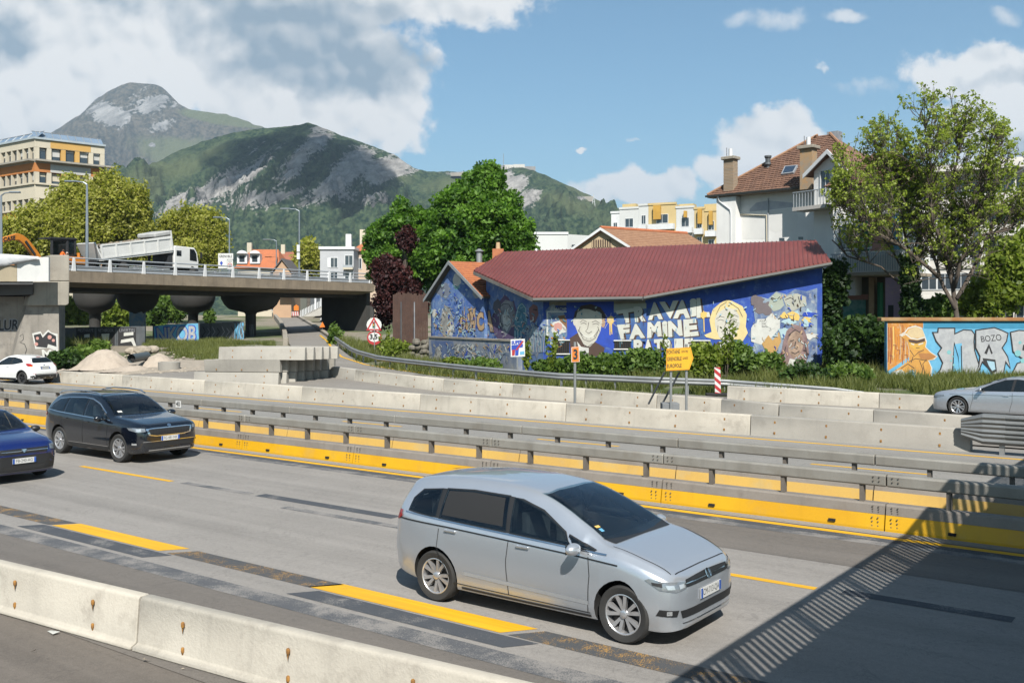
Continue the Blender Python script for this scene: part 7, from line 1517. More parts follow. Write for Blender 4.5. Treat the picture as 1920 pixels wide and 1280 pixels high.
BLU = carpaint('blue_paint', (.006, .018, .13), .2, .22, 1.0, .05)
loc = rd(21.75, 11.2); 
c = Car('hatchback', 'dark blue hatchback cut off by the left edge of the picture', dac, BLU, (loc.x, loc.y, .004), HEAD)
DF_ = [(-.66, 1.08), (0, 1.05), (.66, 1.08), (.61, 1.28), (.55, 1.44), (0, 1.47), (-.55, 1.44), (-.61, 1.28)]; DW_ = [[(1.2, .96), (2.2, .99), (2.25, 1.40), (1.95, 1.37), (1.52, 1.18)], [(2.3, .995), (3.4, 1.03), (3.25, 1.33), (2.35, 1.40)]]
c.cut(DW_, [DF_], [], 1.05, 3.7, [(2.25, .36, .92, .48), (2.25, -.36, .92, .48), (3.1, 0, .92, 1.2)], (1.7, .93)); c.windows(DW_, CLEAR); c.front('windscreen', DF_, CLEAR, off=.006, fine=.09); c.mirror(1.42, .98, CTRIM, .22, .15)
c.front('grille', [(-.52, .64), (.52, .64), (.56, .75), (-.56, .75)], CTRIM, off=.006); c.front('grille_bar', [(-.54, .69), (.54, .69), (.54, .705), (-.54, .705)], CHROME, off=.010); c.front('badge', [(-.06, .735), (.06, .735), (.05, .69), (0, .66), (-.05, .69)], CHROME, off=.014)
c.corner('headlight', [(.05, .58, .69), (.14, .74, .66), (.38, .84, .70), (.40, .84, .80), (.2, .77, .815), (.05, .6, .79)], LENS, off=.006, fine=.07); c.corner('headlight_lens', [(.12, .68, .70), (.22, .77, .70), (.24, .78, .78), (.13, .69, .77)], LENSW, off=.010)
c.front('bumper', [(-.72, .24), (.72, .24), (.76, .42), (.62, .60), (-.62, .60), (-.76, .42)], CTRIM, off=.004); c.front('lower_intake', [(-.45, .27), (.45, .27), (.5, .38), (-.5, .38)], HOLE, off=.007); c.front('skid_bar', [(-.66, .25), (.66, .25), (.66, .27), (-.66, .27)], mat('grey_trim', (.12, .12, .13), rough=.5), off=.008)
c.plate(True, .49, 'FB-240-AG'); c.wheels(5); c.finish()
# ---------------------------------------------------------------- white crossover seen from behind at the left
juk = dict(L=4.13, W=1.765, R=.335, wheels=(.80, 3.33), TW=.215, rim=.66, gap=.06, tuck=.02,
  top=[(0, .75), (.05, .88), (.3, .98), (.7, 1.04), (1.0, 1.07), (1.3, 1.22), (1.7, 1.43), (2.0, 1.52), (2.4, 1.565), (2.9, 1.54), (3.4, 1.46), (3.62, 1.40), (3.75, 1.27), (3.88, 1.10), (3.97, 1.02), (4.05, .90), (4.13, .72)],
  belt=[(0, .65), (.1, .80), (.4, .88), (1, .95), (2, 1.0), (3, 1.06), (3.6, 1.10), (3.85, 1.0), (4.13, .60)],
  w=[(0, .6), (.05, .70), (.2, .80), (.5, .86), (1, .88), (2.2, .86), (3.3, .885), (3.8, .86), (4.0, .80), (4.13, .70)],
  wr=[(0, .55), (.2, .66), (.6, .74), (1.0, .76), (1.5, .70), (2, .62), (3, .58), (3.62, .56), (3.85, .62), (4.0, .70), (4.13, .62)],
  bot=[(0, .3), (.1, .22), (3.6, .24), (4.05, .32), (4.13, .42)])
WHT = carpaint('white_paint_car', (.80, .80, .79), 0, .25, .8, .1)
hd = math.atan2(CA, -SA)+.18
pr_ = gr(78, 719.5); cpos = Vector((pr_.x+math.cos(hd)*(4.13-.35), pr_.y+math.sin(hd)*(4.13-.35), .004))
c = Car('crossover', 'white crossover driving away at the left, seen from behind', juk, WHT, cpos, hd)
c.side('window_trim', [(1.2, .985), (2.6, 1.05), (3.35, 1.16), (3.1, 1.33), (2.5, 1.43), (2.0, 1.42), (1.55, 1.2)], CTRIM, off=.003); c.windows([[(1.3, 1.0), (2.35, 1.05), (2.38, 1.41), (2.0, 1.39), (1.58, 1.19)], [(2.42, 1.055), (3.22, 1.165), (3.05, 1.30), (2.48, 1.40)]])
c.rear('rear_window', [(-.60, 1.14), (.60, 1.14), (.50, 1.40), (-.50, 1.40)], CGLASS, off=.006); c.rear('wiper', [(-.02, 1.15), (.3, 1.17), (.3, 1.185), (-.02, 1.17)], CTRIM, off=.010); c.rear('spoiler_light', [(-.12, 1.425), (.12, 1.425), (.12, 1.45), (-.12, 1.45)], REDL, off=.01)
c.corner('tail_lamp', [(3.95, .74, .93), (3.78, .86, .98), (3.60, .86, 1.09), (3.70, .80, 1.12), (3.84, .72, 1.10), (3.96, .66, 1.02)], REDL, sg=-1, off=.009, fine=.06); c.corner('tail_lamp_lower', [(3.97, .70, .94), (3.86, .80, .94), (3.86, .80, .985), (3.97, .70, .99)], ORL, sg=-1, off=.013)
c.rear('plate_recess', [(-.30, .80), (.30, .80), (.28, .95), (-.28, .95)], mat('grey_trim', (.12, .12, .13)), off=.004); c.plate(False, .865, 'CB-215-XE'); c.rear('bumper_black', [(-.80, .30), (.80, .30), (.82, .46), (.6, .52), (-.6, .52), (-.82, .46)], CTRIM, off=.005); c.rear('badge', [(-.05, 1.0), (.05, 1.0), (.05, 1.04), (-.05, 1.04)], CHROME, off=.008); c.rear('reflector', [(.62, .56), (.76, .56), (.76, .585), (.62, .585)], REDL, mirror=True, off=.006)
c.strip('cladding', [(1.2, .28), (2.9, .28)], .12, CTRIM); c.handle(2.2, .93, WHT); c.mirror(1.5, 1.03, WHT, .24, .16)
for tw in (.80, 3.33): c.side('wheel_arch_trim', [(tw+.44*math.cos(a), .345+.44*math.sin(a)) for a in np.linspace(0, math.pi, 13)]+[(tw+.39*math.cos(a), .345+.39*math.sin(a)) for a in np.linspace(math.pi, 0, 13)], CTRIM, off=.006, fine=.07)
c.wheels(5, rimm=ALLOYD, twin=False); c.finish()
# ---------------------------------------------------------------- silver saloon at the right
aud = dict(L=4.93, W=1.87, R=.335, wheels=(.98, 3.89), TW=.23, rim=.70, tuck=.03,
  top=[(0, .62), (.03, .70), (.12, .77), (.4, .86), (.9, .93), (1.4, .975), (1.75, 1.13), (2.2, 1.33), (2.6, 1.42), (3.1, 1.45), (3.6, 1.42), (4.1, 1.28), (4.4, 1.12), (4.55, 1.07), (4.8, 1.04), (4.88, .95), (4.93, .72)],
  belt=[(0, .54), (.12, .70), (.5, .80), (1.2, .88), (2, .92), (3, .95), (4, .98), (4.6, .99), (4.93, .6)],
  w=[(0, .50), (.03, .64), (.1, .75), (.25, .84), (.6, .91), (1, .935), (3.9, .935), (4.5, .88), (4.8, .80), (4.93, .64)],
  wr=[(0, .45), (.1, .62), (.4, .74), (1.3, .82), (1.8, .72), (2.3, .64), (3.2, .62), (4, .64), (4.4, .70), (4.93, .55)],
  bot=[(0, .24), (.1, .17), (.5, .15), (4.4, .17), (4.85, .28), (4.93, .36)])
hd = math.atan2(CA, -SA)-.12; pn = gsolve(1756, 778); 
c = Car('saloon_car', 'silver saloon car at the right edge behind the concrete blocks, nose to the left', aud, SILV, (pn.x+.35, pn.y+.6, zg(pn.x, pn.y)+.05), hd+.0)
c.side('window_trim', [(1.55, .905), (4.2, 1.0), (3.9, 1.16), (3.5, 1.31), (2.9, 1.365), (2.5, 1.33), (2.1, 1.18)], CTRIM, off=.003); c.windows([[(1.65, .92), (2.75, .955), (2.78, 1.34), (2.52, 1.31), (2.12, 1.16)], [(2.83, .96), (3.75, .99), (3.55, 1.26), (3.3, 1.31), (2.87, 1.34)], [(3.80, .995), (4.1, 1.005), (3.85, 1.14), (3.62, 1.24)]])
c.front('windscreen', [(-.72, 1.0), (0, .985), (.72, 1.0), (.6, 1.36), (0, 1.395), (-.6, 1.36)], CGLASS, off=.006, fine=.1); c.strip('crease', [(.7, .76), (2.5, .80), (4.5, .84)], .010, CTRIM, off=.002); c.handle(2.6, .80, SILV); c.handle(3.6, .83, SILV); c.mirror(1.85, .95, SILV)
for t0 in (1.5, 2.8, 3.75): c.strip('door_gap', [(t0, .9), (t0, .6), (t0-.1, .25)], .010, CTRIM, off=.0025)
c.front('grille', [(-.42, .32), (.42, .32), (.5, .66), (-.5, .66)], CTRIM, off=.006); c.corner('headlight', [(.04, .55, .60), (.2, .78, .59), (.52, .89, .68), (.5, .88, .73), (.2, .78, .70), (.05, .58, .67)], LENS, off=.007, fine=.07); c.corner('tail_lamp', [(4.85, .7, .80), (4.6, .86, .80), (4.5, .88, .92), (4.75, .8, .93), (4.86, .68, .92)], REDL, sg=-1, off=.008); c.plate(True, .45); c.wheels(5); c.finish()
# small cars far up the ramp
for k, (px, py, Y, m_, lab) in enumerate(((525, 591, 165, WHT, 'tiny white car far away at the top of the ramp'), (546, 588, 185, SILV, 'tiny silver car farther off behind the works sign'))):
    p = at(px, py, Y); c = Car('hatchback', lab, dac, m_, (p.x, p.y-2, zg(p.x, p.y)+.08), R(-80)); c.front('windscreen', [(-.66, 1.08), (.66, 1.08), (.55, 1.44), (-.55, 1.44)], CGLASS, off=.01, fine=.3); c.wheels(5); c.front('grille', [(-.5, .6), (.5, .6), (.5, .75), (-.5, .75)], CTRIM); c.finish()
# ================================================================ tipper truck on the viaduct
WTR = mat('truck_white', (.74, .74, .72), (.66, .66, .64), .45, scale=.8, var=.06, streak=.1); DTR = mat('truck_chassis', (.022, .024, .028), rough=.7); 
def vpos(px, back): # point on the deck at a pixel column, a distance behind the front edge
    u_ = (px-CX)/F; o = V0-vn*back; t_ = (u_*o.y-o.x)/(vd.x-u_*vd.y); return o+vd*t_+UP*(vz+.05)
tk = thing('tipper_truck', 'white tipper truck with its body half raised on the viaduct', 'truck', vpos(280, 4.2)); q0 = tk.location-vd*.72+UP*.22
xd = vd; yd = -vn   # truck runs along the deck, nose to the right
TP = lambda a, z, b=0: q0+xd*a+yd*b+UP*z
# a is metres along the deck from px 280
a_of = lambda px: (vpos(px, 4.2)-tk.location).dot(xd)
a0, a1 = a_of(183), a_of(315); aC0, aC1 = a_of(322), a_of(367)
bedw = 2.3; ang = math.atan2(1.05, (a1-a0)); ca, sa = math.cos(ang), math.sin(ang); bl_ = (a1-a0)/ca
BP_ = lambda l, h, b=0: TP(a0+.3, 1.15, b)+(xd*ca+UP*sa)*l+(-xd*sa+UP*ca)*h
for b0 in (-bedw/2, bedw/2-.08):
    MB().prism([BP_(0, 0, b0), BP_(bl_, 0, b0), BP_(bl_, 1.25, b0), BP_(0, 1.05, b0)], yd*.08).build('tipper_side', WTR, tk)
MB().prism([BP_(0, -.02, -bedw/2), BP_(bl_, -.02, -bedw/2), BP_(bl_, -.16, -bedw/2), BP_(0, -.16, -bedw/2)], yd*bedw).build('tipper_floor', WTR, tk); MB().prism([BP_(bl_, 0, -bedw/2), BP_(bl_, 1.7, -bedw/2), BP_(bl_+.09, 1.7, -bedw/2), BP_(bl_+.09, 0, -bedw/2)], yd*bedw).build('headboard', WTR, tk)
MB().prism([BP_(bl_-1.7, 1.22, -bedw/2), BP_(bl_, 1.3, -bedw/2), BP_(bl_, 1.72, -bedw/2), BP_(bl_-1.7, 1.62, -bedw/2)], yd*bedw).build('canopy', mat('rolled_cover', (.45, .45, .44), scale=2), tk, bevel=.1)
for k in range(6):
    l = .05+(bl_-.15)*k/5; MB().prism([BP_(l-.07, 0, -bedw/2-.07), BP_(l+.07, 0, -bedw/2-.07), BP_(l+.07, 1.1, -bedw/2-.07), BP_(l-.07, 1.1, -bedw/2-.07)], yd*.07).build('side_rib', WTR, tk)
for h_ in (.04, 1.06): MB().prism([BP_(0, h_-.05, -bedw/2-.06), BP_(bl_, h_-.05, -bedw/2-.06), BP_(bl_, h_+.07, -bedw/2-.06), BP_(0, h_+.07, -bedw/2-.06)], yd*.06).build('side_rail', WTR, tk)
b = MB(); 
for k in range(60): l = random.uniform(.2, bl_-1.8); bb_ = random.uniform(-.9, .9); r_ = random.uniform(.2, .4); b.lathe(BP_(l, .85+random.uniform(0, .2), bb_), [(r_*.3, -r_*.5), (r_, 0), (r_*.6, r_*.4), (.02, r_*.55)], 6)
b.build('rubble_load', mat('rubble_brown', (.26, .20, .14), (.16, .13, .1), scale=4), tk, kind='stuff')
MB().prism([TP(a0, .85, -.45), TP(aC0, .85, -.45), TP(aC0, 1.1, -.45), TP(a0, 1.1, -.45)], yd*.9).build('chassis', DTR, tk); MB().tube([TP(a_of(292), 1.0, 0), BP_(bl_*.78, -.1, 0)], .14, 8).build('hydraulic_ram', DTR, tk); MB().prism([BP_(-.05, .0, -bedw/2), BP_(-.5, 1.3, -bedw/2), BP_(-.4, 1.35, -bedw/2), BP_(.05, .1, -bedw/2)], yd*bedw).build('tailgate', WTR, tk)
cabw = 2.35; Lc = aC1-aC0
cab = MB(); cab.prism([TP(aC0+.02, .75, -cabw/2), TP(aC1, .75, -cabw/2), TP(aC1+.05, 1.35, -cabw/2), TP(aC1-.12, 2.15, -cabw/2), TP(aC1-.42, 2.55, -cabw/2), TP(aC0+.1, 2.62, -cabw/2), TP(aC0+.02, 2.5, -cabw/2)], yd*cabw); cab.build('cab', WTR, tk, bevel=.06)
MB().prism([TP(aC1-.95, 1.45, -cabw/2-.01), TP(aC1-.18, 1.38, -cabw/2-.01), TP(aC1-.26, 2.05, -cabw/2-.01), TP(aC1-.5, 2.4, -cabw/2-.01), TP(aC1-.95, 2.42, -cabw/2-.01)], yd*-.02).build('cab_window', CGLASS, tk); MB().prism([TP(aC1+.0, 1.45, -cabw/2+.15), TP(aC1-.13, 2.16, -cabw/2+.2), TP(aC1-.13, 2.16, cabw/2-.2), TP(aC1+.0, 1.45, cabw/2-.15)], xd*.06+UP*.02).build('windscreen', CGLASS, tk)
MB().box(TP(aC0+.5, 2.0, -cabw/2-.02), (.5, .02, .45), xd, yd).build('cab_window', CGLASS, tk); MB().box(TP(aC1+.12, 1.9, -cabw/2-.22), (.08, .2, .5), xd, yd).build('mirror', CTRIM, tk); MB().box(TP(aC1-.3, .62, 0), (.6, cabw-.05, .35), xd, yd).build('bumper', DTR, tk); MB().box(TP(aC0-.25, 1.4, 0), (.45, 2.0, 1.2), xd, yd).build('air_filter', DTR, tk)
for w_a in (a0+1.0, a0+2.35, aC1-.75):
    for b0 in (-.95, .95): MB().lathe(TP(w_a, .5, b0), [(.12, -.14), (.48, -.15), (.5, -.08), (.5, .08), (.48, .15), (.12, .14)], 20, 'y').build('wheel', CRUB, tk, smooth=True)
# ================================================================ excavator and worker
exq = vpos(122, 4.5); ex = thing('excavator', 'orange and black excavator with its arm reaching to the left behind the bridge end', 'excavator', exq); EP = lambda a, z, b=0: exq+xd*a+yd*b+UP*z
OREX = mat('digger_orange', (.62, .22, .015), (.55, .19, .015), .5, scale=1.5, dirt=(.25, .16, .08), dirtamt=.4)
hx = lambda px, py, b=0: (lambda p: Vector((p.x, p.y, H+(HY-py)/F*p.y)))(vpos(px, 4.5+b))
MB().box(EP(.8, .45, 0), (3.4, 2.2, .8), xd, yd).build('track', DTR, ex, bevel=.2); MB().box(EP(.3, 1.15, .1), (2.0, 2.1, .6), xd, yd).build('turret', OREX, ex, bevel=.08); MB().box(EP(1.3, 1.3, .7), (.9, 1.2, .7), xd, yd).build('engine_cover', DTR, ex, bevel=.1)
cb = [(94, 474), (142, 474), (144, 490), (141, 449), (98, 447)]
cabx = MB(); cabx.prism([hx(96, 482), hx(143, 482), hx(141, 450), hx(98, 449)], yd*1.4); 
for x0, x1, y0, y1 in ((96, 99.5, 449, 482), (125, 128.5, 449, 482), (139.5, 143, 449, 482), (96, 143, 446, 451), (96, 143, 478, 484)): MB().prism([hx(x0, y1, -.02), hx(x1, y1, -.02), hx(x1, y0, -.02), hx(x0, y0, -.02)], yd*.12).build('cab_frame', DTR, ex)
MB().prism([hx(96, 482, 1.2), hx(143, 482, 1.2), hx(143, 449, 1.2), hx(96, 449, 1.2)], yd*.1).build('cab_window', mat('cab_glass', (.05, .075, .08), (.08, .10, .09), .1, scale=1), ex); MB().prism([hx(128.5, 480, .02), hx(139.5, 480, .02), hx(139.5, 451, .02), hx(128.5, 451, .02)], yd*.03).build('cab_window', CGLASS, ex)
MB().prism([hx(95, 447, -.1), hx(144, 449, -.1), hx(143, 446, -.1), hx(95, 444.5, -.1)], yd*1.6).build('cab_roof', DTR, ex)
bm_ = [(78, 482), (72, 472), (54, 449), (44, 441), (33, 437), (20, 441), (0, 447), (-40, 462), (-44, 468), (0, 456), (22, 451), (36, 450), (46, 458), (60, 475), (66, 486)]
MB().prism([hx(x, y, .8) for x, y in bm_][::-1], yd*.35).build('boom', OREX, ex, bevel=.03); MB().tube([hx(48, 452, .7), hx(66, 478, .7)], .09, 6).build('hydraulic_ram', DTR, ex); bf = hx(20, 446, .78); xl = hx(26, 447, .78)-hx(8, 450, .78); letter('lettering', 'CASE', .42, bf+(hx(17, 447.5, .79)-bf)-yd*.02, xl, UP, INK, ex, .01)
MB().tube([hx(147, 474, -.3), hx(148, 494, -.3)], .12, 6).build('ram_arm', OREX, ex)
def person(name, label, loc, s_h, skin, top, legs, helmet):
    root = thing(name, label, 'person', loc); me = bpy.data.meshes.new('body'); k = s_h/1.75; X, Y_ = xd*k, yd*k
    J = dict(pel=(0, 0, .95), che=(.06, 0, 1.35), nec=(.10, 0, 1.5), hed=(.15, 0, 1.63), top=(.16, 0, 1.74), ls=(.07, .2, 1.42), le=(.18, .27, 1.15), lh=(.38, .2, 1.02), rs=(.07, -.2, 1.42), re=(.2, -.27, 1.15), rh=(.40, -.2, 1.05), lk=(.05, .11, .5), lf=(-.02, .12, .06), lt=(.14, .13, .03), rk=(.06, -.11, .5), rf=(.0, -.12, .06), rt=(.16, -.13, .03), lp=(0, .1, .9), rp=(0, -.1, .9))
    E = [('pel', 'che'), ('che', 'nec'), ('nec', 'hed'), ('hed', 'top'), ('che', 'ls'), ('ls', 'le'), ('le', 'lh'), ('che', 'rs'), ('rs', 're'), ('re', 'rh'), ('pel', 'lp'), ('lp', 'lk'), ('lk', 'lf'), ('lf', 'lt'), ('pel', 'rp'), ('rp', 'rk'), ('rk', 'rf'), ('rf', 'rt')]
    rad = dict(pel=.15, che=.17, nec=.065, hed=.105, top=.08, ls=.075, le=.055, lh=.045, rs=.075, re=.055, rh=.045, lp=.1, lk=.07, lf=.05, lt=.04, rp=.1, rk=.07, rf=.05, rt=.04)
    ks = list(J); me.from_pydata([tuple(X*J[q][0]+Y_*J[q][1]+UP*J[q][2]*k) for q in ks], [(ks.index(a), ks.index(b_)) for a, b_ in E], []); o = bpy.data.objects.new('body', me); COL.objects.link(o); o.parent = root
    sk = o.modifiers.new('skin', 'SKIN'); sd = o.modifiers.new('sub', 'SUBSURF'); sd.levels = sd.render_levels = 1
    for i, q in enumerate(ks): v_ = me.skin_vertices[0].data[i]; v_.radius = (rad[q]*k, rad[q]*k); v_.use_root = q == 'pel'
    dg = bpy.context.evaluated_depsgraph_get(); nm = bpy.data.meshes.new_from_object(o.evaluated_get(dg)); o.modifiers.clear(); o.data = nm; nm.materials.clear()
    for m_ in (skin, top, legs, helmet): nm.materials.append(m_)
    for p in nm.polygons:
        z = p.center.z/k; p.use_smooth = True; p.material_index = 3 if z > 1.68 else 0 if z > 1.5 else 1 if z > .9 else 2
    return root
pw = hx(122, 497, -.9); person('person', 'worker in an orange high visibility jacket standing by the excavator', (pw.x, pw.y, vz+.05), 1.8, mat('skin', (.42, .25, .17)), mat('hi_vis', (.85, .16, .01), (.75, .14, .01), scale=6), mat('work_trousers', (.85, .18, .02), (.10, .08, .06), scale=3), WHITEP)
pw2 = hx(115, 492, .5); person('person', 'driver in orange and white clothing sitting high in the excavator cab', (pw2.x, pw2.y, vz+.55), 1.6, mat('skin', (.42, .25, .17)), mat('hi_vis', (.85, .16, .01)), DTR, mat('hi_vis', (.85, .16, .01)))
# ================================================================ plants
BARK = mat('bark', (.13, .10, .075), (.08, .062, .05), .95, scale=3, bump=.5, streak=.3); BARKG = mat('bark_grey', (.15, .13, .11), (.09, .08, .07), .95, scale=3, bump=.4)
def leaves(name, centers, tints, m, n, spread, size, parent=None, squash=1.0, up=0.0, aspect=1.6, **kw):
    """many small leaf quads gathered round the given centres"""
    C = np.asarray(centers, float); k = len(C); C = np.repeat(C, n, 0); T = np.repeat(np.asarray(tints, float), n)
    off = rng.normal(size=(k*n, 3)); off /= np.maximum(np.linalg.norm(off, axis=1), 1e-6)[:, None]; off *= (rng.random(k*n)**.5)[:, None]*np.repeat(np.broadcast_to(spread, k), n)[:, None]; off[:, 2] *= squash
    P = C+off; a = rng.normal(size=(k*n, 3)); a[:, 2] += up; a /= np.linalg.norm(a, axis=1)[:, None]; b = np.cross(a, rng.normal(size=(k*n, 3))); b /= np.linalg.norm(b, axis=1)[:, None]
    s = size*(.6+.8*rng.random(k*n))[:, None]; a *= s*aspect/2; b *= s/2
    V = np.stack([P-a, P+b, P+a, P-b], 1).reshape(-1, 3)
    if parent is not None: V = V-np.array(wloc(parent))
    Q = np.arange(k*n*4).reshape(-1, 4); t_ = np.clip(np.repeat(T+rng.normal(size=k*n)*.16, 4), 0, 1)
    return mesh_np(name, V, Q, m, False, {'tint': t_}, parent, **kw)
def lobes_points(lobes, Y, n, shell=.55, depth=1.0, zmin=None):
    """points spread through ellipsoidal masses given in pixels at distance Y, denser to the outside"""
    out, tint = [], []; A = np.array([l[2]*l[3] for l in lobes], float); A /= A.sum()
    for l, w in zip(lobes, A):
        cx, cy, rx, ry = l[:4]; dy = l[4] if len(l) > 4 else 0; q = max(6, int(n*w)); d = rng.normal(size=(q, 3)); d /= np.linalg.norm(d, axis=1)[:, None]; r_ = (shell+(1-shell)*rng.random(q)**.6)*(1+.12*rng.normal(size=q))
        c = at(cx, cy, Y+dy); sx = rx/F*Y; sz = ry/F*Y
        p = np.array(c)+d*np.stack([r_*sx, r_*sx*depth, r_*sz], 1); out.append(p); tint.append(np.clip(.42+.5*rng.normal(size=q)*.45+.12*d[:, 2], 0, 1))
    return np.concatenate(out), np.concatenate(tint)
def limb(b, pts, r0, r1, n=7, jit=0.0):
    P = [Vector(p) for p in pts]; Q = []
    for i in range(len(P)-1):
        for k in range(3): f = k/3; Q.append(P[i].lerp(P[i+1], f)+Vector((random.uniform(-jit, jit), random.uniform(-jit, jit), 0)))
    Q.append(P[-1]); m_ = len(Q); b.tube(Q, [r0+(r1-r0)*i/(m_-1) for i in range(m_)], n); return Q
def tree(name, label, px, ybase, Y, lobes, m, nclus, nleaf, spread, size, trunk_r=.22, bark=None, group=None, shell=.5, depth=1.0, squash=1.0, cat='tree', stems=1):
    p = at(px, ybase, Y); p.z = zg(p.x, p.y)-.05; root = thing(name, label, cat, p, 0, group); b = MB()
    for l in lobes:
        c = at(l[0], l[1], Y+(l[4] if len(l) > 4 else 0)); base = p+Vector((random.uniform(-.3, .3)*(stems > 1), 0, 0)); mid = base.lerp(c, .45); mid.x = base.x*.7+c.x*.3
        limb(b, [base, mid, c, c+Vector((random.uniform(-.5, .5), 0, l[3]/F*Y*.6))], trunk_r, trunk_r*.25, 7, .05)
        for k in range(9):
            d = Vector((random.uniform(-1, 1), random.uniform(-1, 1)*depth, random.uniform(-.3, 1))).normalized(); s = mid.lerp(c, random.random()); e = c+Vector((d.x*l[2], d.y*l[2], d.z*l[3]))*(.75/F*Y); limb(b, [s, s.lerp(e, .5)+Vector((0, 0, .3)), e], trunk_r*.3, .02, 5, .06)
    b.build('trunk', bark or BARK, root, smooth='all', fix=False)
    C, T = lobes_points(lobes, Y, nclus, shell, depth); leaves('crown', C, T, m, nleaf, spread, size, root, squash); return root
GRN = leafmat('maple_leaf', (.030, .095, .012), (.19, .36, .040), .45); OLV = leafmat('olive_leaf', (.26, .265, .042), (.52, .51, .11), .5); REDLF = leafmat('plum_leaf', (.026, .009, .010), (.11, .032, .030), .3); DKG = leafmat('ivy_leaf', (.014, .040, .008), (.065, .125, .022), .3); MID = leafmat('shrub_leaf', (.055, .115, .020), (.20, .30, .055), .4); YGR = leafmat('spring_leaf', (.12, .18, .018), (.29, .35, .055), .45); GRS = leafmat('grass_blade', (.055, .085, .016), (.20, .22, .06), .4)
tree('maple_tree', 'large bright green tree rising behind the gable house and the red roof', 868, 600, 76, [(905, 420, 72, 70), (955, 445, 42, 62), (860, 430, 58, 72, -1), (905, 350, 34, 34), (925, 330, 16, 24), (830, 480, 50, 60, -1.5), (980, 455, 24, 30), (880, 490, 70, 40), (865, 372, 30, 24), (950, 390, 26, 26)], GRN, 1050, 84, .60, .20, .24, shell=.45)
tree('maple_tree', 'smaller green tree leaning over the viaduct end left of the large green tree', 770, 610, 78, [(750, 440, 40, 46), (715, 455, 28, 40), (735, 500, 34, 40, -1), (790, 450, 34, 58), (705, 490, 20, 30), (760, 520, 40, 40), (755, 405, 20, 22)], GRN, 640, 80, .52, .19, .18, shell=.4)
tree('plum_tree', 'dark red leaved tree in front of the green trees at the viaduct end', 745, 620, 74, [(735, 520, 30, 32), (725, 565, 22, 44), (760, 545, 30, 34), (765, 450, 16, 18), (718, 500, 16, 24), (775, 580, 24, 28)], REDLF, 330, 62, .5, .18, .12, shell=.3)
tree('poplar_tree', 'broad yellow green tree in front of the office building', 190, 590, 112, [(175, 390, 44, 58), (130, 400, 38, 56), (215, 395, 40, 66), (160, 440, 60, 60), (205, 350, 18, 26), (130, 360, 16, 26)], OLV, 700, 62, .75, .23, .3, BARKG, 'yellow green trees behind the viaduct', shell=.35, squash=1.6)
tree('poplar_tree', 'yellow green tree at the right edge of the broad one behind the excavator', 262, 590, 114, [(255, 410, 26, 66), (245, 450, 36, 50), (270, 450, 20, 50)], OLV, 330, 62, .75, .23, .25, BARKG, 'yellow green trees behind the viaduct', shell=.35, squash=1.6)
tree('poplar_tree', 'lower yellow green tree at the left edge below the office windows', 70, 590, 110, [(75, 430, 40, 50), (40, 445, 34, 44), (15, 462, 24, 30), (105, 440, 28, 44)], OLV, 420, 60, .7, .23, .25, BARKG, 'yellow green trees behind the viaduct', shell=.35, squash=1.5)
tree('poplar_tree', 'yellow green tree behind the white truck cab', 365, 590, 118, [(365, 440, 34, 48), (335, 445, 28, 44), (395, 450, 30, 52), (312, 440, 18, 32), (360, 480, 60, 30)], OLV, 560, 60, .75, .23, .25, BARKG, 'yellow green trees behind the viaduct', shell=.35, squash=1.6)
tree('round_tree', 'small round yellowish tree between the orange roofs and the grey white block', 578, 590, 150, [(576, 482, 22, 32), (590, 490, 16, 24)], OLV, 160, 30, .9, .4, .2, BARKG, shell=.4)
tree('linden_tree', 'fresh green tree seen through the viaduct beside the bridge end', 130, 612, 118, [(128, 585, 20, 32), (150, 595, 16, 26), (115, 600, 12, 24)], YGR, 130, 28, .7, .34, .15, BARKG, shell=.3, cat='tree')
tree('linden_tree', 'fresh green tree seen between the two left viaduct piers', 222, 612, 112, [(218, 592, 22, 26), (238, 600, 14, 22)], YGR, 110, 28, .7, .34, .15, BARKG, shell=.3)
tree('linden_tree', 'green tree seen right of the blue painted viaduct pier', 305, 612, 116, [(305, 575, 24, 24), (290, 600, 18, 24), (328, 580, 16, 22)], MID, 140, 28, .7, .34, .15, BARKG, shell=.3)
tree('palm_shrub', 'small green shrub in front of the pale wall right of the third pier', 392, 612, 120, [(392, 594, 8, 12)], MID, 30, 26, .5, .3, .08, shell=.2, cat='shrub')
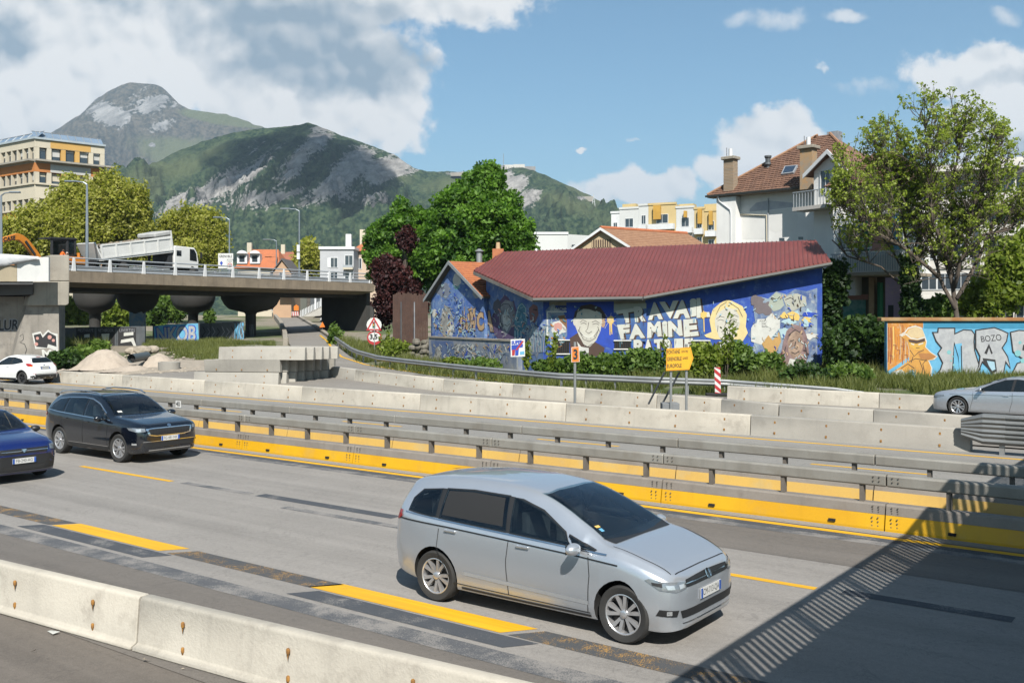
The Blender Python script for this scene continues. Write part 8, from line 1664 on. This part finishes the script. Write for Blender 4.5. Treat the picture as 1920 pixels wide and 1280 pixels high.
# ---- airy tree with young leaves at the right
def airy_tree(label, Yt, limbs, crown, seed, ntw, r0=.17):
    random.seed(seed); base = at(limbs[0][0][0], limbs[0][0][1], Yt); base.z = zg(base.x, base.y); root = thing('airy_tree', label, 'tree', base); b = MB(); tw = []; srcs = []
    for L in limbs:
        dpt = random.uniform(-2.6, 2.6); pts = [at(x, y, Yt+dpt*(i/(len(L)-1))) for i, (x, y) in enumerate(L)]; pts[0] = base.copy() if L[0] == limbs[0][0] else pts[0]
        Q = limb(b, pts, r0*(1 if L is limbs[0] else .72), .035, 8, .05); srcs += Q[4:]
    cx, cy, rx, ry = crown; cc = at(cx, cy, Yt); RX, RZ = rx/F*Yt, ry/F*Yt
    inside = lambda p: ((p.x-cc.x)/RX)**2+((p.z-cc.z)/RZ)**2+((p.y-cc.y)/(RX*.75))**2
    mids = []
    for k in range(ntw//7):
        s = random.choice(srcs); o = (s-cc); d = Vector((o.x/RX+random.gauss(0, .5), o.y/RX+random.gauss(0, .6), .75+random.gauss(0, .45))).normalized(); l = random.uniform(1.4, 3.6); e = s+d*l
        if inside(e) > 1.05: e = s+d*l*.5
        if inside(e) > 1.12: continue
        m_ = s.lerp(e, .5)+Vector((random.gauss(0, .12), random.gauss(0, .12), .1)); b.tube([s, m_, e], [.032, .022, .012], 4, False); mids += [m_, e, s.lerp(e, .75), m_.lerp(e, .6)]
    for k in range(ntw):
        s = random.choice(mids); o = (s-cc); d = Vector((o.x/RX*.6+random.gauss(0, .45), random.gauss(0, .5), .8+random.gauss(0, .4))).normalized(); l = random.uniform(.5, 1.5); e = s+d*l
        if inside(e) > 1.12: continue
        b.tube([s, s.lerp(e, .5)+Vector((random.gauss(0, .05), 0, .04)), e], [.014, .010, .006], 3, False); tw += [e, s.lerp(e, .6)] if random.random() < .3 else [e]
    b.build('trunk', BARK, root, smooth='all', fix=False); T = np.clip(rng.normal(.5, .25, len(tw)), 0, 1); leaves('crown', [tuple(p) for p in tw], T, YGR2, 9, .18, .105, root, .8, aspect=1.4); return root
YGR2 = leafmat('young_leaf', (.18, .24, .028), (.40, .47, .075), .45)
airy_tree('tall airy tree with sparse young leaves behind the graffiti wall', 57.5, [[(1800, 610), (1790, 560), (1782, 500), (1786, 420), (1790, 330), (1800, 230)], [(1792, 580), (1762, 520), (1745, 460), (1715, 410), (1672, 340), (1640, 270)], [(1788, 540), (1808, 470), (1824, 390), (1850, 310), (1862, 250)], [(1795, 560), (1838, 480), (1868, 410), (1892, 340)], [(1760, 520), (1704, 470), (1650, 440), (1600, 400), (1585, 360)], [(1784, 500), (1750, 420), (1740, 330), (1735, 240)], [(1790, 500), (1845, 440), (1895, 430), (1905, 400)]], (1742, 388, 176, 224), 5, 3300)
airy_tree('thinner leaning tree left of the tall airy tree, in front of the white house', 60.5, [[(1705, 612), (1700, 540), (1702, 470), (1690, 400), (1680, 330), (1690, 250)], [(1702, 520), (1660, 450), (1620, 400), (1590, 330)], [(1702, 500), (1730, 430), (1742, 340)], [(1700, 540), (1650, 500), (1590, 480), (1560, 450)]], (1650, 390, 108, 172), 8, 900, .10)
random.seed(31)
def bush(label, px, py, Y, rx, ry, m, n, nl=30, sp=.32, sz=.17, name='shrub', shell=.35, group=None, more=(), cat='shrub', depth=.8): return tree(name, label, px, py+ry, Y, [(px, py, rx, ry)]+list(more), m, n, nl, sp, sz, .05, group=group, shell=shell, depth=depth, cat=cat, stems=3)
bush('dark ivy climbing over the right end of the mural hall', 1558, 560, 60.5, 22, 60, DKG, 330, 34, .42, .2, 'ivy', more=[(1545, 640, 26, 44), (1530, 600, 14, 40), (1575, 530, 16, 40), (1590, 640, 20, 40)], depth=.6)
bush('dark green thicket between the mural hall and the graffiti wall', 1620, 640, 57, 40, 44, DKG, 380, 34, .45, .2, 'thicket', more=[(1580, 655, 30, 40), (1650, 645, 18, 36)])
bush('ivy column round the thin tree trunk beside the lilac wall', 1706, 540, 59.5, 13, 70, DKG, 170, 30, .35, .18, 'ivy', more=[(1716, 580, 14, 30)])
bush('yellow green bush hanging behind the right part of the graffiti wall', 1890, 520, 62, 40, 60, YGR, 420, 28, .5, .22, 'tall_shrub', more=[(1850, 555, 34, 40), (1915, 470, 26, 40), (1820, 575, 20, 24)])
bush('bright bush rising behind the middle of the graffiti wall', 1760, 580, 60, 26, 18, MID, 110, 28, .4, .2)
for k, (px, py, Y, rx, ry, m_, lab) in enumerate(((1092, 690, 52.5, 36, 20, MID, 'round green shrub below the large smiling mural face'), (1150, 688, 52, 32, 22, MID, 'green shrub below the white mural letters, left part'), (1208, 682, 51.5, 34, 26, MID, 'tall green shrub directly left of the yellow direction board'), (1318, 678, 51, 26, 30, YGR, 'light green shrub directly right of the yellow direction board'), (1375, 672, 53, 34, 24, MID, 'green shrub below the blond mural face'), (1432, 684, 52, 30, 17, MID, 'low green shrub left of the hooded mural face'), (1030, 692, 54, 26, 14, MID, 'small green shrub right of the stickered board'), (905, 688, 57, 34, 10, MID, 'low weeds at the foot of the blue low wall, right part'), (850, 684, 60, 20, 8, YGR, 'low weeds at the foot of the blue low wall, left part'), (1508, 704, 49, 36, 17, DKG, 'grey green spreading shrub at the end of the guard rail'), (1590, 700, 50, 40, 10, MID, 'low green growth left of the graffiti wall foot'))):
    bush(lab, px, py, Y, rx, ry, m_, int(rx*ry*.18)+20, 28, .34, .16, group='shrubs along the mural')
def sapling(label, px, y0, y1, Y, w):
    a = at(px, y1, Y); a.z = zg(a.x, a.y); c = at(px, y0, Y); root = thing('sapling', label, 'sapling', a, 0, 'thin saplings'); b = MB(); pts = []
    for q in range(4):
        e = c+Vector((random.uniform(-1, 1)*w, random.uniform(-.3, .3), -random.random()*.8)); limb(b, [a, a.lerp(e, .5), e], .018, .006, 4, .04); pts += [a.lerp(e, f) for f in np.linspace(.35, 1, 8)]
    b.build('trunk', BARK, root, fix=False); leaves('crown', [tuple(p) for p in pts], np.clip(rng.normal(.5, .2, len(pts)), 0, 1), YGR, 7, .2, .14, root)
for px, y0, y1, Y, w, lab in ((1262, 628, 700, 51, .5, 'thin sapling standing above the yellow direction board'), (1362, 590, 690, 52, .5, 'thin sapling in front of the blond mural face'), (1032, 625, 700, 53.5, .4, 'thin sapling in front of the white painted frame'), (990, 640, 700, 54, .3, 'short sapling right of the stickered board'), (1345, 640, 700, 51, .4, 'short sapling beside the striped beacon'), (742, 630, 672, 68, .5, 'light green sapling in front of the plank fence'), (722, 620, 665, 70, .3, 'slim shoot right of the warning triangle')): sapling(lab, px, y0, y1, Y, w)
bush('yellow green weeds in front of the plank fence', 745, 658, 67, 26, 14, YGR, 70, 26, .35, .18)
bush('leafy growth around the ramp mouth beside the dark wall', 628, 628, 80, 10, 16, MID, 60, 26, .35, .18)
for px, py, Y, rx, ry, m_, lab in ((150, 668, 66, 30, 12, MID, 'green bush in front of the site fence left of the gravel heap'), (120, 676, 62, 26, 14, DKG, 'dark low bush beside the white crossover'), (182, 652, 69, 14, 9, MID, 'small bush between the bush and the gravel heap')): bush(lab, px, py, Y, rx, ry, m_, int(rx*ry*.2)+20, 28, .4, .2, group='bushes left of the gravel')
# ---- grass and verge growth
def grass(name, test, box, n, h, label=None, tint=.5):
    x0, x1, y0, y1 = box; X = rng.uniform(x0, x1, n); Y = rng.uniform(y0, y1, n); keep = np.array([test(a, c) for a, c in zip(X, Y)]); X, Y = X[keep], Y[keep]; k = len(X); Z = np.array([zg(a, c) for a, c in zip(X, Y)])-.04
    clump = fbm(X/2.2+50, Y/2.2+50, 3, 77); keep = clump > -.22; X, Y, Z, clump = X[keep], Y[keep], Z[keep], clump[keep]; k = len(X)
    hh = h*(.5+rng.random(k))*(1+clump*1.2); a = rng.uniform(0, 6.28, k); w = .022+.012*rng.random(k); lean = rng.normal(size=(k, 2))*.32*hh[:, None]
    P = np.stack([X, Y, Z], 1); dx = np.stack([np.cos(a)*w, np.sin(a)*w, 0*w], 1); tip = P+np.stack([lean[:, 0], lean[:, 1], hh], 1); V = np.stack([P-dx, P+dx, tip], 1).reshape(-1, 3)
    t_ = np.repeat(np.clip(tint+clump*.8+rng.normal(size=k)*.2, 0, 1), 3); mesh_np(name, V, np.arange(3*k).reshape(-1, 3), GRS, False, {'tint': t_}, kind='stuff')
gX = np.array([p.x for p in gp]); gY = np.array([p.y for p in gp]); o_ = np.argsort(gX); gX, gY = gX[o_], gY[o_]
rail_y = lambda x: float(np.interp(x, gX, gY))
hall_y = lambda x: 66.0 if x < -8 else float(np.interp(x, [-8, -5.5, .3, 1.8, 7.5, 20, 21, 31], [66, 66, 55.8, 56.2, 56.0, 62, 57, 53.8]))
grass('grass', lambda x, y: rail_y(x)-.9 < y < hall_y(x)-.1, (-14, 34, 36, 68), 130000, .34, tint=.55)
grass('grass', lambda x, y: y > rail_y(x) and y < hall_y(x) and x > 6, (6, 34, 40, 58), 30000, .42, tint=.68)
inpx = lambda x, y, a, b_: a < CX+x/y*F < b_
grass('grass', lambda x, y: inpx(x, y, 268, 515), (-40, -15, 66, 84), 60000, .30, tint=.72)
grass('grass', lambda x, y: inpx(x, y, 110, 205) and y > 61.5, (-40, -22, 61, 80), 30000, .45, tint=.4)
grass('grass', lambda x, y: inpx(x, y, 640, 770) and y > rail_y(x)+.2, (-14, -6, 62, 80), 26000, .45, tint=.7)
# ================================================================ gravel heaps, pipe, ring and rubble
GRAV = mat('gravel', (.46, .39, .32), (.38, .32, .26), .95, scale=1.2, var=.35, bscale=16, bump=.8); RUB = mat('rubble_pale', (.42, .36, .29), (.28, .24, .19), .95, scale=3, bump=.5)
def heap(label, px, Y, hpx, rpx, seed):
    c = at(px, 690, Y); g = zg(c.x, c.y)-.05; h = hpx/F*Y; r_ = rpx/F*Y; n = 40; V = []; 
    xs_ = np.linspace(-1.15, 1.15, n); XX, YY = np.meshgrid(xs_, xs_); rr_ = np.sqrt(XX**2+YY**2); Z = h*np.clip(1-rr_**1.15+.05*fbm(XX*2+9, YY*2+9, 4, seed), -.03, 1)-.14*h*np.exp(-(rr_/.22)**2); Z = np.maximum(Z+fbm(XX*9+9, YY*9+9, 3, seed+1)*.10*h, -.05)
    root = thing('gravel_heap', label, 'gravel heap', (c.x, c.y, g)); i, j = np.meshgrid(np.arange(n-1), np.arange(n-1)); a = (j*n+i).ravel(); mesh_np('heap', np.stack([XX*r_, YY*r_*.8, Z], -1).reshape(-1, 3), np.stack([a, a+1, a+1+n, a+n], 1), GRAV, True, None, root)
heap('large pale gravel heap below the viaduct beside the bushes', 197, 62, 43, 58, 3); heap('smaller gravel heap behind the concrete ring', 297, 61.5, 30, 42, 6); heap('low spread of gravel between the two heaps', 248, 60, 13, 46, 9)
pp = thing('drain_pipe', 'short grey plastic pipe lying between the gravel heaps', 'pipe', at(260, 675, 60)); a_, c_ = at(246, 672, 59.6), at(275, 667, 61.5); b = MB(); dd_ = (c_-a_).normalized(); b.sweep([(.26*math.cos(a), .26*math.sin(a)) for a in np.linspace(0, 2*math.pi, 19)[:-1]], [(a_, dd_.cross(UP).normalized(), UP), (c_, dd_.cross(UP).normalized(), UP)], caps=False); b.build('tube', mat('pipe_grey', (.075, .095, .105), rough=.5), pp, smooth=True, fix=False); MB().sweep([(.2*math.cos(a), .2*math.sin(a)) for a in np.linspace(0, 2*math.pi, 19)[:-1]], [(a_+dd_*.25, dd_.cross(UP).normalized(), UP), (a_+dd_*.3, dd_.cross(UP).normalized(), UP)]).build('bore', HOLE, pp)
rg = thing('concrete_ring', 'pale concrete manhole ring lying in front of the smaller heap', 'concrete ring', at(317, 688, 59)); b = MB(); q = rg.location.copy(); g = zg(q.x, q.y); b.lathe((q.x, q.y, g-.02), [(.62, 0), (.64, .5), (.52, .52), (.48, .1)], 28, caps=False); b.build('ring', CONC2, rg, smooth=True)
b = MB(); random.seed(5)
for k in range(420):
    px = random.uniform(175, 380); Y = random.uniform(57.5, 60.5) if random.random() < .75 else random.uniform(66, 72); p = at(px, 690, Y); r_ = random.uniform(.03, .13); b.lathe((p.x, p.y, zg(p.x, p.y)+r_*.3), [(r_*.3, -r_*.5), (r_, -r_*.1), (r_*.8, r_*.3), (r_*.2, r_*.55)], 6)
b.build('rubble', RUB, kind='stuff')
ground_strip('dirt', [gat(x, 57.6) for x in (150, 220, 300, 380, 430)], [gat(x, 66) for x in (165, 225, 300, 370, 420)], RUB, 8, .06)
for k, (px, py, Y, s) in enumerate(((267, 655, 72, .55), (285, 653, 73, .45), (246, 655, 72, .4))):
    p = at(px, py, Y); p.z = zg(p.x, p.y); bm = bmesh.new(); bmesh.ops.create_icosphere(bm, subdivisions=2, radius=s, matrix=Matrix.Diagonal((1.2, .9, .7, 1)))
    for v in bm.verts: v.co *= 1+random.uniform(-.12, .12)
    me = bpy.data.meshes.new('boulder'); bm.to_mesh(me); bm.free(); me.materials.append(RUB); o = bpy.data.objects.new('boulder', me); COL.objects.link(o); o.location = p+UP*s*.4; props(o, ('largest pale boulder on the bank behind the gravel', 'pale boulder right of the largest one behind the gravel', 'pale boulder left of the largest one behind the gravel')[k], 'boulder')
# litter on the asphalt and along the near blocks
for k, (x, y, w) in enumerate(((107, 1188, .16), (275, 1240, .05), (345, 1256, .04), (60, 1222, .05))):
    p = gr(x, y); b = MB(); b.add([p+Vector((random.uniform(-1, 1)*w, random.uniform(-1, 1)*w*.6, random.uniform(.01, .04))) for _ in range(4)], [(0, 1, 2), (0, 2, 3)]); b.build('litter', pW if k == 0 else RUB, label=('torn white scrap lying at the foot of the near barrier', 'small pale scrap right of the torn white one', 'tiny scrap near the bottom barrier joint', 'tiny scrap on the asphalt at the lower left')[k], cat='litter', fix=False)
# ================================================================ air
hz = MB().box((0, 4000, 549), (19000, 11000, 1102)).build('haze', None, kind='stuff')
hm = bpy.data.materials.new('haze_air'); hm.use_nodes = True; ht = hm.node_tree
for n in list(ht.nodes): ht.nodes.remove(n)
vo = ht.nodes.new('ShaderNodeVolumePrincipled'); oo = ht.nodes.new('ShaderNodeOutputMaterial')
vo.inputs['Color'].default_value = (.62, .80, 1.0, 1); vo.inputs['Density'].default_value = .000085; vo.inputs['Anisotropy'].default_value = .2
ht.links.new(vo.outputs[0], oo.inputs['Volume']); hz.data.materials.append(hm)
# ================================================================ one overall reflectance scale for every painted or natural surface
ALB = .62
for m in bpy.data.materials:
    if not m.use_nodes: continue
    for n in list(m.node_tree.nodes):
        if n.type == 'BSDF_PRINCIPLED':
            if n.inputs['Metallic'].default_value >= .7: continue
            s_ = n.inputs['Base Color']
        elif n.type == 'BSDF_TRANSLUCENT': s_ = n.inputs['Color']
        else: continue
        if s_.is_linked:
            t = NT(m.node_tree); src = s_.links[0].from_socket; t.put(s_, t.vm('MULTIPLY', src, (ALB, ALB, ALB)))
        else: s_.default_value = (*[x*ALB for x in s_.default_value[:3]], 1)
